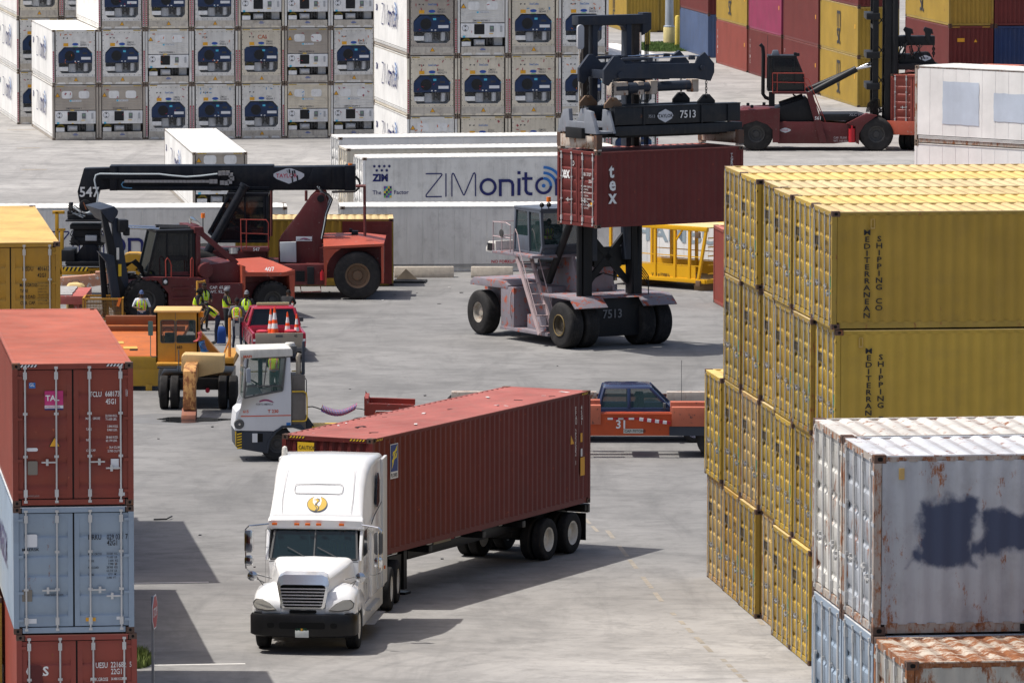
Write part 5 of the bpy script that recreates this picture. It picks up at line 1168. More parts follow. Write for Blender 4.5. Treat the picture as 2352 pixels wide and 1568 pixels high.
g = MB(); q = A_.p(555,720,.3); g.box(q, (.35,.5,.45)); g.box(q+Vector((.12,-.1,-.2)), (.2,.3,.3)); g.build('tilt_bracket', M_tblack, T, bevel=.04)
g = MB(); a, c = A_.p(490,960,.34), A_.p(520,1090,.34); g.bx(a.x,c.x,.33,.345,c.z,a.z); a, c = A_.p(510,1140,.34), A_.p(545,1270,.34); g.bx(a.x,c.x,.33,.345,c.z,a.z,1); g.build('sticker', [M_rimw, M_hz_y], T)
# operator seen through the cab window is built with the people
FORK = T
# ---- tall lift truck carrying the maroon container by its top
T = thing('container_handler', 'Tall container lift truck in faded pink with black mast holding up the maroon container', 'lift truck', at(1290, 801), 0)
HD = R(33)                                   # it drives towards the camera, to the right
T.rotation_euler = (0, 0, -HD - pi/2 + pi/2)   # local x: along the axle to the right, local -y: forward
T.rotation_euler = (0, 0, R(30))
C6 = Loc(T, 1100, 300, 2.613); CC = Loc(T, 1380, 0, 3.92)
# local frame: x along the front axle (0 = outer face of our left dual), -y forward, +y to the rear
M_rimgold = mat('rim_gold_dark', (.06,.048,.03), .5, dirt=.5, rust=.3, scale=5); M_rimold = mat('rim_cream_rusty', (.36,.33,.28), .6, dirt=.5, rust=.5, scale=6)
rw = 0.80; yF = 0.0; WB = 5.85; AX = 4.15
for x_ in (.29, .95, AX-.95, AX-.29):
    o = wheel(T, (x_, .15, rw), rw, .56, -1 if x_ < 2 else 1, M_tyre, M_rimgold, rr=.42, ang=-pi/2)
for x_ in (.30, AX-.9):
    o = wheel(T, (x_+.0, WB, rw), rw*.97, .56, -1 if x_ < 2 else 1, M_tyre, M_rimold if x_ < 2 else M_rimrust, rr=.45, ang=-pi/2)
b = MB(); b.bx(1.25, AX-1.25, -.2, WB+.9, .55, 1.35); b.build('chassis', M_tblack, T, bevel=.02)
b = MB(); b.bx(.35, AX-.35, -.25, .9, .45, 1.55); b.build('drive_axle', M_tblack, T, bevel=.03)
b = MB()      # front deck over the duals
b.prism([(-.55,1.72),(-.35,1.80),(1.5,1.80),(1.5,1.72)][::1], .05, AX-.02, 'x'); b.prism([(-.9,1.45),(-.55,1.72),(-.55,1.66),(-.85,1.42)], .05, 1.35, 'x'); b.prism([(-.9,1.45),(-.55,1.72),(-.55,1.66),(-.85,1.42)], AX-1.35, AX-.02, 'x'); b.build('front_deck', M_pinkp, T, bevel=.008)
b = MB()      # rear body block between the wheels, fender plate over the steering wheel
b.bx(.75, AX-.75, 1.9, WB+.75, .75, 1.95); b.build('engine_bay', M_pinkp, T, bevel=.02)
b = MB(); b.prism([(3.75,1.90),(4.0,2.02),(6.15,2.02),(6.4,1.86),(6.4,1.74),(3.75,1.78)], .05, AX-.05, 'x'); b.build('rear_hood', M_pinkp, T, bevel=.015)
b = MB(); b.bx(.06, .75, 3.35, 4.25, .42, 1.85); b.build('side_tank', M_pinkp, T, bevel=.02)
b = MB(); b.bx(.05, 1.1, 1.0, 4.3, .34, .46); b.build('running_board', M_pinkp, T, bevel=.01)
b = MB(); b.bx(.35, 1.1, 1.6, 2.9, .46, .95); b.build('battery_box', M_pinkp, T, bevel=.01)
b = MB(); b.prism([(1.0,1.80),(3.2,1.80),(2.75,3.0),(1.55,3.05)], 1.35, 1.47, 'x'); b.prism([(1.0,1.80),(3.2,1.80),(2.75,3.0),(1.55,3.05)], AX-1.47, AX-1.35, 'x'); b.bx(1.4, AX-1.4, 1.1, 1.2, 1.8, 2.9); b.build('cab_pedestal', M_pinkp, T, bevel=.012)
b = MB(); b.bx(1.5, AX-1.5, 2.0, 4.2, 1.95, 2.75); b.build('engine_cover', M_tblack, T, bevel=.05)
b = MB(); b.bx(.45, 1.45, 2.2, 3.6, 2.55, 2.66); b.build('deck_plate', M_pinkp, T)
# cab platform and cab; cab front looks forward (-y)
b = MB(); b.bx(-.25, 2.2, 1.55, 4.35, 3.0, 3.10); b.build('cab_platform', M_pinkp, T, bevel=.01)
TC = T
cb = bpy.data.objects.new('cab', None)
def cabin_x(root, prof, x0, x1, mf, mg, bar=.08, roof=.08, zs=None):
    """as cabin() but the side outline lies in the y-z plane"""
    f = MB(); n = len(prof); zt = max(p[1] for p in prof); zb = min(p[1] for p in prof)
    for x in (x0, x1):
        for i in range(n): a, c = prof[i], prof[(i+1) % n]; f.bar((x,a[0],a[1]), (x,c[0],c[1]), bar)
    for p in prof: f.bar((x0,p[0],p[1]), (x1,p[0],p[1]), bar)
    ys = [p[0] for p in prof if p[1] > zt-.2]; f.bx(x0-.06, x1+.06, min(ys)-.08, max(ys)+.06, zt, zt+roof); f.bx(x0, x1, min(p[0] for p in prof), max(p[0] for p in prof), zb-.04, zb+.03)
    co = f.build('cab', mf, root, bevel=.01)
    g = MB()
    for x in (x0+.004, x1-.004): g.add([(x,p[0],p[1]) for p in prof], [tuple(range(n))])
    for i in range(n):
        a, c = prof[i], prof[(i+1) % n]
        if abs(a[1]-c[1]) > .3: g.add([(x0,a[0],a[1]),(x1,a[0],a[1]),(x1,c[0],c[1]),(x0,c[0],c[1])], [(0,1,2,3)])
    g.build('window', mg, co, fix=False)
    return co
M_cabg = mat('cab_slate', '#59606b', .45, dirt=.35, scale=2)
for x_ in (.29,):
    b = MB(); b.tube([(x_-.285, .15+.36*cos(a), rw+.36*sin(a)) for a in [2*pi*i/24 for i in range(24)]], .018, 5, closed=True); b.build('rim_ring', flat('ring_gold', (.20,.14,.05), .5), T)
co = cabin_x(T, [(1.75,3.13),(1.62,3.4),(1.75,4.58),(3.45,4.62),(3.55,3.13)], .22, 2.05, M_cabg, M_glass, bar=.10)
b = MB(); b.bx(.21,.25,2.55,3.5,3.13,3.7); b.bx(.3,2.0,1.64,1.68,3.13,3.36); b.bx(.24,2.03,3.50,3.54,3.13,4.0); b.build('cab_panel', M_cabg, co, bevel=.01)
b = MB(); b.bar((.21,2.5,3.13),(.21,2.55,4.58),.09); b.build('door_post', M_cabg, co)
b = MB(); b.bx(.85,1.4,2.6,3.1,3.3,3.45); b.bx(.85,1.4,3.1,3.25,3.4,4.15); b.build('seat', M_seat, co, bevel=.03)
g = MB(); g.tube([(1.1+.2*cos(a), 2.2-.05*sin(a), 3.75+.17*sin(a)) for a in [2*pi*i/14 for i in range(14)]], .016, 6, closed=True); g.build('steering_wheel', M_seat, co)
g = MB(); g.cyl((.85,2.3,4.68),(.85,2.3,4.88),.02,n=6,m=1); g.cyl((.85,2.3,4.88),(.85,2.3,5.05),.08,n=12); g.build('beacon', [M_amber, M_tblack], T)
for x_ in (.22, .5, 1.5):
    g = MB(); g.cyl((x_,1.7,4.66),(x_,1.7,4.80),.02,n=6); g.lathe([(0,-.1),(.06,-.08),(.09,.0),(.05,.06)],(x_,1.7,4.83),'y',12); g.build('work_lamp', M_tblack if x_ < .9 else M_chrome, T)
M_railp = mat('rail_pinkish', '#b3a0a0', .5, dirt=.3, rust=.3, scale=3)
for P in ([(-.22,4.3,3.1),(-.22,4.3,4.1),(-.22,3.4,4.12),(-.22,3.1,4.05),(-.22,3.1,3.1)], [(-.22,4.3,3.6),(-.22,3.1,3.6)], [(-.22,4.3,4.1),(2.1,4.3,4.1),(2.1,4.3,3.1)], [(-.22,4.3,3.6),(2.1,4.3,3.6)], [(-.22,3.7,3.1),(-.22,3.7,4.1)]): loop(T, 'handrail', P, .022, M_railp)
g = MB(); g.prism([(4.35,3.0),(5.0,3.0),(5.05,3.1),(4.85,3.38),(4.35,3.42)], -.1, .9, 'x'); g.build('air_conditioner', M_rimw, T, bevel=.02); g = MB(); g.bx(-.115,-.10,4.42,4.9,3.06,3.32); g.build('grille', M_tblack, T)
g = MB(); g.lathe([(0,-.02),(.13,-.01),(.14,.02)], (-.3,3.6,3.75), 'x', 16); g.build('mirror', M_rimk, T)
# ladder up to the cab on our side
for x_ in (.0, .55):
    b = MB(); b.bar((x_-.18, 1.15, .42), (x_-.18, 2.75, 3.05), .07, .16); b.build('ladder_rail', M_railp, T)
for i in range(7):
    t_ = (i+.7)/7.4; b = MB(); b.box((.095, 1.15+1.6*t_, .42+2.63*t_), (.52,.16,.03)); b.build('ladder_step', M_railp, T)
for x_ in (-.26, .42): loop(T, 'handrail', [(x_, 1.2, 1.1), (x_, 2.35, 3.15), (x_, 2.55, 3.8), (x_, 2.68, 3.95), (x_, 2.8, 3.8), (x_, 2.85, 3.1)], .02, M_railp)
loop(T, 'handrail', [(.04,3.5,.8),(.0,3.5,1.0),(.0,3.5,1.55),(.04,3.5,1.7)], .018, M_railp)
text('7513', .42, flat('lettering_dimmer', (.16,.165,.175), .6), T, (1.45,-.36,1.02), ROT_F, .95, .015)
# mast: two outer channels, inner channels reaching up, cross members
xa, xb = .72, AX-1.18; ym = -.30
for x_ in (xa, xb-.32):
    b = MB(); b.bx(x_, x_+.12, ym, ym+.42, .45, 6.7); b.bx(x_+.12, x_+.34, ym+.34, ym+.42, .45, 6.7); b.bx(x_+.12, x_+.34, ym, ym+.07, .45, 6.7); b.build('mast_channel', M_tblack, T, bevel=.006)
    b = MB(); xi = x_+.36 if x_ < 2 else x_-.22; b.bx(xi, xi+.20, ym+.02, ym+.38, 3.0, 11.3); b.build('inner_mast', M_tgrey, T, bevel=.008)
    b = MB(); xc = x_+.0 if x_ < 2 else x_+.12; b.bx(xc+.02, xc+.24, ym+.10, ym+.32, 5.0, 11.1); b.build('mast_chain', mat('mast_chain', (.035,.028,.025), .6, dirt=.4, scale=6), T)
    b = MB(); xl = x_-.05 if x_ < 2 else x_+.42; b.cyl((xl-.06, ym+.1, .8), (xl-.06, ym+.1, 6.4), .10, n=12, m=0); b.cyl((xl-.06,ym+.1,6.4),(xl-.06,ym+.1,10.8),.055,n=10,m=1); b.build('lift_cylinder', [M_tblack, M_chrome], T)
b = MB(); b.bx(xa-.25, xb+.28, ym-.02, ym+.40, 11.10, 11.42); b.bx(xa+.40, xb-.36, ym+.04, ym+.34, 11.07, 11.12)
for s_, xe in ((1, xa+.56), (-1, xb-.54)):
    q = [(xe, 11.08), (xe, 10.83), (xe+s_*.08, 11.0), (xe+s_*.25, 11.08)]; b.prism(ccw(q), ym+.04, ym+.34, 'y')
b.build('mast_crosshead', M_tgrey, T, bevel=.012)
b = MB(); b.bx(xa+.40, xb-.36, ym+.06, ym+.32, 9.44, 9.74)
for s_, xe in ((1, xa+.56), (-1, xb-.54)):
    for z_, e_ in ((9.44,-1),(9.74,1)): q = [(xe, z_), (xe, z_+e_*.3), (xe+s_*.08, z_+e_*.1), (xe+s_*.25, z_)]; b.prism(ccw(q), ym+.06, ym+.32, 'y')
b.build('mast_crossbar', M_tgrey, T, bevel=.01)
b = MB(); q = [(xb+.1,10.7),(xb+.45,10.9),(xb+.45,11.48),(xb+.1,11.48)]; b.prism(ccw(q), ym, ym+.35, 'y'); b.build('sheave_bracket', M_tgrey, T, bevel=.02)
b = MB(); b.prism(rrect(.26,.85,.12,4,xa-.18,10.7), ym-.1, ym+.0, 'y'); b.build('sheave_bracket', flat('sheave_pale', (.45,.46,.48), .5), T, bevel=.02)
for k in range(3): loop(T, 'hydraulic_hose', [(xb+.25+k*.06,ym+.1,10.9),(xb+.25+k*.06,ym+.1,6.0)], .025, M_hose)
for z_ in (1.1, 3.0, 5.2):
    b = MB(); b.bx(xa+.34, xb-.32, ym+.34, ym+.44, z_-.22, z_+.22); b.build('mast_crossbar', M_tblack, T, bevel=.01)
b = MB(); xm = (xa+xb)/2
for (x0,z0,x1,z1) in ((xa+.3,2.2,xb-.3,4.0),(xa+.3,4.0,xb-.3,2.2)): b.bar((x0,ym+.3,z0),(x1,ym+.3,z1),.12,.22)
b.bx(xm-.55,xm+.55,ym+.26,ym+.34,2.75,3.45); b.build('mast_brace', M_tblack, T, bevel=.01)
b = MB(); b.bx(xa-.02, xb+.02, ym-.02, ym+.06, .38, 1.75); b.build('mast_base_plate', M_tblack, T, bevel=.02)
for x_ in (.85, AX-.75):
    b = MB(); b.cyl((x_, 2.3, 2.1), (x_, ym+.4, 5.3), .13, n=12); b.build('tilt_cylinder', M_tblack, T)
for k in range(4): loop(T, 'hydraulic_hose', [(xb+.05, ym+.2, 2.9-k*.1), (xb+.35, ym-.0, 2.4-k*.1), (xb+.30, ym-.1, 1.7), (xb+.02, ym+.1, 1.5)], .022, M_hose)
for k in range(3): loop(T, 'hydraulic_hose', [(xa+.4+k*.06, .3, 1.82), (xa+.5+k*.1, .1, 2.3+k*.1), (xa+.9, -.1, 2.55), (xb-.4, ym+.2, 2.3)], .022, M_hose)
# carriage arms, chains and telescopic spreader: in the frame of the lifted container
SP = thing('spreader_frame', '-', 'spreader')        # replaced below: parts move with the lift truck
bpy.data.objects.remove(SP)
Mx = Matrix.Translation(tX.location) @ Matrix.Rotation(RZX, 4, 'Z'); Mt = Matrix.Translation(T.location) @ Matrix.Rotation(T.rotation_euler.z, 4, 'Z'); MX = Mt.inverted() @ Mx
def sub(b, name, mats, bevel=0, label=None):
    """build in the container's frame, parent to the truck"""
    b.v = [tuple(MX @ Vector(v)) for v in b.v]; return b.build(name, mats, T, bevel=bevel, label=label)
HT = 2.591; L6 = 6.06
M_ofr = mat('frame_cream_rust', '#b9ada0', .6, dirt=.3, rust=.6, scale=1.6)
for y0, y1 in ((.0,.20),(L6-.20,L6)):       # over-height frame between spreader and container
    b = MB(); b.bx(-W2, W2, y0, y1, HT+.10, HT+.52); b.bx(-W2, -W2+.2, y0, y1, HT+.02, HT+.1); b.bx(W2-.2, W2, y0, y1, HT+.02, HT+.1); sub(b, 'lifting_frame_end', M_ofr, .01)
    for x_ in (-W2, W2-.18): 
        b = MB(); b.bx(x_-.01, x_+.19, y0-.01, y1+.01, HT+.10, HT+.56); sub(b, 'corner_casting', M_cast)
b = MB(); b.bx(-.5, .5, -.15, L6+.15, HT+.42, HT+.78); b.bx(-.62, .62, 1.3, L6-.6, HT+.40, HT+.72); sub(b, 'spreader_inner_beam', M_tblack, .015)
b = MB(); b.bx(.62, .95, .9, L6+.05, HT+.86, HT+1.45); b.bx(-.95, -.62, .9, L6+.05, HT+.86, HT+1.45); b.bx(-.62,.62,1.0,L6-.1,HT+.84,HT+.92); b.bx(.60,.98,.9,L6+.05,HT+1.45,HT+1.49)
for y_ in (2.05, 4.45, L6-.5): b.bx(.95, 1.0, y_, y_+.06, HT+.84, HT+1.46)
b.bx(.55, 1.0, .9, L6+.1, HT+.50, HT+.82); b.bx(-1.0, -.55, .9, L6+.1, HT+.50, HT+.82); sub(b, 'spreader_main_beam', mat('beam_black_worn', '#20242a', .4, dirt=.25, rust=.1, scale=1.5), .01)
b = MB(); pr = [(-1.2,HT+.60),(1.2,HT+.60),(1.05,HT+.95),(.85,HT+1.35),(.5,HT+1.40),(.45,HT+.98),(-.45,HT+.98),(-.5,HT+1.40),(-.85,HT+1.35),(-1.05,HT+.95)]; b.prism(ccw(pr), -.02, .14, 'y'); b.prism(ccw(pr), .7, .8, 'y'); b.bx(-1.15,1.15,.14,.7,HT+.60,HT+.68); sub(b, 'spreader_end_plate', mat('plate_worn_grey', '#7d828a', .5, dirt=.35, rust=.3, scale=1.5), .02)
for x_ in (-.9, .78): b = MB(); b.bx(x_, x_+.12, .0, .12, HT+.52, HT+.62); sub(b, 'twist_lock', M_rimrust)
b = MB(); b.bx(.975,1.0,.0,.0,0,0) if False else None
def subtext(s_, size, y, z, m, sx=1.0, bold=.015, x=1.0):
    o = text(s_, size, m, T, (0,0,0), (0,0,0), sx, bold); M4 = MX @ Matrix.Translation((x, y, z)) @ Matrix.Rotation(pi/2, 4, 'Z') @ Matrix.Rotation(pi/2, 4, 'X'); o.matrix_local = M4; return o
subtext('7513', .36, 3.55, HT+1.04, M_wht, .95); subtext('7513', .14, 2.25, HT+1.08, flat('lettering_dim', (.33,.34,.36), .6), 1.0)
pts = [(y, z) for y, z in ((2.62,HT+1.13),(2.68,HT+1.03),(2.95,HT+.90),(3.22,HT+1.03),(3.28,HT+1.13),(3.22,HT+1.24),(2.95,HT+1.36),(2.68,HT+1.24))]
b = MB(); b.add([tuple((1.0,)+p) for p in pts], [tuple(range(8))]); sub(b, 'emblem', M_tw); subtext('TAYLOR', .17, 2.66, HT+1.07, M_tnavy, .92, .02, x=1.004)
for y_ in (.95, L6-1.25):                    # chain brackets on the beam
    for x_ in (-.8, .72):
        b = MB(); pr = [(y_-.35,HT+1.45),(y_+.35,HT+1.45),(y_+.35,HT+1.58),(y_+.12,HT+1.80),(y_-.12,HT+1.80),(y_-.35,HT+1.58)]; b.prism(ccw(pr), x_, x_+.08, 'x'); b.cyl((x_-.06,y_,HT+1.74),(x_+.16,y_,HT+1.74),.06,n=10); sub(b, 'chain_bracket', M_rimrust if y_ < 2 else M_tblack, .01)
        b = MB()
        for i in range(5):
            z_ = HT+1.80+i*.10; b.tube([(x_+.04+(.035*cos(a) if i % 2 else 0), y_+(0 if i % 2 else .035*cos(a)), z_+.065*sin(a)) for a in [2*pi*j/10 for j in range(10)]], .014, 5, closed=True)
        sub(b, 'chain', M_tblack)
for x_ in (-.82, .70):                       # carriage arms
    b = MB(); pr = [(.55,HT+2.30),(.75,HT+2.20),(.95,HT+2.45),(L6-1.7,HT+2.35),(L6-1.1,HT+2.25),(L6-.95,HT+2.55),(L6-.95,HT+2.85),(L6-1.35,HT+3.25),(L6-1.6,HT+3.1),(L6-1.7,HT+2.88),(1.45,HT+2.92),(1.15,HT+3.2),(.95,HT+3.2),(.55,HT+2.75)]
    b.prism(ccw(pr), x_, x_+.12, 'x'); b.cyl((x_-.1,1.2,HT+2.55),(x_+.2,1.2,HT+2.55),.12,n=12); b.cyl((x_-.1,L6-1.5,HT+2.72),(x_+.2,L6-1.5,HT+2.72),.09,n=12); sub(b, 'carriage_arm', M_tgrey, .012)
    b = MB(); b.cyl((x_+.06,1.3,HT+3.08),(x_+.06,L6-1.5,HT+3.12),.03,n=8,m=1); b.cyl((x_+.06,1.3,HT+3.08),(x_+.06,2.3,HT+3.09),.06,n=10); b.cyl((x_+.06,2.45,HT+2.98),(x_+.06,2.45,HT+3.12),.12,n=12); b.cyl((x_+.06,4.2,HT+3.0),(x_+.06,4.2,HT+3.15),.12,n=12); sub(b, 'shift_cylinder', [M_tgrey, M_chrome])
b = MB(); b.bx(-.75,.75,1.0,1.1,HT+2.4,HT+2.7); b.bx(-.75,.75,3.0,3.3,HT+2.35,HT+2.75); b.bx(-1.1,-.7,2.2,3.6,HT+2.0,HT+2.8); sub(b, 'carriage', M_tgrey, .02)
b = MB(); b.bx(.30,.60,1.0,1.7,HT+1.85,HT+2.3); b.bx(.30,.60,2.1,2.35,HT+1.85,HT+2.3); b.bx(.28,.62,4.3,4.6,HT+1.88,HT+2.32); b.bx(.28,.62,2.6,2.9,HT+1.85,HT+2.32); sub(b, 'cylinder_mount', M_ofr, .03)
b = MB(); b.cyl((.45,1.2,HT+2.08),(.45,4.3,HT+2.12),.17,n=16); b.cyl((.45,1.7,HT+2.08),(.45,2.1,HT+2.08),.19,n=16); sub(b, 'traverse_cylinder', M_tgrey)

# ---- side-on container handler with red body at the upper right
T = thing('container_handler', 'Dark red container lift truck seen from the side near the far right stacks', 'lift truck', at(1738.5, 346.5), 0)
K = Loc(T, 1500, 0, 2.219)
c0 = K.p(870,755,0); c1 = K.p(1537,750,0); r0 = .87
for c_ in (c0, c1):
    wheel(T, (c_.x, .32, r0), r0, .62, -1, M_tyre, M_rimk, rr=.48); wheel(T, (c_.x, 3.4, r0), r0, .62, 1, M_tyre, M_rimk, rr=.48)
wheel(T, (c1.x, 1.0, r0), r0, .55, -1, M_tyre, M_rimk, rr=.48)
b = MB(); b.prism(ccw(K.xz([(995,675),(1225,675),(1370,685),(1430,650),(1440,780),(1300,795),(990,795)], .3)), .3, 3.3, 'y'); b.build('chassis', M_tred, T, bevel=.02)
b = MB(); pr = K.xz([(733,615),(1000,600),(998,790),(960,790),(960,720),(930,690),(870,668),(800,690),(775,740),(775,790),(735,770)], .0); b.prism(ccw(pr), 0, .08, 'y'); b.prism(ccw(pr), 3.6, 3.7, 'y')
u = [K.p(733,640,0), K.p(1000,645,0), K.p(990,598,1.2), K.p(800,592,1.2)]
b.add([u[0], u[1], u[2], u[3]], [(0,1,2,3)]); b.add([u[3], u[2], Vector((u[2].x,2.6,u[2].z)), Vector((u[3].x,2.6,u[3].z))], [(0,1,2,3)]); b.add([u[0], u[3], Vector((u[3].x,2.6,u[3].z)), Vector((u[0].x,3.7,u[0].z))], [(0,1,2,3)]); b.add([Vector((u[1].x,.0,u[1].z)), u[2], Vector((u[2].x,2.6,u[2].z)), Vector((u[1].x,3.7,u[1].z)), Vector((u[1].x,3.7,.6)), Vector((u[1].x,0,.6))], [(0,1,2,3,4,5)])
b.build('counterweight_hood', M_tred, T, fix=False)
b = MB(); b.bx(u[0].x+.05, u[1].x-.02, .7, 3.0, .6, u[0].z); b.build('engine_body', M_tred, T)
b = MB(); pr = K.xz([(1370,685),(1480,628),(1540,640),(1470,690),(1440,740),(1440,800),(1420,790),(1420,700)], .0); b.prism(ccw(pr), 0, .65, 'y'); b.build('front_fender', M_tred, T, bevel=.01)
b = MB(); b.prism(ccw(K.xz([(975,600),(1150,540),(1190,600),(1210,675),(995,675)], .6)), .6, 3.0, 'y'); b.build('engine_cover', M_tblack, T, bevel=.03)
b = MB(); b.prism(ccw(K.xz([(1230,632),(1440,630),(1480,640),(1400,668),(1230,668)], .4)), .4, 2.8, 'y'); b.build('transmission_cover', M_tblack, T, bevel=.02)
text('XLC 975', .2, flat('lettering_dim', (.33,.34,.36), .6), T, (K.p(1385,642,.38).x, .39, K.p(1385,642,.38).z), ROT_F, 1, .01)
b = MB(); b.prism(ccw(K.xz([(1145,510),(1180,510),(1262,790),(1225,790)], .1)), .1, .25, 'y'); b.build('ladder_rail', M_tred, T)
q = K.p(1193,663,.0); text('561', .24, M_wht, T, (q.x,.08,q.z), ROT_F, 1, .015)
q = K.p(1298,768,.28); text('CAP. 75,000\nWT. 160,000', .15, flat('lettering_dim2', (.5,.45,.45), .6), T, (q.x,.285,q.z), ROT_F, .9, .01, line=1.1)
q, q2 = K.p(1000,708,.28), K.p(1062,736,.28); badge(T, q.x, q2.x, q2.z, q.z, .285)
pr = K.xz([(938,500),(940,315),(1088,318),(1130,420),(1135,500)], .9)
cabin(T, pr, .9, 2.3, M_tblack, M_glassd, bar=.10, sill=K.p(1000,470,.9).z, mull=[K.p(965,400,.9).x, K.p(1080,400,.9).x])
b = MB(); q = K.p(935,520,.5); q2 = K.p(1150,508,.5); b.bx(q.x+.3, q2.x, .4, 2.6, q.z, q2.z); b.build('cab_platform', M_tred, T)
b = MB(); q = K.p(945,510,1); b.bx(q.x-.05, q.x+.25, 1.0, 1.3, K.p(945,590,1).z, q.z); b.build('cab_post', M_tblack, T)
for P in ([(960,515),(960,405),(1135,405),(1140,510)], [(960,455),(1138,458)], [(985,405),(985,515)], [(1130,430),(1160,440),(1255,680)], [(1140,460),(1165,500),(1230,640)]): loop(T, 'handrail', [K.p(X,Y,.38) for X,Y in P], .025, M_rail)
loop(T, 'exhaust_pipe', [K.p(X,Y,1.6) for X,Y in ((890,245),(905,262),(908,300),(906,520),(920,540),(960,555))], .10, M_tblack, 10)
loop(T, 'antenna', [K.p(932,195,1.6), K.p(932,300,1.6)], .012, M_tblack, 5)
g = MB(); q = K.p(975,293,1.3); g.box(q, (.45,.4,.3), 0, taper=(.6,.7)); g.build('air_intake', M_cabg, T, bevel=.04)
for X, Y in ((1085,298),(1100,302),(823,578),(845,590),(912,575)):
    g = MB(); q = K.p(X,Y,.9); g.box(q, (.16,.14,.16)); g.build('work_lamp', M_tblack, T, bevel=.03)
for (X0,Y0,X1,Y1,y) in ((1160,520,1425,380,.9),(1140,505,1395,395,2.4)):
    b = MB(); b.cyl(K.p(X0,Y0,y), K.p(X1,Y1,y), .17, n=14, m=0); b.cyl(K.p(X1,Y1,y), K.p(1505,365-(1425-X1)*.6,y), .07, n=12, m=1); b.build('tilt_cylinder', [M_tblack, M_chrome], T)
b = MB(); b.cyl(K.p(1000,585,1.2), K.p(1130,540,1.2), .22, n=14); b.build('muffler', M_tblack, T)
g = MB(); q = K.p(1400,740,.0); g.cyl((q.x,.05,q.z-.45),(q.x,.05,q.z+.25),.17,n=14); g.cyl((q.x,.05,q.z+.25),(q.x,.05,q.z+.42),.06,n=8); g.build('fire_extinguisher', flat('extinguisher_red', (.45,.02,.03), .3), T)
# mast towards the right, off the top of the picture
mx0 = K.p(1515,300,.8).x
for y_ in (.75, 2.9):
    for dx, wd, m_, zt in ((.0,.30,M_tblack,13.5),(.62,.34,M_tblack,13.5)):
        b = MB(); b.bx(mx0+dx, mx0+dx+wd, y_, y_+.14, .55, zt); b.build('mast_channel', m_, T, bevel=.01)
    b = MB(); b.cyl((mx0+1.15,y_+.07,.8),(mx0+1.15,y_+.07,12.8),.17,n=12); b.build('lift_cylinder', M_tblack, T)
b = MB()
for i in range(7):
    z_ = 1.6+i*1.55; b.bar((mx0+.12,.82,z_),(mx0+.75,.82,z_+.9),.05); b.bar((mx0+.75,.82,z_),(mx0+.12,.82,z_+.9),.05); b.bx(mx0, mx0+.3, .85, 2.95, z_, z_+.2)
b.build('mast_lattice', M_tblack, T)
for Y in (90, 305, 478):
    b = MB(); q = K.p(1480,Y+18,.6); q2 = K.p(1555,Y-18,.6); b.bx(q.x, q2.x, .55, 3.1, q.z, q2.z); b.build('mast_clamp', M_tblack, T, bevel=.04)
b = MB(); b.prism(ccw(K.xz([(1590,205),(1720,196),(1720,250),(1660,258),(1625,285),(1610,330),(1590,330)], 1.4)), 1.4, 2.6, 'y'); b.build('carriage_arm', M_tblack, T, bevel=.02)
b = MB()
for X in (1690, 1800):
    b.prism(ccw(K.xz([(X-5,165),(X+5,148),(X+45,160),(X+52,190),(X+40,185),(X+30,215),(X+60,245),(X+35,250),(X+10,215),(X+5,180)], 1.3)), 1.3, 1.6, 'y')
b.bx(K.p(1720,230,1.4).x, K.p(1860,230,1.4).x, 1.4, 2.6, K.p(1720,250,1.4).z, K.p(1720,200,1.4).z); b.build('carriage', M_tblack, T, bevel=.02)
b = MB()
for i in range(5): q = K.p(1852, 258+i*12, 1.3); b.tube([(q.x+.06*cos(a)*(i % 2), 1.3+(.06*cos(a) if i % 2 == 0 else 0), q.z+.09*sin(a)) for a in [2*pi*j/10 for j in range(10)]], .03, 5, closed=True)
b.build('chain', M_tblack, T)
b = MB(); b.prism(ccw(K.xz([(1720,355),(1735,320),(1755,292),(1830,290),(1850,325),(1868,352)], 1.2)), 1.2, 2.6, 'y'); b.bx(K.p(1600,350,1.2).x, K.p(1880,350,1.2).x, .8, 3.2, K.p(1700,385,1.0).z, K.p(1700,352,1.0).z)
b.bx(K.p(1660,330,1.3).x, K.p(1730,330,1.3).x, 1.2, 2.7, K.p(1700,355,1.3).z, K.p(1700,300,1.3).z); b.build('spreader_housing', M_tblack, T, bevel=.03)
q, q2 = K.p(1772,305,1.18), K.p(1840,338,1.18); badge(T, q.x, q2.x, q2.z, q.z, 1.19, mi=M_tnavy)
r = random.Random(11)
for k in range(12):
    X0 = 1670+r.randint(0,120); loop(T, 'hydraulic_hose', [K.p(X0,225+r.randint(0,30),1.25), K.p(X0+r.randint(-25,25),265+r.randint(0,20),1.15), K.p(X0+r.randint(-40,40),310+r.randint(0,25),1.2)], .035, M_hose, 5)
for k in range(6):
    X0 = 1480+k*7; loop(T, 'hydraulic_hose', [K.p(X0,620,.6), K.p(X0+10,570-k*6,.5), K.p(X0+35,575-k*5,.5), K.p(X0+45,625,.6)], .03, M_hose, 5)
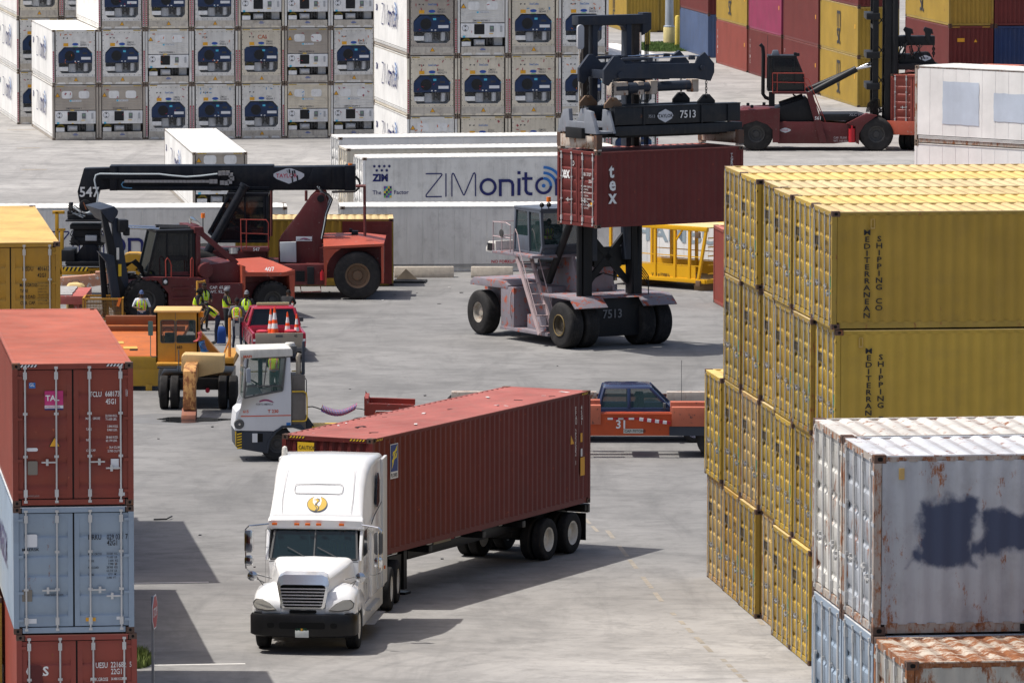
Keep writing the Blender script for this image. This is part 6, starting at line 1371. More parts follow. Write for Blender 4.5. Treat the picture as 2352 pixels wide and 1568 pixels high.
# container it holds, sitting on a low trailer
tC = std_box(12.19, 2.591, 'oxide'); q = K.p(1610, 690, 1.0)
wq = Matrix.Rotation(0,3,'Z') @ Vector((q.x, 1.2, 0)) + T.location; put(tC, (-W2,0,0), Vector((wq.x, wq.y-.6, 1.35)), R(-28), 'Faded red container with white letter on a low trailer beside the side-on lift truck')
text('tex', .75, M_wht, tC, (.30, .02, 1.55), ROT_F, .8, .03)
TR = thing('container_trailer', 'Salmon-painted low trailer under the faded red container at upper right', 'trailer', tC.location - Vector((0,0,1.35)), R(-28))
M_salmon = mat('trailer_salmon', '#a8513d', .55, dirt=.25, chips=.3)
b = MB(); b.bx(-1.25,-.95,-.3,12.3,.95,1.3); b.bx(.95,1.25,-.3,12.3,.95,1.3); b.bx(-.95,.95,0,.25,1.0,1.28); b.bx(-.5,.5,.25,12,.9,1.2); b.bx(-1.3,1.3,-.35,-.2,.85,1.55); b.build('trailer_frame', M_salmon, TR, bevel=.015)
for y_ in (1.2, 2.5, 10.6):
    for x_ in (-.95,-.6,.6,.95): wheel(TR, (x_, y_, .5), .5, .28, -1 if x_ < 0 else 1, M_tyre, M_rimk, ang=-pi/2)
# ------------------------------------------------------------------ white semi truck
M_cabw = mat('cab_white', (.80,.80,.79), .22, var=.03, dirt=.13, dirtcol=(.4,.38,.35,1), coat=.5)
M_cabp = mat('cab_offwhite', (.62,.62,.61), .4, var=.05, dirt=.12, dirtcol=(.3,.28,.25,1))
M_seam = flat('panel_seam', (.10,.10,.10), .6)
M_bump = mat('bumper_black', (.009,.009,.010), .35, spec=.25, dirt=.12, dirtcol=(.08,.075,.07,1))
M_lens = mat('lens_aged', (.52,.50,.44), .15, var=.1, dirt=.15, coat=.6)
M_wind = glass_mat('windscreen', (.006,.018,.022), .95, .02)
M_gchr = flat('grille_chrome', (.86,.87,.88), .22, .85)
T = thing('semi_truck', 'White semi truck with sleeper cab, chrome grille and golden bird emblem', 'truck', (-4.73, 136.55, 0), -.096)
SE = Loc(T, 560, 1050, 2.658)
def sec(y, hb, ht, z0, z1, r, n=5, zm=None):
    """cross-section at y: straight sides, leaning from hb (bottom) to ht (top), rounded shoulders"""
    P = [(-hb, y, z0)]; 
    for i in range(n+1):
        a = R(180 - 90*i/n); P.append((-ht + r + r*cos(a), y, z1 - r*.8 + r*.8*sin(a)))
    P.append((0, y, z1+.02))
    for i in range(n+1):
        a = R(90 - 90*i/n); P.append((ht - r + r*cos(a), y, z1 - r*.8 + r*.8*sin(a)))
    P.append((hb, y, z0)); return P
# hood
h = MB(); h.loft([sec(.16,.50,.40,1.12,1.70,.14), sec(.22,.52,.46,1.12,1.80,.18), sec(.5,.66,.56,1.05,1.88,.2), sec(1.0,.92,.72,1.0,1.97,.24), sec(1.5,1.04,.84,1.0,2.03,.24), sec(2.02,1.06,.93,1.0,2.08,.2)])
hd = h.build('hood', M_cabw, T, sharp=50)
for s_ in (-1, 1):                           # fenders
    f = MB(); prof = [(.10,1.04),(.06,1.12),(.10,1.30),(.28,1.44),(.62,1.54),(1.1,1.58),(1.6,1.50),(1.98,1.32),(2.06,1.05),(2.06,.80),(1.74,.78)]
    arc_ = [(1.15+.60*cos(R(a)), .55+.62*sin(R(a))) for a in range(20, 161, 14)]; prof = prof + arc_ + [(.50,.80),(.40,1.02)]
    xs = [(.52, .0), (.80, .05), (1.02, .0), (1.13, -.06), (1.18, -.16)]; rings = []
    for x, dz in xs: rings.append([(s_*x, y + ((max(0, x-.72)**2)*1.0 if y < .4 else 0), z + (dz if z > 1.1 else 0)) for y, z in prof])
    f.loft(rings, cap=True); f.build('fender', M_cabw, T, sharp=50)
    q = MB(); pts = [(.60,1.13),(.80,1.11),(1.04,1.13),(1.13,1.18),(1.15,1.27),(1.08,1.35),(.92,1.35),(.76,1.27),(.66,1.18)]
    def fy(x): return .035 + (max(0, x-.72)**2)*1.0
    ring0 = [(s_*x, fy(x)+.0, z) for x, z in pts]; ring1 = [(s_*(x*.93+.055), fy(x)-.035, z*.9+.127) for x, z in pts]; ring2 = [(s_*x, fy(x)+.15, z) for x, z in pts]
    q.loft([ring2, ring0, ring1], cap=True); hl = q.build('head_lamp', M_lens, T, sharp=30)
    k = MB(); k.tube([(s_*x*1.0, fy(x)-.005, z) for x, z in pts], .014, 5, closed=True); k.build('lamp_rim', M_seam, hl)
b = MB()                                     # bumper
plan = [(-1.22,.55),(-1.22,.22),(-1.14,.06),(-.9,-.03),(-.4,-.08),(.4,-.08),(.9,-.03),(1.14,.06),(1.22,.22),(1.22,.55)]
rings = []
for z, k in ((.52,.94),(.56,1.0),(.80,1.0),(.98,1.0),(1.03,.97)): rings.append([(x*k, y if y > .3 else y + (1-k)*.6, z) for x, y in plan])
b.loft(rings, cap=True); bp = b.build('bumper', M_bump, T, sharp=50)
b = MB(); b.prism(rrect(1.05,.15,.04,3,0,.79), -.088, -.07, 'y'); b.prism(rrect(.16,.12,.05,3,-.72,.79), -.06, -.04, 'y'); b.prism(rrect(.16,.12,.05,3,.72,.79), -.06, -.04, 'y'); b.build('bumper_intake', M_hole, bp)
b = MB(); b.bx(-.155,.155,-.105,-.09,.52,.68); lp = b.build('license_plate', mat('plate_white', (.62,.64,.60), .4, dirt=.1), T, bevel=.006)
text('LHE 892', .085, flat('plate_green', (.02,.10,.05), .5), lp, (-.14,-.107,.565), ROT_F, .85, .01)
b = MB(); b.add([(-.03,-.1065,.56),(.03,-.1065,.56),(.03,-.1065,.62),(-.03,-.1065,.62)], [(0,1,2,3)]); b.build('emblem', M_or, lp, fix=False)
# grille with chrome surround
oc = [(-.50,1.20),(-.44,1.145),(.44,1.145),(.50,1.20),(.60,1.72),(.56,1.86),(.44,1.92),(-.44,1.92),(-.56,1.86),(-.60,1.72)]; ic = [(-.44,1.22),(-.40,1.19),(.40,1.19),(.44,1.22),(.52,1.62),(.50,1.68),(.44,1.70),(-.44,1.70),(-.50,1.68),(-.52,1.62)]
g = MB(); n = len(oc)
def gy(z): return .06 + (z-1.15)*.10
g.add([(x*(.97 if z > 1.7 else 1),gy(z)+(.26 if z > 1.7 else .10),z+(.05 if z > 1.8 else 0)) for x,z in oc]+[(x,gy(z),z) for x,z in oc]+[(x*1.0,gy(z)-.03,z) for x,z in ic]+[(x,gy(z)+.04,z) for x,z in ic], [(i,(i+1)%n,n+(i+1)%n,n+i) for i in range(n)]+[(n+i,n+(i+1)%n,2*n+(i+1)%n,2*n+i) for i in range(n)]+[(2*n+i,2*n+(i+1)%n,3*n+(i+1)%n,3*n+i) for i in range(n)])
gr = g.build('grille', M_gchr, T, sharp=30)
g = MB(); g.add([(x*1.02,gy(z)+.045,z) for x,z in ic], [tuple(range(n))]); g.build('grille_mesh', M_hole, gr, fix=False)
for i in range(6):
    z = 1.245 + i*.072; w_ = .44 + (z-1.22)*.20; q = MB(); q.bar((-w_,gy(z)-.005,z),(w_,gy(z)-.005,z),.04,.030); q.build('grille_bar', M_gchr, gr)
b = MB(); b.prism(rrect(.62,.07,.03,3,0,1.085), .055, .10, 'y'); b.build('air_slot', M_hole, T)
b = MB(); b.bx(-.95,.95,.12,.3,1.02,1.16); b.build('front_valance', M_cabw, T, bevel=.03)
for s_ in (-1,1):
    b = MB(); b.tube([(s_*.60,.50,1.80),(s_*.74,1.0,1.90),(s_*.84,1.5,1.965),(s_*.88,1.95,1.99)], .007, 5); b.build('hood_seam', flat('seam_soft', (.45,.45,.45), .6), hd)
    b = MB(); b.box((s_*1.10,1.75,1.30),(.03,.16,.05)); b.build('hood_latch', M_seam, hd)
b = MB(); b.tube([(-1.03,2.005,1.97),(0,2.0,2.0),(1.03,2.005,1.97)], .012, 5); b.build('cowl_seam', M_seam, T)
# cab
c = MB(); c.loft([[(-1.04,2.0,.95),(-1.04,2.0,2.02),(1.04,2.0,2.02),(1.04,2.0,.95)], [(-1.10,2.4,.9),(-1.10,2.4,2.06),(1.10,2.4,2.06),(1.10,2.4,.9)], [(-1.14,3.7,.9),(-1.14,3.7,2.1),(1.14,3.7,2.1),(1.14,3.7,.9)]], smooth=False); cab = c.build('cab', M_cabw, T, bevel=.03)
P = [(-1.00,2.02,2.02),(1.00,2.02,2.02),(.94,2.42,2.70),(-.94,2.42,2.70)]
b = MB(); b.add(P, [(0,1,2,3)]); ws = b.build('windscreen', M_wind, T, fix=False)
b = MB()
for i in range(4): b.bar(P[i], P[(i+1) % 4], .045)
b.bar((0,2.02,2.02),(0,2.41,2.70),.03); b.build('window_seal', M_seam, ws)
for x0, x1 in ((-.62,-.12),(.08,.62)):
    q = MB(); q.bar((x0,2.07,2.30 if x0 < 0 else 2.30),(x1,1.99,2.04),.02,.02); q.build('wiper', M_seam, ws)
b = MB()
for s_ in (-1, 1): b.prism([(2.05,2.0),(3.7,2.0),(3.7,2.75),(2.42,2.72)], s_*1.08-.05, s_*1.08+.02, 'x')
b.build('cab_side', M_cabw, cab, bevel=.01)
b = MB()
for s_ in (-1, 1): b.add([(s_*1.125,2.25,2.06),(s_*1.125,3.05,2.06),(s_*1.12,3.02,2.62),(s_*1.12,2.52,2.62)], [(0,1,2,3)])
b.build('side_window', M_glassd, cab, fix=False)
for s_ in (-1, 1): 
    b = MB(); x = s_*1.143
    for p_ in frame_outline(2.18,3.12,.98,2.66,.012): b.prism(p_, x-.002, x+.002, 'x')
    b.build('door_seam', M_seam, cab)
# visor band and raised sleeper roof
c = MB(); c.loft([sec(2.36,1.10,1.06,2.68,2.78,.05), sec(2.33,1.12,1.10,2.70,2.88,.06), sec(2.40,1.135,1.11,2.68,2.95,.08), sec(2.55,1.14,1.09,2.66,3.00,.10)]); c.build('sun_visor', M_cabw, T, sharp=50)
c = MB(); c.loft([sec(2.42,1.13,1.10,2.66,2.95,.10), sec(2.52,1.13,1.09,2.66,3.05,.14), sec(2.75,1.14,1.08,2.66,3.28,.19), sec(3.1,1.15,1.07,2.6,3.60,.24), sec(3.45,1.17,1.08,2.5,3.88,.26), sec(3.9,1.19,1.10,2.2,4.00,.24), sec(4.6,1.20,1.14,1.0,4.03,.18), sec(5.45,1.21,1.18,.95,4.0,.12), sec(5.62,1.21,1.18,.95,3.96,.12)]); sl_ = c.build('sleeper', M_cabw, T, sharp=50)
c = MB(); c.bx(-1.17,1.17,3.5,5.6,.95,2.8); c.build('sleeper_side', M_cabw, sl_, bevel=.03)
c = MB()
for s_ in (-1,1): c.bx(min(s_*1.16,s_*1.235),max(s_*1.16,s_*1.235),5.2,6.0,1.0,3.9)
c.build('side_fairing', M_cabp, T, bevel=.02)
c = MB()
for s_ in (-1,1): c.prism([(x,z) for x,z in ((4.15,3.05),(4.45,2.95),(4.75,3.05),(4.78,3.5),(4.55,3.68),(4.35,3.6))], s_*1.175-.006, s_*1.19+.012, 'x')
c.build('sleeper_window', M_glassd, sl_, bevel=.0)
b = MB(); b.tube([(1.185,3.3,2.70),(1.19,3.9,2.85),(1.21,5.1,3.0)], .012, 5); b.tube([(-1.185,3.3,2.70),(-1.19,3.9,2.85),(-1.21,5.1,3.0)], .012, 5); b.build('roof_seam', M_seam, sl_)
# outlines on the sloping roof front: frame of axes on the slope
A0 = Vector((0,2.50,3.012)); UP = (Vector((0,3.45,3.905)) - A0).normalized(); NO = Vector((0,-UP.z,UP.y)); MS = Matrix(((1,0,0,0),(0,UP.y,-abs(NO.y),2.50),(0,UP.z,abs(NO.z),3.012),(0,0,0,1)))
MS.col[2] = Vector((0,-UP.z,UP.y,0))
o_ = rrect(1.12,.26,.08,4,0,.66)
b = MB(); b.tube([MS @ Vector((x, y, .045)) for x, y in o_], .008, 5, closed=True)
b.build('roof_hatch_seam', flat('seam_soft', (.45,.45,.45), .6), sl_)
for s_ in (-1,1):
    b = MB(); b.tube([MS @ Vector((s_*x, y, dz)) for x, y, dz in ((.80,.02,.045),(.82,.4,.045),(.80,.9,.045),(.79,1.25,.03))], .007, 5); b.build('roof_seam', flat('seam_soft', (.45,.45,.45), .6), sl_)
M_gold = flat('emblem_gold', srgb('#c9a73f')[:3], .45); M_edark = flat('emblem_grey', (.07,.07,.075), .5)
P = []; 
P.append((arc(0,.30,.235,0,350,35), 0)); P.append((arc(0,.30,.222,0,350,35), 1))
P.append(([(-.055,.55),(.06,.55),(.10,.40),(.085,.28),(.04,.20),(-.03,.22),(-.10,.34),(-.11,.45)], 2))   # pale gap between the wings
P.append(([(-.045,.44),(.0,.47),(.05,.45),(.06,.38),(.02,.33),(.0,.27),(.05,.22),(.06,.15),(.02,.09),(-.05,.06),(-.02,.12),(.0,.17),(-.05,.24),(-.05,.31),(.0,.37),(-.0,.42)], 0))
P.append(([(-.10,.42),(-.045,.44),(-.0,.445),(.03,.425),(.035,.385),(.0,.345),(-.025,.30),(-.03,.26),(.03,.21),(.035,.16),(.0,.10),(.015,.17),(-.03,.23),(-.035,.31),(-.01,.37),(-.03,.41)], 1))
MO = MS @ Matrix.Translation((0, -.02, .052)); MO = MO @ Matrix.Diagonal((1.0, .88, 1, 1))
shape([([(x, y, k*.002) for x, y in p], mi) for k, (p, mi) in enumerate(P)], None, T, MO, 'emblem', [M_edark, M_gold, M_cabw])
for X in (342, 490, 562, 635, 787):
    p = SE.p(X, 706, 2.28); b = MB(); b.box((p.x, 2.285, 2.80), (.12,.05,.055)); b.build('marker_lamp', flat('marker_amber', (.70,.14,.015), .3), T, bevel=.01)
b = MB(); q = SE.p(405, 215, 4.5); b.lathe([(0,.16),(.05,.14),(.07,.05),(.07,-.2)], (q.x,4.6,q.z-.02), 'z', 14); b.build('air_horn', M_rimw, T)
# mirrors
for s_ in (-1, 1):
    m_ = MB(); m_.prism(rrect(.20,.52,.06,3,s_*1.50,2.42), 1.95, 2.07, 'y'); mo = m_.build('mirror', M_chrome if s_ < 0 else M_seam, T, bevel=.02)
    m_ = MB(); m_.prism(rrect(.20,.24,.07,3,s_*1.50,1.98), 1.95, 2.07, 'y'); m_.build('lower_mirror', M_chrome, mo, bevel=.02)
    if s_ > 0: m_ = MB(); m_.cyl((1.5,1.93,2.7),(1.5,1.93,1.85),.018,n=6); m_.build('mirror_bracket', M_chrome, mo)
    loop(T, 'mirror_arm', [(s_*1.08,2.3,2.80),(s_*1.50,2.02,2.78),(s_*1.58,2.01,2.70),(s_*1.57,2.01,1.80),(s_*1.50,2.02,1.72),(s_*1.08,2.15,1.58)], .018, M_chrome)
    q = MB(); q.lathe([(0,-.03),(.06,-.025),(.115,.0),(.11,.03),(0,.05)], (s_*1.24,.70,1.80), 'y', 18); fm = q.build('fender_mirror', M_mirror, T)
    q = MB(); e = (s_*1.24,.75,1.78); q.cyl(e,(s_*.98,.9,1.62),.012,n=5); q.cyl((s_*1.2,.85,1.82),(s_*.85,1.1,1.70),.010,n=5); q.cyl((s_*1.17,.85,1.78),(s_*1.02,.95,1.55),.010,n=5); q.build('mirror_leg', M_seam, fm)
# wheels, frame, tank fairings
M_ts = mat('tyre_road', (.022,.022,.023), .8, var=.2, dirt=.35, dirtcol=(.07,.065,.06,1), scale=3, streak=0, spec=.12)
for s_ in (-1, 1): wheel(T, (s_*1.02,1.15,.52), .52, .30, 1 if s_ > 0 else -1, M_ts, M_rimw, ang=R(-90) if False else -pi/2, rr=.56) if False else None
def wheel_x(root, x, y, r, w, out, mt, mr, rr=.56, dish=.50, z=None):
    """wheel whose axle lies along local x; out=+1: outer face towards +x"""
    return wheel(root, (x, y, r if z is None else z), r, w, -1 if out > 0 else 1, mt, mr, rr=rr, ang=pi/2, dish=dish)
for s_ in (-1, 1):
    wheel_x(T, s_*1.03, 1.15, .52, .30, s_, M_ts, M_rimw, dish=.05)
    for y_ in (7.35, 8.70):
        for x_ in (1.06, .74): wheel_x(T, s_*x_, y_, .52, .28, s_, M_ts, M_rimw)
b = MB(); b.bx(-.45,-.35,.8,9.3,.75,1.0); b.bx(.35,.45,.8,9.3,.75,1.0); b.bx(-.35,.35,5.8,6.0,.75,1.0); b.bx(-.35,.35,9.1,9.3,.75,1.0); b.bx(-.5,.5,7.5,8.5,1.0,1.12); b.bx(-.9,.9,1.05,1.25,.42,.6); b.build('chassis', M_bump, T)
b = MB()
for s_ in (-1,1):
    b.prism([(2.1,.45),(5.9,.45),(5.9,.95),(2.1,.95)], s_*1.02-.12, s_*1.02+.12, 'x')
b.build('tank_fairing', M_cabp, T, bevel=.04)
for s_ in (-1,1):
    b = MB(); b.bx(min(s_*1.1,s_*1.36),max(s_*1.1,s_*1.36),2.4,4.6,.42,.47); b.build('running_board', mat('tread_plate', (.42,.43,.45), .35, .6, dirt=.3, scale=6), T)
    b = MB(); b.bx(min(s_*1.1,s_*1.26),max(s_*1.1,s_*1.26),2.5,4.4,.78,.82); b.build('step', M_galv, T)
b = MB(); b.box((1.25,5.35,1.42),(.03,.12,.07)); b.build('marker_lamp', flat('marker_amber', (.70,.14,.015), .3), T)
text('73', .19, M_blk, T, (1.152,2.5,1.18), ROT_R, 1.0, .02)
text('TRANSPORT', .07, M_blk, T, (1.155,2.6,1.60), ROT_R, 1.0, .004) if False else None
b = MB()
for i in range(5): b.add([(1.152,2.5,1.95-i*.07),(1.152,2.5+.45-(i%3)*.1,1.95-i*.07),(1.152,2.5+.45-(i%3)*.1,1.98-i*.07),(1.152,2.5,1.98-i*.07)], [(0,1,2,3)])
b.build('sticker', [flat('text_faint', (.35,.3,.3), .6)], cab, fix=False)
b = MB()     # interior seen through the screen
b.bx(-.95,.95,2.2,2.5,1.75,2.02); b.bx(-.75,-.25,3.0,3.2,1.7,2.55); b.bx(.25,.75,3.0,3.2,1.7,2.55); b.bx(-1.0,1.0,3.45,3.48,1.0,2.7); b.build('cab_interior', M_seat, T)
def settle(o):
    if o.type == 'MESH' and o.name.split('.')[0] not in ('wheel', 'rim', 'chassis'):
        me = o.data
        if me.users > 1: me = o.data = me.copy()
        off = o.matrix_local.translation.z
        for v in me.vertices:
            z = (o.matrix_local @ v.co).z; dz = .11*max(0, min(1, (4.0-z)/.9))*max(0, min(1, (z-.38)/.1))
            if off == 0: v.co.z -= dz
        if off: o.location.z -= .11*max(0, min(1, (4.0-off)/.9))
    if o.name.startswith('license_plate') : return
    for c_ in o.children: settle(c_)
for c_ in T.children: settle(c_)
# ---- container chassis below the truck's maroon container (same frame as the container: doors at y=0)
T = thing('container_chassis', 'Black skeletal trailer chassis with twin axles under the maroon container', 'trailer', tB.location - Vector((0,0,1.2)), RZB)
b = MB()
for s_ in (-1,1): b.bx(s_*.55-.06, s_*.55+.06, .1, 9.3, .80, 1.17); b.bx(s_*.42-.06, s_*.42+.06, 9.2, 12.3, .98, 1.17)
for y_ in (.15, 3.9, 6.2, 9.2, 12.15): b.bx(-1.18,1.18,y_-.09,y_+.09,1.0,1.16)
b.bx(-.6,.6,.9,3.4,.62,.8); b.build('trailer_frame', M_bump, T, bevel=.006)
for y_ in (1.0, 2.45):
    for s_ in (-1,1):
        for x_ in (1.07, .74): wheel_x(T, s_*x_, y_, .53, .28, s_, M_ts, M_rimw)
    b = MB(); b.cyl((-1,y_,.53),(1,y_,.53),.07,n=10); b.build('axle', M_bump, T)
for s_ in (-1,1):
    b = MB(); b.bx(s_*.62-.09,s_*.62+.09,9.55,9.72,.12,1.1); b.bx(s_*.62-.16,s_*.62+.16,9.48,9.80,.0,.06); b.build('landing_leg', M_bump, T)
    b = MB(); b.prism([(9.75,1.0),(10.5,1.0),(10.1,.55),(9.8,.55)], s_*.62-.05, s_*.62+.05, 'x'); b.build('leg_brace', M_bump, T)
    b = MB(); b.bx(s_*.9-.3,s_*.9+.3,.22,.235,.25,.95); b.build('mud_flap', M_bump, T)
b = MB(); b.bx(-.62,.62,9.58,9.68,.5,.56); b.build('cross_brace', M_bump, T)
b = MB(); b.bx(-1.2,1.2,-.02,.12,.95,1.17); b.bx(-.7,.7,.1,.2,.45,.55); b.build('rear_bumper', M_bump, T, bevel=.01)
b = MB()
for y_, c_ in ((3.6,0),(3.9,1),(5.2,0),(5.55,1),(6.4,1),(6.75,0),(8.0,1),(8.35,0),(9.9,1)): b.bx(-.625,-.613,y_,y_+.28,1.03,1.10,c_)
b.build('reflective_strip', [flat('strip_red', (.40,.02,.03), .4), M_lwht], T)
b = MB(); b.bx(-.63,-.615,6.95,7.9,1.0,1.1); b.build('name_plate', mat('plate_beige', (.4,.36,.28), .6, dirt=.3), T)

# ------------------------------------------------------------------ small white terminal tractor
M_mafi = mat('tractor_white', (.66,.67,.69), .35, var=.05, dirt=.12, dirtcol=(.3,.28,.26,1)); M_mdark = mat('tractor_slate', '#363c46', .5, dirt=.2)
M_oral = flat('lettering_orange_red', (.62,.09,.03), .5)
T = thing('terminal_tractor', 'Small white terminal tractor with slanted side window and hazard stripes', 'terminal tractor', at(606, 1060), R(7))
E = Loc(T, 580, 840, 4.9)
D2 = 1.45
b = MB(); pr = E.xz([(40,1150),(44,1100),(62,935),(112,890),(140,765),(160,290),(722,262),(735,1110),(620,1110),(520,1165),(130,1170)], .0)
win = E.xz([(205,266),(665,262),(627,668),(160,760)], .0)
# side skin with the window cut out: four strips
S0 = E.xz([(140,765),(160,760),(627,668),(735,650),(735,1110),(620,1110),(520,1165),(44,1160),(44,1100),(62,935),(112,890)], .0); b.prism(ccw(S0), 0, .05, 'y'); b.prism(ccw(S0), D2-.05, D2, 'y')
for seg in ([(140,765),(160,290),(205,266),(160,760)], [(665,262),(722,262),(735,650),(627,668)]): q = ccw(E.xz(seg, 0)); b.prism(q, 0, .05, 'y'); b.prism(q, D2-.05, D2, 'y')
q = E.xz([(40,1150),(62,935),(112,890),(735,880),(735,1110),(520,1165)], 0); b.prism(ccw(q), .05, D2-.05, 'y')
bd = b.build('cab', M_mafi, T, bevel=.01)
b = MB(); b.prism(ccw(E.xz([(103,180),(110,172),(728,152),(748,170),(752,245),(290,270),(200,280),(103,248)], -.02)), -.06, D2+.05, 'y'); b.build('cab_roof', mat('roof_cream', (.64,.62,.56), .5, dirt=.3, scale=2), bd, bevel=.04)
b = MB(); b.add([(p[0], .02, p[1]) for p in win], [(0,1,2,3)]); b.add([(p[0], D2-.02, p[1]) for p in win], [(0,1,2,3)])
f0, f1 = E.p(160,300,.0), E.p(140,765,0); b.add([(f0.x,.05,f0.z),(f1.x,.05,f1.z),(f1.x,D2-.05,f1.z),(f0.x,D2-.05,f0.z)], [(0,1,2,3)]); b.build('window', M_glassc, bd, fix=False)
b = MB(); n = 4
for y in (-.005, D2+.005):
    for i in range(4): b.bar((win[i][0],y,win[i][1]), (win[(i+1)%4][0],y,win[(i+1)%4][1]), .05)
a_, c_ = E.p(170,620,0), E.p(632,610,0); b.bar((a_.x,-.005,a_.z),(c_.x,-.005,c_.z),.035); a_, c_ = E.p(440,280,0), E.p(400,610,0); b.bar((a_.x,-.005,a_.z),(c_.x,-.005,c_.z),.03); b.build('window_seal', M_seam, bd)
b = MB(); a_ = E.p(355,280,1.4); c_ = E.p(355,640,1.4); b.bar(a_, c_, .12); b.build('door_post', M_mdark, bd)
for Y in (438, 645): loop(bd, 'grab_rail', [E.p(235,Y,1.45), E.p(440 if Y < 500 else 475,Y-3,1.45)], .02, flat('rail_yellow', (.65,.42,.03), .4))
b = MB(); q = E.p(420,980,.7); b.bx(q.x-.2,q.x+.25,.45,.95,q.z,q.z+.62); b.bx(q.x+.2,q.x+.32,.45,.95,q.z+.6,q.z+.95); b.build('seat', M_seat, bd, bevel=.03)
b = MB(); q = E.p(310,580,.7); b.tube([(q.x+.17*cos(a), .7+.2*sin(a), q.z-.10*cos(a)) for a in [2*pi*i/16 for i in range(16)]], .018, 6, closed=True); b.cyl(q,(q.x-.12,.7,q.z-.5),.03,n=6); b.build('steering_wheel', M_seat, bd)
b = MB(); b.prism(ccw(E.xz([(170,740),(200,600),(260,590),(330,640),(390,700)], .3)), .3, 1.1, 'y'); b.build('dashboard', mat('dash_grey', (.16,.18,.19), .6, dirt=.2), bd, bevel=.02)
b = MB(); b.prism(ccw(E.xz([(128,1175),(532,1168),(455,1290),(437,1438),(128,1388)], -.01)), -.01, .2, 'y'); b.prism(ccw(E.xz([(48,1165),(128,1175),(128,1388),(58,1360)], .0)), .01, D2, 'y'); b.prism(ccw(E.xz([(128,1175),(532,1168),(455,1290),(437,1438),(128,1388)], -.01)), D2-.2, D2+.01, 'y'); b.build('lower_skirt', M_mdark, T, bevel=.015)
def chev(b, x0, x1, z0, z1, y, n, mi=1):
    b.add([(x0,y,z0),(x1,y,z0),(x1,y,z1),(x0,y,z1)], [(0,1,2,3)], 0); h_ = (z1-z0)/n
    for i in range(n):
        z = z0+i*h_; d_ = h_*.45; b.add([(x0,y-.001,z+d_*.0),(x1,y-.001,z+d_*.9),(x1,y-.001,min(z1,z+d_*.9+h_*.5)),(x0,y-.001,z+h_*.5)], [(0,1,2,3)], mi)
b = MB(); a_, c_ = E.p(72,1182,-.02), E.p(130,1385,-.02); chev(b, a_.x, c_.x, c_.z, a_.z, -.014, 6); a2, c2 = E.p(27,1172,.4), E.p(52,1355,.4); 
b.build('hazard_marking', [M_blk, M_hz_y], T, fix=False)
b = MB(); b.prism(ccw(E.xz([(46,1165),(62,1170),(62,1365),(54,1350)], -.005)), -.012, -.004, 'y'); b.build('hazard_marking', M_hz_y, T)
b = MB(); q = E.p(97,1080,-.02); b.lathe([(0,-.03),(.13,-.03),(.15,0),(.15,.02)], (q.x+.0,-.0,q.z), 'y', 22); b.lathe([(0,-.06),(.035,-.055),(.04,-.03)], (q.x+.01,0,q.z), 'y', 12, 1); b.build('head_lamp', [M_seam, M_chrome], T)
b = MB(); a_, c_ = E.p(258,1195,-.02), E.p(322,1303,-.02); b.bx(a_.x,c_.x,-.018,-.012,c_.z,a_.z); a_, c_ = E.p(325,1195,-.02), E.p(388,1298,-.02); b.bx(a_.x,c_.x,-.016,-.011,c_.z,a_.z,1); b.build('sticker', [M_lwht, M_hole], T)
b = MB(); a_, c_ = E.p(677,1062,-.01), E.p(728,1110,-.01); b.bx(a_.x,c_.x,-.008,.0,c_.z,a_.z); b.build('sticker', M_bright, T)
a_, c_ = E.p(118,985,-.0), E.p(732,972,0); b = MB(); b.bar((a_.x,-.004,a_.z),(c_.x,-.004,c_.z),.01,.025); b.build('stripe', M_oral, T)
q = E.p(145,944,-.01); text('615', .115, M_oral, T, (q.x,-.006,q.z), ROT_F, .95, .02); q = E.p(448,942,-.01); text('T 230', .13, M_oral, T, (q.x,-.006,q.z), ROT_F, 1.0, .025)
q = E.p(303,850,-.01); text('PORTS AMERICA', .075, M_ltxt, T, (q.x,-.006,q.z), ROT_F, .88, .008); q = E.p(345,805,-.01); wave_logo(T, q.x, q.z-.02, .42, -.006)
q = E.p(147,272,-.1); text('MAFI', .105, M_oral, T, (q.x,-.066,q.z), ROT_F, 1.1, .03)
wheel(T, (E.p(560,1330,.2).x, .18, .50), .50, .30, -1, M_ts, M_rimk); wheel(T, (E.p(560,1330,.2).x, D2+.2, .50), .50, .30, 1, M_ts, M_rimk)
for y_ in (.1, .42, D2+.1, D2+.42): wheel(T, (E.p(560,1330,.2).x+2.6, y_, .52), .52, .28, -1 if y_ < 1 else 1, M_ts, M_rimk)
pts = [(440,1450)] + [(590-150*cos(R(a)), 1300-185*sin(R(a))) for a in range(15, 150, 12)] + [(915,1150),(870,1095),(740,1090),(600,1115),(520,1165),(450,1290)]
b = MB(); b.prism(ccw(E.xz([(540,1165),(620,1100),(860,1085),(915,1150),(880,1160),(760,1125),(640,1125),(560,1180),(480,1290),(450,1440),(430,1430),(450,1290)], -.02)), -.03, .4, 'y'); b.build('fender', M_mdark, T, bevel=.02)
b = MB(); b.prism(ccw(E.xz([(742,690),(915,690),(915,1150),(745,1090)], .05)), .05, 1.3, 'y'); b.prism(ccw(E.xz([(745,480),(905,480),(905,690),(745,690)], .1)), .1, .9, 'y'); b.build('engine_housing', mat('engine_mesh_grey', (.16,.145,.13), .6, dirt=.35, scale=6), T, bevel=.02)
b = MB(); b.cyl(E.p(822,655,.3), E.p(822,250,.3), .075, n=14); b.cyl(E.p(822,255,.3), E.p(840,215,.3), .07, n=14); b.build('exhaust_pipe', mat('exhaust_tan', (.45,.40,.33), .4, .3, dirt=.2), T)
b = MB(); b.prism(ccw(E.xz([(862,470),(868,70),(900,65),(903,470)], .2)), .2, .32, 'y'); b.build('rear_post', M_mdark, T, bevel=.01)
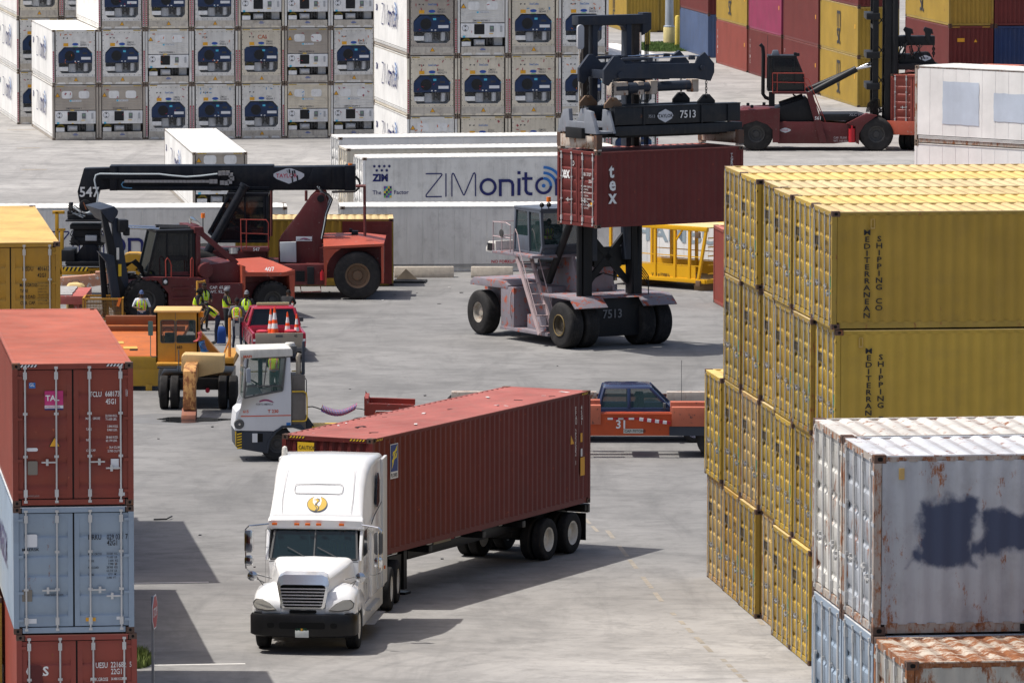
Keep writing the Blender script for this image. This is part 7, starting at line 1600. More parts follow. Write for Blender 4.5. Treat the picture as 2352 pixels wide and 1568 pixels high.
loop(T, 'handrail', [E.p(X,Y,.02) for X,Y in ((745,682),(885,678),(920,700),(928,760),(930,990),(915,1035),(880,1043),(745,1042))], .022, flat('rail_yellow', (.65,.42,.03), .4))
loop(T, 'handrail', [E.p(X,Y,.9) for X,Y in ((740,432),(800,430),(850,440),(865,460))], .02, flat('rail_yellow', (.65,.42,.03), .4))
loop(T, 'handrail', [E.p(X,Y,.8) for X,Y in ((905,515),(920,540),(922,700))], .015, M_seam)
b = MB(); b.lathe([(0,.12),(.13,.11),(.15,.06),(.14,-.06),(0,-.08)], E.p(718,128,1.0), 'z', 18); b.build('air_intake', M_rimw, T)
b = MB(); q = E.p(765,165,.9); b.box(q,(.16,.2,.22)); b.build('rear_lamps', M_seam, T, bevel=.02)
b = MB(); b.prism(ccw(E.xz([(915,1000),(935,985),(1025,1110),(1010,1140),(915,1150)], .3)), .3, .9, 'y'); b.bx(E.p(915,1100,.3).x, E.p(915,1100,.3).x+2.4, .35, 1.1, .55, .85); b.build('frame_rail', M_mdark, T, bevel=.02)
b = MB(); q = E.p(1030,1105,.3); b.bx(q.x-.1,q.x+1.5,.2,1.2,q.z-.1,q.z); b.build('fifth_wheel', flat('deck_yellow', (.6,.38,.04), .5), T)
b = MB(); q = E.p(210,485,-.2); b.prism(rrect(.12,.42,.04,3,q.x,q.z), -.28, -.16, 'y'); b.build('mirror', mat('mirror_shell', (.28,.31,.36), .4, dirt=.1), T, bevel=.015)
loop(T, 'mirror_arm', [E.p(150,300,-.02), E.p(145,380,-.2), E.p(200,400,-.2)], .018, M_seam)
# coiled air lines to the trailer
for c_, off in ((flat('coil_red', (.45,.03,.05), .4), 0), (flat('coil_blue', (.04,.08,.35), .4), .5)):
    pts = []
    for i in range(260):
        t_ = i/259; X = 1110+420*t_; Y = 885+70*sin(pi*t_)-25*t_; a = 2*pi*22*t_ + off*pi; q = E.p(X, Y, .6); pts.append((q.x+.02*cos(a), .6+.09*sin(a), q.z+.09*cos(a)))
    loop(T, 'air_hose', pts, .011, c_, 4)
loop(T, 'air_hose', [E.p(X,Y,.6) for X,Y in ((935,870),(990,865),(1050,880),(1115,905))], .018, M_hose); loop(T, 'air_hose', [E.p(X,Y,.6) for X,Y in ((1530,888),(1590,892),(1640,905))], .014, M_hose)
# ------------------------------------------------------------------ other vehicles and yard equipment
# ---- old orange yard tractor with a rusty gooseneck foot
M_oyel = mat('tractor_ochre', '#c08a34', .5, dirt=.2, rust=.12, scale=1.5); M_ocre = mat('gooseneck_cream', '#c9ab78', .6, dirt=.2, rust=.22, scale=1.4); M_orust = mat('foot_rusty', '#c9975a', .65, dirt=.3, rust=.85, scale=1.8)
T = thing('yard_tractor', 'Old ochre yard tractor with two cab windows and a rusty gooseneck foot', 'terminal tractor', at(436, 941.5), 0)
D_ = Loc(T, 380, 740, 4.9)
for y_ in (.35,):
    for X in (160, 292, 880, 1010): p = D_.p(X, 1395, y_); wheel(T, (p.x, y_, .52), .52, .28, -1, M_ts, M_rimk, ang=R(-90), rr=.5) if False else wheel_x(T, p.x, y_, .52, .27, -1 if X < 500 else 1, M_tyre, M_rimk)
for x_ in (-1.0, 1.15): wheel_x(T, x_, 3.3, .48, .27, 1 if x_ > 0 else -1, M_tyre, M_rimk)
b = MB(); pr = D_.xz([(60,850),(62,205),(575,205),(570,855)], .9); b.prism(ccw(pr), .9, 2.1, 'y')
cb_ = MB(); x0, x1, z0, z1 = pr[0][0], pr[2][0], pr[0][1], pr[1][1]; y0 = .9
wa, wb = D_.xz([(115,575),(285,300)], y0), D_.xz([(308,575),(540,300)], y0)
for (xa_, xb_, za_, zb_) in ((x0,x1,z0,wa[0][1]), (x0,x1,wa[1][1],z1), (x0,wa[0][0],wa[0][1],wa[1][1]), (wa[1][0],wb[0][0],wa[0][1],wa[1][1]), (wb[1][0],x1,wa[0][1],wa[1][1])): cb_.bx(xa_,xb_,y0,y0+.05,za_,zb_)
for (xa_, xb_, za_, zb_) in ((x0,x1,z0,wa[0][1]+.1), (x0,x1,wa[1][1],z1), (x0,x0+.12,z0,z1), (x1-.12,x1,z0,z1)): cb_.bx(xa_,xb_,2.15,2.2,za_,zb_)
for xx_ in (x0, x1-.05): cb_.bx(xx_,xx_+.05,y0,2.2,z0,wa[0][1]+.1); cb_.bx(xx_,xx_+.05,y0,1.05,z0,z1); cb_.bx(xx_,xx_+.05,2.05,2.2,z0,z1)
cb_.bx(x0,x1,y0,2.2,z0,z0+.05); co = cb_.build('cab', M_oyel, T)
b = MB(); b.bx(x0-.06,x1+.06,y0-.08,2.3,z1,z1+.07); b.build('cab_roof', mat('roof_apricot', '#d9aa6a', .5, dirt=.15), co, bevel=.02)
b = MB()
for w_ in (wa, wb): b.add([(w_[0][0],y0+.02,w_[0][1]),(w_[1][0],y0+.02,w_[0][1]),(w_[1][0],y0+.02,w_[1][1]),(w_[0][0],y0+.02,w_[1][1])], [(0,1,2,3)])
b.build('window', M_glass, co, fix=False)
b = MB()
for w_ in (wa, wb): b.tube([(x, y0-.004, z) for x, z in rrect(w_[1][0]-w_[0][0], w_[1][1]-w_[0][1], .05, 3, (w_[0][0]+w_[1][0])/2, (w_[0][1]+w_[1][1])/2)], .014, 5, closed=True)
b.build('window_seal', M_seam, co)
b = MB(); b.bx(wa[0][0]+.1,wa[1][0],1.3,1.7,z0,wa[0][1]+.25); b.bx(wb[0][0],wb[1][0],1.3,1.7,z0,wb[0][1]+.17); b.tube([((wa[0][0]+wa[1][0])/2+.17*cos(a), 1.2, wa[0][1]+.28+.17*sin(a)) for a in [2*pi*i/14 for i in range(14)]], .012, 5, closed=True); b.build('seat', M_seat, co, bevel=.02)
b = MB(); xm = (wa[1][0]+wb[0][0])/2; b.bx(xm-.006,xm+.006,y0-.006,y0,z0,z1); b.build('door_seam', M_seam, co)
q = D_.p(312,648,y0-.01); text('683', .13, M_blk, T, (q.x,y0-.012,q.z), ROT_F, .9, .012)
b = MB(); a_, c_ = D_.p(65,900,.6), D_.p(1015,760,.6); b.bx(a_.x,c_.x,.5,3.6,c_.z-.24,c_.z-.16); b.bx(D_.p(870,800,.5).x, c_.x, .5, 3.6, c_.z-.24, c_.z+.02); b.build('deck', M_oyel, T, bevel=.01)
b = MB(); b.bx(a_.x+.1,c_.x-.1,.7,3.9,.55,1.0); b.bx(a_.x+.2,c_.x-.2,.2,.5,.6,.95); b.build('chassis', M_bump, T, bevel=.02)
b = MB(); a_, c_ = D_.p(75,890,.4), D_.p(310,870,.4); b.bx(a_.x,c_.x,.35,.7,a_.z,c_.z); b.build('step', M_rimk, T)
b = MB(); q = [D_.p(X,Y,2.3) for X,Y in ((575,390),(880,740),(700,740),(575,600))]; b.prism(ccw([(p.x,p.z) for p in q]), 2.0, 2.36, 'y'); b.build('side_ramp', mat('ramp_orange', '#d99a45', .5, dirt=.15, rust=.1), T)
b = MB()       # gooseneck block, arm and foot
yb = -.9
b.prism(ccw(D_.xz([(370,742),(400,720),(888,733),(885,935),(830,945),(560,1000),(400,940),(368,925)], yb)), yb, yb+.9, 'y'); gb = b.build('gooseneck', M_ocre, T, bevel=.03)
b = MB(); xs_ = D_.xz([(385,905),(555,905)], yb-1.2); zt_ = D_.p(460,820,yb-.1).z
b.prism([(p[0],p[1]) for p in [(yb+.4, zt_),(yb-1.0, zt_+.02),(yb-1.55, zt_-.12),(yb-1.75,.28),(yb-1.35,.28),(yb-1.2,zt_-.55),(yb+.4,zt_-.45)]], D_.p(390,1000,yb-1.6).x, D_.p(545,1000,yb-1.6).x, 'x'); b.build('gooseneck_leg', M_orust, T, bevel=.02)
b = MB(); b.prism([(yb-2.0,.0),(yb-1.2,.0),(yb-1.2,.28),(yb-1.55,.32),(yb-1.95,.14)], D_.p(372,1450,yb-1.8).x, D_.p(550,1450,yb-1.8).x, 'x'); b.build('foot', mat('foot_brown', '#8a5a48', .7, dirt=.3, rust=.3), T, bevel=.03)
b = MB(); b.cyl((D_.p(690,1150,-.1).x,-.15,D_.p(690,1160,-.1).z),(D_.p(690,1150,-.1).x,.0,D_.p(690,1160,-.1).z),.07,n=12); b.build('tail_lamp', flat('lamp_red', (.35,.01,.03), .4), T)
b = MB(); b.cyl(D_.p(960,755,.7), D_.p(960,275,.7), .045, n=8); b.cyl(D_.p(885,725,.7), D_.p(958,530,.7), .03, n=6); b.build('headboard_post', flat('post_orange', (.65,.25,.05), .5), T)
b = MB(); q = D_.p(1053,415,.6); b.prism(rrect(.14,.40,.02,2,q.x,q.z), .58, .62, 'y'); b.tube([(q.x-.1,.6,q.z+.1),(q.x-.1,.6,q.z+.38),(q.x-.06,.6,q.z+.42),(q.x+.05,.6,q.z+.42),(q.x+.07,.6,q.z+.36),(q.x+.07,.6,q.z+.1)], .012, 5); b.build('mirror', mat('mirror_back', (.4,.4,.39), .4, dirt=.1), T)
b = MB(); q = D_.p(-10,400,.7); b.prism(rrect(.15,.45,.02,2,q.x,q.z), .68, .72, 'y'); b.tube([(q.x,.7,q.z-.2),(q.x,.7,q.z-.85),(q.x+.05,.7,q.z-.9),(x0+.03,.9,q.z-.9)], .014, 5); b.build('mirror', mat('mirror_teal', (.10,.17,.15), .3, dirt=.2), T)
g = MB(); q = D_.p(605,228,1.2); g.cyl((q.x,1.2,q.z-.08),(q.x,1.2,q.z+.09),.10,n=12); g.build('beacon', flat('beacon_orange', (.80,.28,.02), .25), T)
for (c_, pts_, tr) in ((flat('coil_pale_red', (.6,.12,.12), .4), ((590,440),(600,480),(590,520),(560,555),(535,550)), 10), (flat('coil_blue2', (.03,.16,.4), .4), ((615,555),(620,600),(640,650),(650,690),(665,680)), 12)):
    P_ = [D_.p(X,Y,.8) for X,Y in pts_]; pts = []
    for i in range(140):
        t_ = i/139*(len(P_)-1); k = min(int(t_), len(P_)-2); q = P_[k].lerp(P_[k+1], t_-k); a = 2*pi*tr*i/139; w_ = .09 if tr > 10 else .055; pts.append((q.x+w_*cos(a), .8+w_*sin(a), q.z+.02*cos(a)))
    loop(T, 'air_hose', pts, .016, c_, 4)
loop(T, 'exhaust_pipe', [D_.p(X,Y,.5) for X,Y in ((335,660),(338,760),(335,920))], .02, M_seam)
# ---- flatbed with orange rusty deck
T = thing('flatbed_trailer', 'Flatbed trailer with rusty orange deck and ochre front beside the old tractor', 'trailer', at(315, 898), 0)
Fl = Loc(T, 0, 700, 2.94)
M_deck = mat('deck_rust_orange', '#b5622c', .7, dirt=.3, rust=.45, scale=1.2); M_dyel = mat('trailer_ochre', '#b08a30', .6, dirt=.25, rust=.15)
xl, xr_ = at(230, 898).x - T.location.x, at(352, 898).x - T.location.x + .6
b = MB(); b.bx(xl-1.0, xr_, .0, 11.0, .95, 1.12); b.build('deck', M_deck, T, bevel=.01)
b = MB(); b.bx(xl-1.0, xr_-.1, -.03, .05, .72, 1.10); b.prism([(-.2,.15),(xr_-.1,.15),(xr_-.1,.75),(-1.2,.75),(-.9,.35)], .0, .3, 'y'); b.bx(.3,.5,-.02,.1,.0,.2); b.build('front_panel', M_dyel, T, bevel=.01)
b = MB(); b.bx(-1.6, xr_, 8.3, 8.45, 1.12, 1.30); b.build('cross_beam', mat('headboard_brown', '#7c4c2e', .7, dirt=.3, rust=.3), T, bevel=.01); b = MB(); b.bx(xl-.5, xr_, 10.6, 10.9, 1.12, 1.42); b.build('headboard', mat('headboard_brown', '#7c4c2e', .7, dirt=.3, rust=.3), T, bevel=.01)
b = MB(); b.bx(xl-.6, xr_-.3, .3, 10.5, .55, .95); b.build('trailer_frame', M_bump, T)
for y_ in (8.6, 9.7):
    for s_ in (-1.3, .8): wheel_x(T, s_, y_, .5, .28, 1 if s_ > 0 else -1, M_tyre, M_rimk)
for (x_, y_) in ((-.35,2.6),(-.9,4.3)):
    b = MB(); b.box((x_,y_,1.13),(.45,.7,.02),0,.1); b.build('deck_plate', flat('plate_yellow', (.55,.36,.08), .6), T)
b = MB(); b.box((-.2,1.9,1.128),(.25,.35,.02)); b.build('deck_hole', M_hole, T)
# ---- mesh basket
M_mesh = mat('mesh_rusty_yellow', '#a0763a', .7, dirt=.2, rust=.6, scale=2)
T = thing('mesh_basket', 'Rusty yellow mesh basket with an orange tag behind the flatbed', 'basket', at(240, 745), 0)
x0, x1 = at(193,745).x - T.location.x, at(283,745).x - T.location.x
b = MB()
for x in (x0, x1):
    for y in (0, 1.3): b.bar((x,y,0),(x,y,.92),.06)
for z in (.05,.90):
    b.bar((x0,0,z),(x1,0,z),.06); b.bar((x0,1.3,z),(x1,1.3,z),.06); b.bar((x0,0,z),(x0,1.3,z),.06); b.bar((x1,0,z),(x1,1.3,z),.06)
b.build('basket_frame', M_oyel, T)
b = MB(); n = 26
for i in range(n+1):
    x = x0+(x1-x0)*i/n; b.bar((x,0,.05),(x,0,.88),.012); b.bar((x,1.3,.05),(x,1.3,.88),.012)
for i in range(16): z = .08+i*.052; b.bar((x0,0,z),(x1,0,z),.012); b.bar((x0,1.3,z),(x1,1.3,z),.012)
for i in range(14): y = .1*i; b.bar((x1,y,.05),(x1,y,.88),.012)
b.build('mesh_panel', M_mesh, T)
b = MB(); b.box((x1-.12,-.04,.78),(.10,.02,.30),0,Matrix.Rotation(.3,3,'Y')); b.build('tag', flat('tag_orange', (.9,.2,.03), .6), T)
# ---- low rack topped with weathered boards, a beam, a sack, a red stand
T = thing('board_rack', 'Low salmon rack topped with grey weathered boards beside the ochre container', 'rack', at(170, 735), 0)
b = MB(); b.bx(-1.6,.42,0,3.6,.55,.85); b.bx(-1.4,-1.2,.2,3.4,0,.55); b.bx(.0,.2,.2,3.4,0,.55); b.build('rack_frame', mat('rack_salmon', '#b8635a', .6, dirt=.3, chips=.5), T, bevel=.01)
M_board = mat('board_grey', '#a5a3a0', .85, dirt=.5, scale=3)
for i in range(7): b = MB(); b.box((-.75+rnd.uniform(-.02,.02), .35+i*.5, .875),(1.35,.44,.05)); b.build('board', M_board, T)
T = thing('painted_beam', 'Salmon beam with white patches lying across behind the tan sack', 'beam', at(200, 700), 0)
Q_ = Loc(T, 0, 500, 5.226)
b = MB(); b.prism(ccw(Q_.xz([(640,1060),(810,1020),(1430,965),(1440,1100),(1110,1155),(800,1195),(640,1200)], 0)), 0, .45, 'y'); b.bx(Q_.p(1250,970,0).x,Q_.p(1420,970,0).x,.02,.43,Q_.p(1300,975,0).z,Q_.p(1300,965,0).z+.06); b.build('beam_body', mat('beam_salmon', '#b9876c', .6, dirt=.25, chips=.8, chipcol=(.55,.52,.48,1)), T, bevel=.01)
for X in (1385, 700): b = MB(); q = Q_.p(X,1100,.1); b.bx(q.x-.05,q.x+.05,.1,.3,0,q.z); b.build('leg', M_rimrust, T)
T = thing('tan_sack', 'Tan bulk sack tied at the top standing by the salmon beam', 'sack', at(175, 712), 0)
b = MB(); rr_ = random.Random(4); rings = []
for k, (z, w_) in enumerate(((0,.31),(.1,.33),(.45,.335),(.72,.34),(.86,.33),(.95,.26),(.99,.12))): rings.append([(x*(1+rr_.uniform(-.03,.03)), y*(1+rr_.uniform(-.03,.03)), z+rr_.uniform(-.012,.012)) for x, y in rrect(2*w_, 1.8*w_, w_*.35, 4)])
b.loft(rings); b.build('sack_body', mat('sack_tan', '#cbb27c', .85, dirt=.2, scale=3), T)
loop(T, 'strap', [(-.15,0,.96),(-.1,0,1.08),(.1,0,1.10),(.18,0,.95)], .012, M_seam)
T = thing('red_stand', 'Small red upright stand between the sack and the forklift', 'stand', at(244, 735), 0)
b = MB(); b.bar((0,0,0),(0,0,.95),.08,.05); b.bar((0,0,.95),(-.05,0,1.08),.06,.04); b.build('post', flat('stand_red', (.50,.06,.05), .5), T)
b = MB(); b.bar((-.28,0,.02),(.28,0,.02),.08,.04); b.bar((-.2,0,.05),(0,0,.35),.05); b.bar((.2,0,.05),(0,0,.35),.05); b.build('base', flat('stand_red', (.50,.06,.05), .5), T)
# ---- yellow over-height frame behind the forks
T = thing('lifting_frame', 'Yellow container lifting frame on the ground behind the forklift mast', 'lifting frame', at(230, 690), 0)
Q_ = Loc(T, 0, 500, 5.226); M_fy2 = mat('frame_yellow', '#c9982c', .5, dirt=.2, rust=.15, scale=1.5)
yy = 2.0
b = MB(); b.bx(Q_.p(760,900,yy).x, Q_.p(1650,900,yy).x, yy, yy+.3, Q_.p(1000,985,yy).z, Q_.p(1000,895,yy).z); b.build('frame_beam', M_fy2, T, bevel=.02)
b = MB(); pr = Q_.xz([(1620,940),(1625,730),(1680,712),(1800,712),(1880,730),(1888,800),(1860,830),(1850,940)], yy); b.prism(ccw(pr), yy, yy+1.2, 'y'); b.build('frame_head', M_fy2, T, bevel=.04)
for X in (1650, 1810): b = MB(); q = Q_.p(X,900,yy); b.bx(q.x-.08,q.x+.08,yy,yy+.2,0,q.z); b.build('leg', M_fy2, T)
b = MB()
for X0, X1, Y0, Y1 in ((725,775,160,660),(690,850,150,190),(750,860,380,410),(790,840,400,660)): a_, c_ = Q_.p(X0,Y0,yy), Q_.p(X1,Y1,yy); b.bx(a_.x,c_.x,yy,yy+.15,c_.z,a_.z)
a_ = Q_.p(780,660,yy); b.bx(a_.x-.1,a_.x+.1,yy,yy+.15,0,a_.z); b.build('frame_post', M_fy2, T, bevel=.01)
text('WT. 10,000', .16, M_blk, T, (Q_.p(1180,970,yy).x, yy-.01, Q_.p(1180,970,yy).z), ROT_F, .9, .01)
T = thing('yellow_gate', 'Narrow yellow rail gate standing between the forklift steps and the seated man', 'gate', at(455, 745), R(55))
b = MB()
for x in (0,.42): b.bar((x,0,0),(x,0,1.55),.06)
for z in (.35,.95,1.5): b.bar((0,0,z),(.42,0,z),.06)
b.build('gate_frame', M_oyel, T)
T = thing('yellow_cart', 'Shallow yellow box cart behind the old tractor cab', 'cart', at(414, 762), 0)
x0, x1 = at(375,762).x - T.location.x, at(452,762).x - T.location.x
b = MB()
for (a_,c_,d_,e_) in ((x0,x1,0,.05),(x0,x1,1.0,1.05),(x0,x0+.05,.05,1.0),(x1-.05,x1,.05,1.0)): b.bx(a_,c_,d_,e_,.45,.80)
b.bx(x0+.05,x1-.05,.05,1.0,.5,.55); b.build('cart_box', M_oyel, T)
b = MB(); b.bx(x0+.08,x1-.08,.08,.97,.70,.73); b.build('load_sheet', mat('sheet_grey', (.45,.45,.44), .6, dirt=.3), T)
for x in (x0+.15, x1-.15):
    for y in (.1,.95): wheel(T, (x,y,.2), .2, .1, -1 if y < .5 else 1, M_tyre, M_rimk)
# ---- pickups
def pickup(label, loc, rz, paint_, crew, tailgate=None, L=5.1):
    """front towards +y in its own frame; tail at y=0"""
    T = thing('pickup_truck', label, 'pickup truck', loc, rz)
    W = .90; b = MB()
    yc0, yc1 = (1.75, 3.75) if crew else (2.05, 3.45)     # cab
    # lower body
    side = [(0,.50),(0,.98),(yc0,1.02),(yc1,1.04),(L-.15,.98),(L,.80),(L,.45)]
    arcs = lambda cy: [(cy+.40*cos(R(a)), .42+.40*sin(R(a))) for a in range(0, 181, 20)]
    pr = side + [(L-.45,.40)] + arcs(L-.95) + arcs(1.0) + [(.3,.42)]
    b.prism(ccw(pr), -W, -W+.10, 'x'); b.prism(ccw(pr), W-.10, W, 'x')
    b.bx(-W+.1,W-.1, yc0-.03, yc0+.03, .45, 1.0); b.bx(-W+.1,W-.1,.04,yc0,.50,.58); b.bx(-W+.1,W-.1,yc1,L-.05,.5,.98); b.bx(-W+.1,W-.1,yc0,yc1,.4,.55)
    body = b.build('body', paint_, T, bevel=.035)
    b = MB(); b.loft([[(-W+.1,yc1,1.0),(W-.1,yc1,1.0),(W-.14,L-.2,.96),(-W+.14,L-.2,.96)], [(-W+.1,yc1,1.07),(W-.1,yc1,1.07),(W-.2,L-.2,1.0),(-W+.2,L-.2,1.0)]], smooth=False); b.build('bonnet', paint_, T, bevel=.02)
    c = MB(); s0, s1 = (yc0+.05, yc0+.22), (yc1+.18, yc1-.42); zt = 1.62
    lo = [(-W+.02,s0[0],1.02),(W-.02,s0[0],1.02),(W-.02,s1[0],1.02),(-W+.02,s1[0],1.02)]; hi = [(-W+.20,s0[1],zt),(W-.20,s0[1],zt),(W-.20,s1[1],zt),(-W+.20,s1[1],zt)]
    for i in range(4): c.bar(lo[i], hi[i], .09); c.bar(lo[i], lo[(i+1) % 4], .06)
    c.loft([[(-W+.16,s0[1]-.05,zt-.03),(W-.16,s0[1]-.05,zt-.03),(W-.16,s1[1]+.08,zt-.03),(-W+.16,s1[1]+.08,zt-.03)],[(-W+.22,s0[1]+.02,zt+.04),(W-.22,s0[1]+.02,zt+.04),(W-.22,s1[1]-.02,zt+.04),(-W+.22,s1[1]-.02,zt+.04)],[(-W+.4,s0[1]+.2,zt+.07),(W-.4,s0[1]+.2,zt+.07),(W-.4,s1[1]-.2,zt+.07),(-W+.4,s1[1]-.2,zt+.07)]], smooth=False)
    if crew:
        ym = (yc0+yc1)/2-.05
        for s_ in (-1,1): c.bar((s_*(W-.03),ym,1.02),(s_*(W-.16),ym,zt),.10)
    cb = c.build('cab', paint_, T, bevel=.03)
    g = MB()
    for i in range(4): g.add([lo[i], lo[(i+1)%4], hi[(i+1)%4], hi[i]], [(0,1,2,3)])
    g.build('window', M_glassd if not crew else M_glass, cb, fix=False)
    s_ = MB()
    for x in (-.4,.4): s_.bx(x-.24,x+.24,yc1-.75,yc1-.6,.8,1.38); s_.bx(x-.24,x+.24,yc1-.7,yc1-.2,.7,.85)
    s_.build('seat', M_seat, cb, bevel=.03)
    t = MB(); t.bx(-W+.1,W-.1,-.03,.03,.50,.98); tg = t.build('tailgate', tailgate or paint_, T, bevel=.015)
    t = MB(); t.bx(-.12,.12,-.04,-.02,.84,.92); t.build('handle', M_seam, tg)
    for s_ in (-1,1):
        t = MB(); t.bx(min(s_*W,s_*(W-.13)),max(s_*W,s_*(W-.13)),-.012,.02,.62,.92); tl = t.build('tail_lamp', flat('lamp_red', (.35,.01,.03), .4), T); t = MB(); t.bx(min(s_*(W-.02),s_*(W-.12)),max(s_*(W-.02),s_*(W-.12)),-.02,-.01,.70,.78); t.build('reverse_lamp', M_lwht, tl)
        for y_ in (1.0, L-.95): wheel_x(T, s_*(W-.12), y_, .37, .22, s_, M_ts, M_mirror)
        m_ = MB(); m_.box((s_*(W+.12), yc1-.0, 1.12), (.20,.08,.16)); m_.build('mirror', M_seam, T, bevel=.02)
        m_ = MB(); m_.bx(min(s_*(W+.002),s_*(W+.01)),max(s_*(W+.002),s_*(W+.01)),yc1-.9,yc1-.75,.88,.92); m_.build('door_handle', M_seam, T)
        t = MB(); t.bx(min(s_*.5,s_*.85),max(s_*.5,s_*.85),L-.02,L+.015,.62,.80); t.build('head_lamp', M_lens, T)
    t = MB(); t.bx(-W,W,-.16,-.02,.36,.50); t.build('rear_bumper', M_seam, T, bevel=.02); t = MB(); t.bx(-W,W,L,L+.12,.36,.55); t.build('front_bumper', M_chrome, T, bevel=.03)
    return T
M_pred = mat('pickup_red', '#9a1f35', .25, var=.05, dirt=.1, coat=.5); M_pblue = mat('pickup_navy', '#25304f', .25, var=.05, dirt=.1, coat=.5); M_ptan = mat('tailgate_tan', '#9d9180', .35, dirt=.1, var=.05)
pr_ = pickup('Red pickup truck with tan tailgate carrying traffic cones', at(643, 832), R(7), M_pred, False, M_ptan, 4.9)
text('45', .12, M_blk, pr_, (.50,-.034,.84), ROT_F, 1.0, .012); text('PEV13', .14, flat('writing_faint', (.26,.24,.21), .6), pr_, (-.32,-.034,.64), ROT_F, 1.1, 0)
b = MB(); b.bx(-.55,.55,2.45,2.6,1.70,1.78); b.build('roof_lightbar', flat('lightbar_pale', (.5,.48,.25), .3), pr_)
Mp_ = Matrix.Translation(pr_.location) @ Matrix.Rotation(pr_.rotation_euler.z, 4, 'Z')
M_cone = flat('cone_orange', (.85,.10,.02), .5); M_cwht = flat('cone_white', (.70,.70,.68), .4)
def cone(label, x, y, h_, z=.58):
    t = thing('traffic_cone', label, 'traffic cone', Mp_ @ Vector((x,y,z)), 0, 'traffic cones in the red pickup bed')
    k = h_/1.0; b = MB(); b.box((0,0,.015),(.36*k,.36*k,.03)); b.build('base', M_cone, t)
    b = MB(); zs = [(.03,.13,0),(.42,.085,0),(.42,.0855,1),(.56,.068,1),(.56,.068,0),(.66,.056,0),(.66,.0565,1),(.84,.036,1),(.84,.036,0),(1.0,.018,0)]
    prof = [(r_*1.05*k, z_*k) for z_, r_, _ in zs]; prof.append((0, 1.0*k)); b.lathe(prof, (0,0,0), 'z', 18, 0, [q[2] for q in zs]); b.build('cone_body', [M_cone, M_cwht], t)
cone('Tallest traffic cone in the red pickup bed, in front of another', -.12, .35, 1.25); cone('Cone half hidden behind the tallest cone in the pickup bed', -.22, .75, 1.15)
cone('Middle traffic cone in the pickup bed, right of the tallest', .33, .55, 1.05); cone('Right-hand traffic cone nearest the tailgate number', .62, .35, 1.0)
for k, (x_, lb) in enumerate(((-.55,'Left'),(.40,'Right'))):
    t = thing('plastic_bucket', f'{lb}-hand pale bucket with red lid in the pickup bed', 'bucket', Mp_ @ Vector((x_,.25,.58)), 0, 'buckets in the red pickup bed')
    b = MB(); b.lathe([(0,0),(.15,0),(.19,.42),(0,.42)], (0,0,0), 'z', 18); b.build('bucket_body', flat('bucket_cream', (.6,.5,.25), .5), t)
    b = MB(); b.lathe([(.20,.40),(.205,.46),(.12,.49),(0,.49)], (0,0,0), 'z', 18); b.build('lid', flat('lid_red', (.5,.04,.06), .4), t)
bl_loc = at(1640, 1017); bl_ = pickup('Dark blue crew cab pickup behind the orange trailer', Vector((at(1373,1017).x-1.75, bl_loc.y+1.0, 0)), R(-90), M_pblue, True, None, 5.6)
loop(bl_, 'antenna', [(-.7, 4.3, 1.0), (-.72, 4.3, 2.3)], .008, M_seam)
# ---- orange trailer number 31 and the brown one behind it
M_tor = mat('trailer_orange', '#b9502a', .5, dirt=.15, chips=.3, chipcol=(.12,.05,.04,1)); M_tsal = mat('trailer_block_salmon', '#b5654c', .6, dirt=.25, chips=.6, chipcol=(.12,.06,.05,1))
T = thing('cargo_trailer', 'Orange low port trailer with number 31 behind the semi container', 'trailer', at(1420, 1050), 0)
S7 = Loc(T, 1080, 860, 3.2667); SR = Loc(T, 900, 940, 2.903)
xL = SR.p(35, 250, 0).x; a_, c_ = S7.p(1300,570,0), S7.p(1960,745,0); xR = S7.p(2400,600,0).x
b = MB(); b.bx(xL+.3, xR, .0, .10, c_.z, a_.z); b.bx(xL+.3, xR, 1.58, 1.66, c_.z, a_.z-.13)
for z in (a_.z-.02,): b.bx(xL+.3, xR, -.03, .10, z, z+.04); b.bx(xL+.3, xR, 1.55, 1.68, z-.13, z-.09)
b.build('side_beam', M_tor, T)
b = MB()
for x_ in (xL+.9, 0, 3.0): b.bx(x_,x_+.7,.1,1.6,a_.z-.3,a_.z-.15)
b.bx(xL+.4,xR,0.65,1.0,a_.z-.35,a_.z-.1); b.build('cross_member', M_tor, T)
for X0, X1, Y0, Y1 in ((1200,1385,500,655),(1965,2500,515,670)):
    for y0 in (-.06, 1.40): b = MB(); q, q2 = S7.p(X0,Y0,-.06), S7.p(X1,Y1,-.06); b.bx(q.x,q2.x,y0,y0+.35,q2.z,q.z); b.build('corner_guide', M_tsal, T, bevel=.01)
b = MB(); q, q2 = SR.p(35,150,0), SR.p(75,290,0); b.prism(ccw(SR.xz([(35,150),(70,200),(125,200),(400,210),(400,250),(120,250),(110,290),(45,290)], 0)), 0, .12, 'y'); b.prism(ccw(SR.xz([(35,150),(70,200),(125,200),(400,210),(400,250),(120,250),(110,290),(45,290)], 0)), 1.58, 1.70, 'y'); b.bx(q.x,q.x+.12,.12,1.6,q2.z,q2.z+.5); b.build('end_plate', mat('end_plate_red', '#8c3a30', .6, dirt=.3, chips=.5), T)
b = MB(); q, q2 = S7.p(1440,600,-.04), S7.p(1700,616,-.04); n = 6
for i in range(n): b.bx(q.x+(q2.x-q.x)*i/n, q.x+(q2.x-q.x)*(i+1)/n, -.012,-.004,q2.z,q.z, i % 2)
b.build('reflective_strip', [M_lwht, flat('strip_red', (.40,.02,.03), .4)], T)
b = MB(); n = 8; A, Bq = S7.p(1700,610,-.1), S7.p(1955,642,-.1)
for i in range(n): b.bar(A.lerp(Bq,i/n), A.lerp(Bq,(i+1)/n), .05, .09, i % 2)
b.build('lashing_bar', [M_lwht, flat('strip_red', (.40,.02,.03), .4)], T)
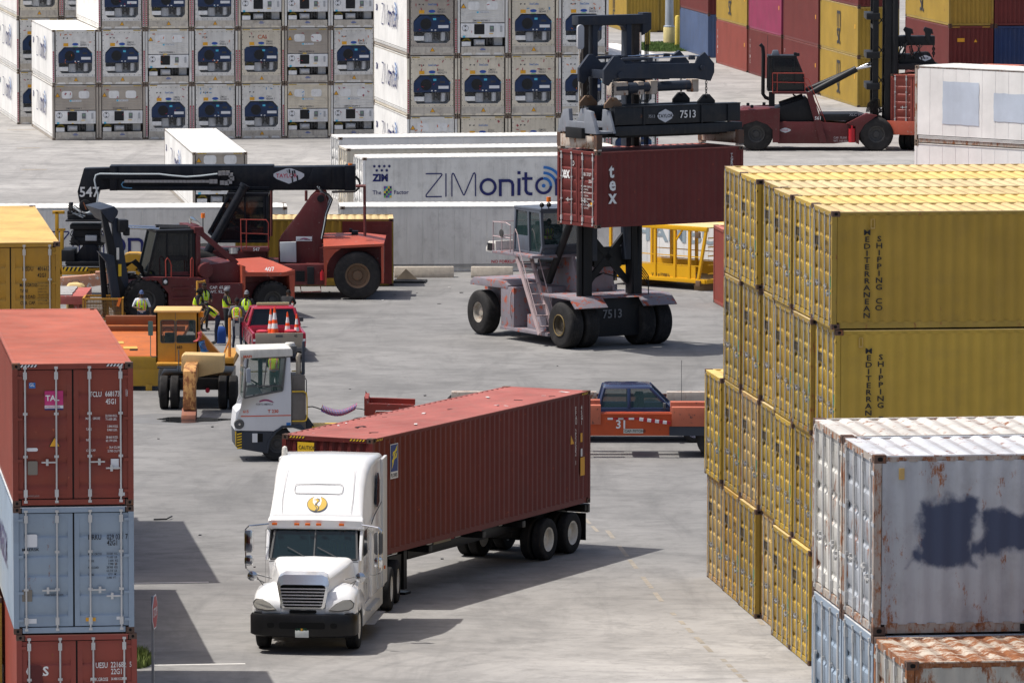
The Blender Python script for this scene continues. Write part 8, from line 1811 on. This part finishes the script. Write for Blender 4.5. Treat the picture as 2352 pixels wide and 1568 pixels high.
q = S7.p(1505,685,-.02); text('31', .34, M_lwht, T, (q.x,-.012,q.z), ROT_F, 1.0, .02)
b = MB(); q, q2 = S7.p(1570,690,-.02), S7.p(1731,727,-.02); b.bx(q.x,q2.x,-.012,-.004,q2.z,q.z); pl_ = b.build('capacity_plate', flat('plate_grey2', (.45,.46,.42), .5), T); q = S7.p(1578,717,-.02); text('CAP-70TONS', .10, M_blk, pl_, (q.x,-.016,q.z), ROT_F, 1.05, .015)
b = MB(); q, q2 = S7.p(1945,672,-.05), S7.p(2500,746,-.05); b.bx(q.x,q2.x,-.04,1.7,q2.z,q.z); b.build('skirt', M_mdark, T)
for x_ in (q.x+1.3, q.x+2.4):
    for y_ in (.15,.5,1.2,1.5): wheel(T, (x_,y_,.5), .5, .3, -1 if y_ < 1 else 1, M_tyre, M_rimk)
T = thing('cargo_trailer', 'Brown low trailer with rusty white blocks behind the blue pickup', 'trailer', at(1420, 985), 0)
S7 = Loc(T, 1080, 860, 3.2667)
xa_, xb_ = S7.p(165,440,0).x, S7.p(2500,440,0).x; q, q2 = S7.p(1925,470,0), S7.p(2220,525,0)
b = MB(); b.bx(xa_,xb_,0,.15,q2.z,q.z); b.bx(xa_,xb_,2.3,2.45,q2.z,q.z); b.bx(xa_,xb_,.15,2.3,q2.z,q2.z+.12); b.build('trailer_frame', mat('trailer_brown', '#5a4036', .7, dirt=.4, rust=.3), T)
for X0, X1 in ((165,420),(1200,1350),(1925,2300)):
    b = MB(); q, q2 = S7.p(X0,437 if X0 > 1000 else 395,0), S7.p(X1,470 if X0 > 1000 else 440,0); z0_ = S7.p(1925,470,0).z; b.bx(q.x,q2.x,-.02,.3,z0_,z0_+.30); b.build('block', M_ofr, T, bevel=.01)
for x_ in (1.0, 3.2, -4.8):
    for y_ in (.3, 2.1): wheel(T, (x_,y_,.45), .45, .28, -1 if y_ < 1 else 1, M_tyre, M_rimk)
# ---- yellow work cage
M_cage = mat('cage_yellow', '#e0a818', .45, var=.06, dirt=.08); M_cagei = M_cage
T = thing('work_cage', 'Bright yellow steel work cage with open rails marked WLL=13200Lb', 'work cage', at(1617, 668), R(-42))
G = Loc(T, 1480, 540, 6.532)
g0, g1 = G.p(300,1050,0), G.p(1830,1190,0); zb = .28; zt = G.p(1300,215,0).z; xL_, xR_ = g0.x, g1.x + .1; zp = G.p(1200,790,0).z; DW = 2.44
b = MB()
for y in (0, DW): b.bx(xL_,xR_,y-.05,y+.05,zb,zb+.16)
for x in (xL_,xR_): b.bx(x-.05,x+.05,0,DW,zb,zb+.16)
b.build('base_frame', M_cage, T, bevel=.008)
b = MB(); b.bx(xL_,xR_,.05,DW-.05,zb+.1,zb+.14); b.build('floor', mat('cage_floor', (.25,.17,.06), .7, dirt=.4), T)
for k, y in enumerate((0, DW)):
    b = MB(); b.bx(xL_+.3,xR_-.5,y-.015,y+.015,zb+.16,zp); b.build('side_panel', M_cage, T)
    for f_ in (.0,.22,.50,.72,.88): b = MB(); x = xL_+.05+(xR_-xL_-.3)*f_; b.bx(x-.05,x+.05,y-.05,y+.05,zb+.16,zt); b.build('post', M_cage, T)
    for z_ in (zp+.38, zp+.03): b = MB(); b.bar((xL_,y,z_),(xR_-.25,y,z_),.035); b.build('rail', M_cage, T)
    b = MB(); b.bx(xL_,xR_+.1,y-.06,y+.06,zt,zt+.17); b.build('top_rail', M_cage, T, bevel=.008)
    b = MB(); b.bar((xR_-.35,y,zb+.16),(xR_+.02,y,zt),.10); b.build('brace', M_cage, T)
    b = MB(); x = xL_+.05+(xR_-xL_-.3)*.72; b.bar((x,y,zt-.45),(x+.35,y,zt),.06); b.build('brace', M_cage, T)
b = MB(); b.bx(xL_,xR_+.1,.06,DW-.06,zt+.12,zt+.16); b.build('roof', mat('cage_roof', '#d9c08a', .6, dirt=.25, rust=.1), T)
for i in range(5): b = MB(); z_ = zb+.35+i*.34; b.bx(xR_-.02,xR_+.04,.15,DW-.15,z_,z_+.04); b.build('end_step', M_cage, T)
q = G.p(985,985,-.02); text('WLL=13200Lb', .24, M_blk, T, (q.x,-.02,q.z), ROT_F, .62, .02)
q = G.p(570,915,-.02); text('BA', .20, M_blk, T, (q.x,-.02,q.z), ROT_F, .8, .02)
for X, Y in ((375,1000),(1745,1100),(1740,310)): b = MB(); q = G.p(X,Y,-.08); b.box(q,(.22,.08,.22)); b.build('lug', M_rimrust, T, bevel=.01)
for x in (xL_+1.2, xR_-.4): b = MB(); b.bx(x-.25,x+.25,.1,DW-.1,0,zb); b.build('support_block', mat('timber', (.25,.16,.08), .8, dirt=.3), T)
b = MB(); b.box((0,0,0),(.1,.1,.1)); 
# ---- concrete barriers, timber, debris
M_conc = mat('barrier_concrete', '#b3aa9c', .9, dirt=.35, scale=2.5, bump=.5)
for k, (x0, x1, lb) in enumerate(((906,1044,'Left-hand low concrete barrier at the foot of the grey container'),(1083,1180,'Right-hand low concrete barrier partly behind the tall lift truck'))):
    T = thing('concrete_barrier', lb, 'barrier', at((x0+x1)/2, 637), R(3 if k == 0 else -2), 'low concrete barriers along the grey container'); w_ = (x1-x0)/59.3/2
    b = MB(); b.prism([(-.22,0),(.22,0),(.22,.12),(.14,.42),(-.14,.42),(-.22,.12)], -w_, w_, 'x'); b.build('barrier_block', M_conc, T, bevel=.02)
T = thing('timber_scrap', 'Broken pale timber triangle leaning by the left concrete barrier', 'timber', at(937, 642), 0)
b = MB(); b.prism([(-.45,0),(.40,0),(-.05,.42)], 0, .05, 'y'); b.build('board', mat('timber_pale', (.42,.34,.24), .8, dirt=.3), T)
T = thing('steel_plate', 'Dark steel plate lying flat beside the maroon door', 'plate', at(942, 648), R(-4)); b = MB(); b.bx(-.6,.65,-.5,.5,.01,.07); b.build('plate', M_tblack, T)
T = thing('debris_strip', 'Twisted black rubber strip on sunlit concrete right of near left stack', 'debris', at(385, 1195), 0)
loop(T, 'rubber_strip', [(-.35,0,.02),(0,.02,.03),(.05,.1,.05),(.12,.35,.06)], .022, M_hose, 5)
r = random.Random(77)
for k in range(26):
    px_, py_ = r.choice(((r.uniform(330,1600), r.uniform(1180,1540)), (r.uniform(640,1600), r.uniform(830,980)), (r.uniform(330,700), r.uniform(960,1250)), (r.uniform(700,1100), r.uniform(640,700))))
    T = thing('litter', 'Small scrap of litter lying loose on the yard concrete', 'litter', at(px_, py_), r.uniform(0,3), 'scraps of litter scattered on the concrete'); T['kind'] = 'thing'
    b = MB(); s_ = r.uniform(.03,.09); n = 5; b.prism([(s_*cos(2*pi*i/n)*r.uniform(.6,1.3), s_*.6*sin(2*pi*i/n)*r.uniform(.6,1.3)) for i in range(n)], .003, r.uniform(.01,.03), 'z'); b.build('scrap', M_hose if k % 4 else flat('scrap_pale', (.6,.58,.55), .7), T)
# ---- light pole, bollards, grass
T = thing('light_pole', 'Grey steel light pole on a round cream concrete base', 'pole', at(1538, 101), 0)
b = MB(); b.lathe([(.0,0),(.42,0),(.42,1.12),(.38,1.2),(0,1.2)], (0,0,0), 'z', 22); b.build('base', mat('base_cream', '#cfc089', .8, dirt=.3, rust=.1, scale=2), T)
b = MB(); b.cyl((0,0,1.2),(0,0,9),.30,.24,n=16); b.lathe([(.40,1.2),(.40,1.26),(.3,1.3)],(0,0,0),'z',16); b.build('pole_shaft', mat('pole_grey', '#a3acb5', .4, .2, dirt=.2), T)
for k, (px_, lb) in enumerate(((1556.5,'right of the light pole'),(1489,'left of the light pole, partly hidden by the mast'))):
    T = thing('bollard', f'Yellow steel bollard {lb}', 'bollard', at(px_, 106), 0, 'yellow bollards round the light pole')
    b = MB(); b.lathe([(0,0),(.17,0),(.17,2.0),(.12,2.12),(0,2.15)], (0,0,0), 'z', 16); b.build('post', mat('bollard_yellow', '#d6bd5c', .6, dirt=.2, scale=2), T)
M_grass = mat('grass_blades', (.07,.13,.025), .8, var=.4, dirt=0, scale=3); M_grass2 = mat('weed_blades', (.16,.20,.05), .8, var=.4, dirt=0, scale=3)
def grass(name, cx, cy, sx, sy, n, h, m, seed):
    r = random.Random(seed); b = MB()
    for i in range(n):
        a = r.uniform(0, 2*pi); rr_ = sqrt(r.random()); x = cx + sx*rr_*cos(a); y = cy + sy*rr_*sin(a); hh = h*r.uniform(.4,1.1)*(1.1-rr_*.5); t = r.uniform(0, 2*pi); w_ = .012*(1+h); lean = hh*r.uniform(.1,.6)
        dx, dy = cos(t)*lean, sin(t)*lean; wx, wy = -sin(t)*w_, cos(t)*w_
        b.add([(x-wx,y-wy,0),(x+wx,y+wy,0),(x+dx*.4+wx*.7,y+dy*.4+wy*.7,hh*.6),(x+dx*.4-wx*.7,y+dy*.4-wy*.7,hh*.6),(x+dx,y+dy,hh)], [(0,1,2,3),(3,2,4)])
    o = b.build(name, m, fix=False); o['kind'] = 'stuff'; o['label'] = 'green grass growing round the light pole' if name == 'grass' else 'weeds growing at the foot of the near left stack'; return o
c = at(1525, 108); grass('grass', c.x, c.y, 2.6, 7, 9000, .22, M_grass, 5)
b = MB(); b.add([(c.x+2.6*cos(2*pi*i/30)*(1+.1*sin(i*2.3)), c.y+7*sin(2*pi*i/30)*(1+.08*sin(i*3.1)), .006) for i in range(30)], [tuple(range(30))]); o = b.build('grass_bed', mat('earth', (.10,.10,.05), .95, scale=2), fix=False); o['kind'] = 'structure'
c = at(322, 1524); grass('weeds', c.x, c.y, .28, .8, 900, .42, M_grass2, 6)
# ---- stop sign at the lower left
M_sign = flat('sign_red', (.42,.03,.05), .4)
T = thing('stop_sign', 'Stop sign seen nearly edge-on on a thin grey post at lower left', 'road sign', (-7.42, 125.0, 0), R(85))
b = MB(); b.bar((0,.02,0),(0,.02,2.95),.06,.05); b.build('post', mat('post_grey', '#9aa3a8', .4, .5, dirt=.1), T)
oc = [(.38*cos(R(22.5+45*i))*1.0, 2.62+.38*sin(R(22.5+45*i))) for i in range(8)]
b = MB(); b.prism(ccw(oc), -.03, -.018, 'y'); sg = b.build('sign_plate', M_lwht, T)
oc2 = [(.35*cos(R(22.5+45*i)), 2.62+.35*sin(R(22.5+45*i))) for i in range(8)]
b = MB(); b.add([(x,-.033,z) for x, z in oc2], [tuple(range(8))]); b.build('sign_face', M_sign, sg, fix=False)
text('STOP', .26, M_lwht, sg, (0,-.037,2.53), ROT_F, .8, .02, align='CENTER')
# ------------------------------------------------------------------ people
M_skin = mat('skin_dark', (.075,.038,.022), .6, var=.1, dirt=0); M_black_cloth = mat('cloth_black', (.018,.018,.020), .9, var=.3, dirt=0, scale=6); M_navy_cloth = mat('cloth_navy', (.020,.026,.050), .9, var=.3, dirt=0, scale=6)
M_white_cloth = mat('cloth_white', (.62,.64,.66), .9, var=.08, dirt=.05, scale=6); M_grey_cloth = mat('cloth_grey', (.12,.125,.135), .9, var=.2, dirt=0, scale=6); M_olive_cloth = mat('cloth_olive', (.045,.050,.045), .9, var=.2, dirt=0, scale=6)
M_shoe = flat('shoe_black', (.02,.02,.02), .6); M_vest = mat('vest_lime', (.56,.80,.03), .7, var=.08, dirt=.03, scale=6); M_vor = flat('vest_orange', (.90,.20,.05), .6); M_vsil = flat('vest_silver', (.42,.44,.46), .4)
M_hair = flat('hair_black', (.010,.009,.009), .9); M_capb = mat('cap_blue', (.05,.08,.18), .7, var=.1, dirt=0); M_capg = flat('cap_grey', (.16,.165,.18), .8); M_eye = flat('eye_white', (.5,.48,.45), .3)
STAND = dict(pel=(0,0,.95), sp=(0,0,1.14), ch=(0,-.01,1.34), nk=(0,0,1.48), hd=(0,-.01,1.62), shL=(-.19,0,1.42), elL=(-.25,.03,1.15), wrL=(-.26,-.04,.92), shR=(.19,0,1.42), elR=(.25,.03,1.15), wrR=(.26,-.04,.92),
             hpL=(-.09,0,.92), knL=(-.10,-.02,.50), anL=(-.11,.02,.09), toL=(-.13,-.15,.045), hpR=(.09,0,.92), knR=(.10,-.02,.50), anR=(.11,.02,.09), toR=(.13,-.15,.045))
def skin_mesh(verts, edges, radii, sub=2, root=0):
    me = bpy.data.meshes.new('tmp'); me.from_pydata(verts, edges, []); o = bpy.data.objects.new('tmp', me); COL.objects.link(o)
    m = o.modifiers.new('s', 'SKIN'); me.skin_vertices[0].data
    sv = me.skin_vertices[0].data
    for i, r in enumerate(radii): sv[i].radius = r if isinstance(r, tuple) else (r, r)
    sv[root].use_root = True; s = o.modifiers.new('u', 'SUBSURF'); s.levels = sub; s.render_levels = sub
    dg = bpy.context.evaluated_depsgraph_get(); dg.update(); out = bpy.data.meshes.new_from_object(o.evaluated_get(dg)); bpy.data.objects.remove(o); bpy.data.meshes.remove(me); return out
def seg_d(p, a, b):
    ab = b-a; t = max(0, min(1, (p-a).dot(ab)/max(1e-9, ab.length_squared))); return (p-(a+ab*t)).length
def person(label, loc, rz, pose={}, shirt=None, sleeve='short', pants=None, vest='open', cap=None, hair=True, scale=1.0, vestkind='lime', group='port workers in high-visibility vests', legs=True, stripes=True, look=(0,0)):
    J = {k: Vector(v) for k, v in {**STAND, **pose}.items()}
    t = thing('person', label, 'person', loc, rz, group); t.scale = (scale,)*3
    shirt = shirt or M_black_cloth; pants = pants or M_black_cloth
    names = ['pel','sp','ch','nk','hdb','shL','elL','wrL','shR','elR','wrR','hpL','knL','anL','toL','hpR','knR','anR','toR']
    J['hdb'] = J['nk'].lerp(J['hd'], .55)
    rad = dict(pel=(.145,.115), sp=(.135,.105), ch=(.165,.115), nk=(.058,.058), hdb=(.060,.065), shL=.070, elL=.046, wrL=.031, shR=.070, elR=.046, wrR=.031, hpL=.092, knL=.060, anL=.043, toL=.035, hpR=.092, knR=.060, anR=.043, toR=.035)
    E_ = [('pel','sp'),('sp','ch'),('ch','nk'),('nk','hdb'),('ch','shL'),('shL','elL'),('elL','wrL'),('ch','shR'),('shR','elR'),('elR','wrR'),('pel','hpL'),('hpL','knL'),('knL','anL'),('anL','toL'),('pel','hpR'),('hpR','knR'),('knR','anR'),('anR','toR')]
    V = [J[n] for n in names]; ix = {n: i for i, n in enumerate(names)}; rd = [rad[n] for n in names]; ed = [(ix[a], ix[b]) for a, b in E_]
    fing = []
    for s in 'LR':                        # palm and five fingers
        w, e = J['wr'+s], J['el'+s]; d = (w-e).normalized(); side = d.cross(Vector((0,1,0)) if abs(d.y) < .8 else Vector((1,0,0))).normalized(); nrm = side.cross(d).normalized(); sg = -1 if s == 'L' else 1
        pm = w + d*.06; V.append(pm); rd.append((.036,.022)); ip = len(V)-1; ed.append((ix['wr'+s], ip)); names.append('pm'+s); fing.append((w, d, side, nrm, pm))
    body = skin_mesh([tuple(v) for v in V], ed, rd, 2, ix['pel'])
    b = MB(); b.v = [tuple(v.co) for v in body.vertices]; segs = [(J[a], J[c], a, c) for a, c in E_] + [(J['wrL'], V[len(V)-2], 'wrL', 'pm'), (J['wrR'], V[-1], 'wrR', 'pm')]
    def region(p):
        d, a, c = min(((seg_d(p, q[0], q[1])/(1.0), q[2], q[3]) for q in segs), key=lambda x: x[0]); k = a+'-'+c
        if c == 'pm' or k == 'nk-hdb': return 0
        if k in ('ch-nk',): return 1 if (p-J['nk']).length > .055 else 0
        if a[:2] == 'el': return 0 if sleeve == 'short' else 1
        if a[:2] == 'sh' or a in ('ch','sp') : return 1
        if k == 'pel-sp': return 1 if (p-J['pel']).dot((J['sp']-J['pel']).normalized()) > .02 else 2
        if c[:2] == 'to': return 3
        return 2
    for f in body.polygons:
        b.f.append(list(f.vertices)); b.m.append(region(f.center)); b.sm.append(True)
    bpy.data.meshes.remove(body)
    for (w, d, side, nrm, pm) in fing:
        for k in range(4):
            base = pm + d*.025 + side*(-.030+.020*k); L_ = (.060,.070,.066,.050)[k]; b.tube([base-d*.02, base+d*L_*.4, base+d*L_*.75-nrm*.010, base+d*L_*.92-nrm*.030], [.010,.0095,.0085,.006], 6)
        base = pm - d*.01 + side*.036; b.tube([base-side*.02, base+side*.018+d*.02, base+side*.022+d*.050-nrm*.01], [.012,.011,.007], 6)
    # head: ellipsoid with face, on the neck
    hc = J['hd']; up = (J['hd']-J['nk']).normalized(); yaw_, pit = look; Rm = Matrix.Rotation(yaw_, 3, 'Z') @ Matrix.Rotation(pit, 3, 'X'); q = Vector((0,0,1)).rotation_difference(up).to_matrix() @ Rm if abs(up.z) < .95 else Rm
    def H(x, y, z): return hc + q @ Vector((x, y, z))
    n1, n2 = 10, 16; rings = []
    for i in range(1, n1):
        th = pi*i/n1; z = cos(th); r_ = sin(th); ring = []
        for j in range(n2):
            a = 2*pi*j/n2; x, y = .074*r_*cos(a), .094*r_*sin(a)
            if z < 0: x *= 1+.28*z; y = y*(1+.16*z) - .012*(-z)
            ring.append(H(x, y, .118*z))
        rings.append(ring)
    b.loft(rings, 0, True)
    b.add([H(-.014,-.088,-.005),H(.014,-.088,-.005),H(.017,-.112,-.035),H(-.017,-.112,-.035),H(0,-.092,.025),H(0,-.088,-.045)], [(0,1,2,3),(4,1,0),(3,2,5)], 0, True)
    for s_ in (-1,1):
        b.add([H(s_*.076,-.01+.02*cos(a), -.005+.03*sin(a)) for a in [2*pi*i/8 for i in range(8)]]+[H(s_*.092,.002+.022*cos(a),-.005+.032*sin(a)) for a in [2*pi*i/8 for i in range(8)]], [(i,(i+1)%8,8+(i+1)%8,8+i) for i in range(8)]+[tuple(range(8,16))], 0, True)
        b.add([H(s_*.030+.013*cos(a), -.0905, .006+.007*sin(a)) for a in [2*pi*i/8 for i in range(8)]], [tuple(range(8))], 5); b.add([H(s_*.030+.006*cos(a), -.0925, .006+.006*sin(a)) for a in [2*pi*i/8 for i in range(8)]], [tuple(range(8))], 4)
    b.add([H(x,-.0905-.002*(1 if abs(x) < .015 else 0),z) for x, z in ((-.026,-.060),(0,-.064),(.026,-.060),(0,-.055))], [(0,1,2,3)], 6)
    b.build('body', [M_skin, shirt, pants, M_shoe, M_hair, M_eye, flat('lips', (.10,.035,.03), .5)], t, fix=False, sharp=60)
    if hair == 'locks':
        h = MB(); rr_ = random.Random(2)
        for i in range(70):
            a = rr_.uniform(0, 2*pi); th = rr_.uniform(.1, 1.5); x, y, z = .085*sin(th)*cos(a), .10*sin(th)*sin(a)+.015, .125*cos(th)
            if y < -.07: continue
            h.tube([H(x,y,z), H(x*1.35,y*1.3+.01,z*.9-.02), H(x*1.5,y*1.45+.02,z*.6-.10-rr_.random()*.06)], [.016,.014,.008], 5)
        h.build('hair', M_hair, t)
    elif hair and not cap:
        h = MB(); rings = []
        for i in range(0, 7):
            th = .12+1.45*i/6; rings.append([H(.080*sin(th)*cos(a), .100*sin(th)*sin(a)+.008, .124*cos(th)+.004+(.035 if (sin(a) < -.3 and i > 4) else 0)) for a in [2*pi*j/16 for j in range(16)]])
        h.loft(rings); h.build('hair', M_hair, t)
    if cap:
        h = MB(); rings = []
        for i in range(0, 6):
            th = .10+1.40*i/5; rings.append([H(.084*sin(th)*cos(a), .104*sin(th)*sin(a)+.004, .130*cos(th)+.020) for a in [2*pi*j/16 for j in range(16)]])
        h.loft(rings); capo = h.build('cap', cap[0], t)
        if cap[1]:
            h = MB(); s_ = cap[1]; P = [(.075*cos(R(a)), s_*(.085+.075*sin(R(a))), .030-.012*sin(R(a))) for a in range(0,181,20)]; h.add([H(*p) for p in P]+[H(p[0],p[1],p[2]+.008) for p in P], [tuple(range(len(P)))[::-1], tuple(range(len(P),2*len(P)))]+[(i,i+1,len(P)+i+1,len(P)+i) for i in range(len(P)-1)]); h.build('peak', cap[0], capo)
    if vest:
        tv = skin_mesh([tuple(J['pel']+(J['pel']-J['sp']).normalized()*(-.02)), tuple(J['sp']), tuple(J['ch']), tuple(J['shL'].lerp(J['ch'],.20)+(J['nk']-J['ch'])*.15), tuple(J['shR'].lerp(J['ch'],.20)+(J['nk']-J['ch'])*.15)], [(0,1),(1,2),(2,3),(2,4)], [(.178,.158),(.172,.150),(.192,.158),(.088,.098),(.088,.098)], 3, 0)
        ax = (J['ch']-J['pel']).normalized(); right = Vector((1,0,0)); right = (right-ax*right.dot(ax)).normalized(); fwd = ax.cross(right)*-1.0
        v = MB(); v.v = [tuple(p.co) for p in tv.vertices]
        for f in tv.polygons:
            c_ = f.center-J['pel']; h_ = c_.dot(ax); x = c_.dot(right); fr = -(c_ - ax*h_ - right*x).dot(Vector((0,1,0)) if abs(ax.y) < .7 else Vector((0,0,1)))
            if (f.center-J['nk']).length < .075: continue
            if vest == 'open' and fr > .05 and abs(x) < .012 + max(0,(h_-.25))*.14: continue
            m = 0
            if stripes:
                if .05 < h_ < .13: m = 2 if .073 < h_ < .108 else 1
                elif abs(abs(x)-.10) < .030 and h_ >= .13: m = 2 if abs(abs(x)-.10) < .013 else 1
            if vestkind == 'plain' and m == 1: m = 0
            v.f.append(list(f.vertices)); v.m.append(m); v.sm.append(True)
        bpy.data.meshes.remove(tv)
        v.build('vest', [M_vest, M_vor, M_vsil], t, fix=False, sharp=80)
    return t
F9 = lambda X, Y: at((300+X/4.704)/1.0884, (700+Y/4.704)/1.0884)
def feet(X, Y): return F9(X, Y)
p = at(327, 783)
person('Man in white T-shirt, blue cap and open lime vest behind the flatbed', p, R(8), dict(elL=(-.30,-.02,1.18), wrL=(-.08,-.22,1.14), elR=(.30,.02,1.16), wrR=(.30,-.16,.98)), shirt=M_white_cloth, cap=(M_capb,-1), pants=M_navy_cloth)
person('Standing worker in grey beanie and lime vest, leftmost of the standing three', feet(1262, 680), R(75), dict(elL=(-.20,-.10,1.18), wrL=(-.05,-.26,1.16), elR=(.20,-.12,1.18), wrR=(.02,-.26,1.12)), cap=(M_capg,0), shirt=M_black_cloth)
w6 = person('Worker seen from behind with round emblem on his vest and black cap', feet(1385, 812), R(176), dict(elL=(-.27,.02,1.16), elR=(.27,.02,1.16), anL=(-.16,.10,.09), toL=(-.2,-.06,.045), knL=(-.12,-.02,.5), anR=(.14,-.04,.09), toR=(.16,-.20,.045)), shirt=M_grey_cloth, pants=M_navy_cloth, cap=(M_hair,-1), vest='closed')
b = MB(); P_ = arc(0,0,.075,0,345,24); Q2 = arc(0,0,.062,0,345,24); n = len(P_)
b.add([(x,0,z) for x, z in P_]+[(x,0,z) for x, z in Q2], [(i,(i+1)%n,n+(i+1)%n,n+i) for i in range(n)]); 
for q_ in stroke([(-.035,-.04),(0,.05),(.035,-.04)], .012): b.add([(x,-.001,z) for x, z in q_], [(0,1,2,3)])
o = b.build('emblem', M_blk, w6, fix=False); o.location = (0, .148, 1.33); o.rotation_euler = (0,0,pi)
person('Worker in grey cap facing us, lime vest open over black shirt', feet(1500, 716), R(-12), dict(elL=(-.27,.0,1.17), elR=(.28,-.04,1.16), wrR=(.26,-.14,.98)), cap=(M_capg,-1), vestkind='plain')
person('Worker bending forward in a lime and orange vest over the low cart', feet(1130, 762), R(-80), dict(pel=(0,.10,.93), sp=(0,-.02,1.08), ch=(0,-.18,1.22), nk=(0,-.31,1.31), hd=(0,-.43,1.34), shL=(-.19,-.24,1.26), elL=(-.24,-.34,1.0), wrL=(-.16,-.46,.82), shR=(.19,-.24,1.26), elR=(.24,-.34,1.0), wrR=(.16,-.46,.82), hpL=(-.09,.10,.90), hpR=(.09,.10,.90), knL=(-.1,.04,.5), knR=(.1,.0,.5)), vest='closed', pants=M_navy_cloth)
person('Worker with thick dark locks leaning by the ochre cab roof', F9(900, 640), R(70), dict(sp=(0,-.03,1.13), ch=(0,-.12,1.31), nk=(0,-.17,1.44), hd=(0,-.22,1.56), shL=(-.19,-.14,1.38), shR=(.19,-.14,1.38), elL=(-.25,-.18,1.12), wrL=(-.2,-.32,1.0), elR=(.25,-.18,1.12), wrR=(.2,-.32,1.0)), hair='locks', scale=.97)
person('Bare-headed man in black sitting turned to the right by the forklift', F9(1000, 600), R(35), dict(elL=(-.24,-.08,1.16), wrL=(-.10,-.25,1.10), elR=(.25,-.10,1.15), wrR=(.14,-.28,1.08)), vestkind='plain', scale=.98)
person('Worker crouching in shade by the rear forklift tyre behind the pickup', F9(1960, 560), R(160), dict(pel=(0,.05,.62), sp=(0,-.05,.80), ch=(0,-.15,.97), nk=(0,-.2,1.09), hd=(0,-.24,1.21), shL=(-.19,-.17,1.04), elL=(-.24,-.3,.85), wrL=(-.15,-.42,.8), shR=(.19,-.17,1.04), elR=(.24,-.3,.85), wrR=(.15,-.42,.8), hpL=(-.1,.04,.6), knL=(-.18,-.34,.55), anL=(-.15,-.05,.09), toL=(-.18,-.2,.045), hpR=(.1,.04,.6), knR=(.18,-.34,.55), anR=(.15,-.05,.09), toR=(.18,-.2,.045)), vest=None)
t = thing('duffel_bag', 'Blue bag on the ground behind the bending worker', 'bag', F9(1195, 745), R(10))
b = MB(); b.loft([[(x*k, y*k, z) for x, y in rrect(.34,.30,.08,3)] for z, k in ((0,.9),(.06,1),(.35,1.02),(.52,.9),(.58,.6))]); b.build('bag_body', mat('bag_blue', (.02,.07,.28), .7, var=.2, dirt=.05), t)
loop(t, 'strap', [(-.1,0,.57),(-.05,-.02,.68),(.05,-.02,.68),(.1,0,.57)], .015, M_hose)
# driver standing behind the white terminal tractor's cab
for o in bpy.data.objects:
    if o.get('category') == 'terminal tractor' and o.name.startswith('terminal_tractor'): MT = o
E2 = Loc(MT, 580, 840, 4.9); q = E2.p(528, 660, 1.95); ML_ = Matrix.Translation(MT.location) @ Matrix.Rotation(MT.rotation_euler.z, 4, 'Z')
person('Person with patterned cap standing on the white tractor behind its cab', ML_ @ Vector((q.x, 1.85, E2.p(528,120,1.85).z-1.76)), R(165), dict(elL=(-.24,-.05,1.16), wrL=(-.12,-.25,1.1), elR=(.24,-.05,1.16), wrR=(.12,-.25,1.1)), shirt=M_navy_cloth, sleeve='long', pants=M_olive_cloth, vest='closed', cap=(M_capb,0))
b = MB(); b.bx(-.3, 1.0, D2+.0, D2+.75, .80, .88)
SIT = dict(pel=(0,.05,.45), sp=(0,.05,.65), ch=(0,.02,.86), nk=(0,0,1.0), hd=(0,-.02,1.14), shL=(-.19,.02,.93), elL=(-.24,-.10,.70), wrL=(-.12,-.34,.72), shR=(.19,.02,.93), elR=(.24,-.10,.70), wrR=(.12,-.34,.72), hpL=(-.1,.02,.44), knL=(-.12,-.40,.48), anL=(-.12,-.42,.09), toL=(-.13,-.56,.045), hpR=(.1,.02,.44), knR=(.12,-.40,.48), anR=(.12,-.42,.09), toR=(.13,-.56,.045))
def seated(label, root, lp, rz, **k):
    M = Matrix.Translation(root.location) @ Matrix.Rotation(root.rotation_euler.z, 4, 'Z'); return person(label, M @ Vector(lp), root.rotation_euler.z + rz, SIT, group='drivers seated in their cabs', **k)
A5 = Loc(FORK, 180, 400, 4.356); q = A5.p(1190, 1150, 1.1)
seated('Driver in lime vest inside the black forklift cab', FORK, (q.x, 1.2, q.z-.80), R(-90), shirt=M_black_cloth)
for o in list(bpy.data.objects):
    if o.name == 'container_handler': seated('Driver in lime vest inside the tall pink lift truck cab', o, (1.12, 2.75, 3.0), 0, shirt=M_grey_cloth)
    if o.name == 'container_handler.001':
        K2 = Loc(o, 1500, 0, 2.219); q = K2.p(1030,470,1.5); seated('Driver in the cab of the side-on red lift truck', o, (q.x, 1.5, q.z-.62), R(90), shirt=M_white_cloth)
    if o.name == 'semi_truck': seated('Driver behind the windscreen of the white semi truck', o, (.5, 2.95, 1.28), 0, shirt=M_grey_cloth)
seated('Driver of the dark blue pickup seen through the side window', bl_, (.38, 2.95, .22), pi, vest=None, hair=True)
import OpenImageIO as oiio, numpy as np, sys
im=oiio.ImageBuf('/workdir/render_main.png').get_pixels(oiio.UINT8)
for n,x0,y0,x1,y1 in [('ground shadow',160,530,195,570),('ground lit',400,620,600,660),('ground mid',480,360,560,380),('yellow side',900,230,1000,280),('yellow roof',900,175,1000,195),('grey patch wall',880,580,1000,620),('truckbox side',450,460,520,520),('brown door',70,440,80,460),('TAL roof',30,330,90,355),('zim wall',380,190,420,198),('G wall',400,230,450,260),('reefer face',262,36,275,44),('W',920,80,940,130),('547 hub',350,215,372,220),('truck white',300,470,340,490),('tyre',355,252,360,258),('boom',200,178,260,182),('tex',640,180,700,210),('blue door',30,520,45,560)]:
    p=im[y0:y1,x0:x1,:3].reshape(-1,3).mean(0); print(n,p.astype(int))
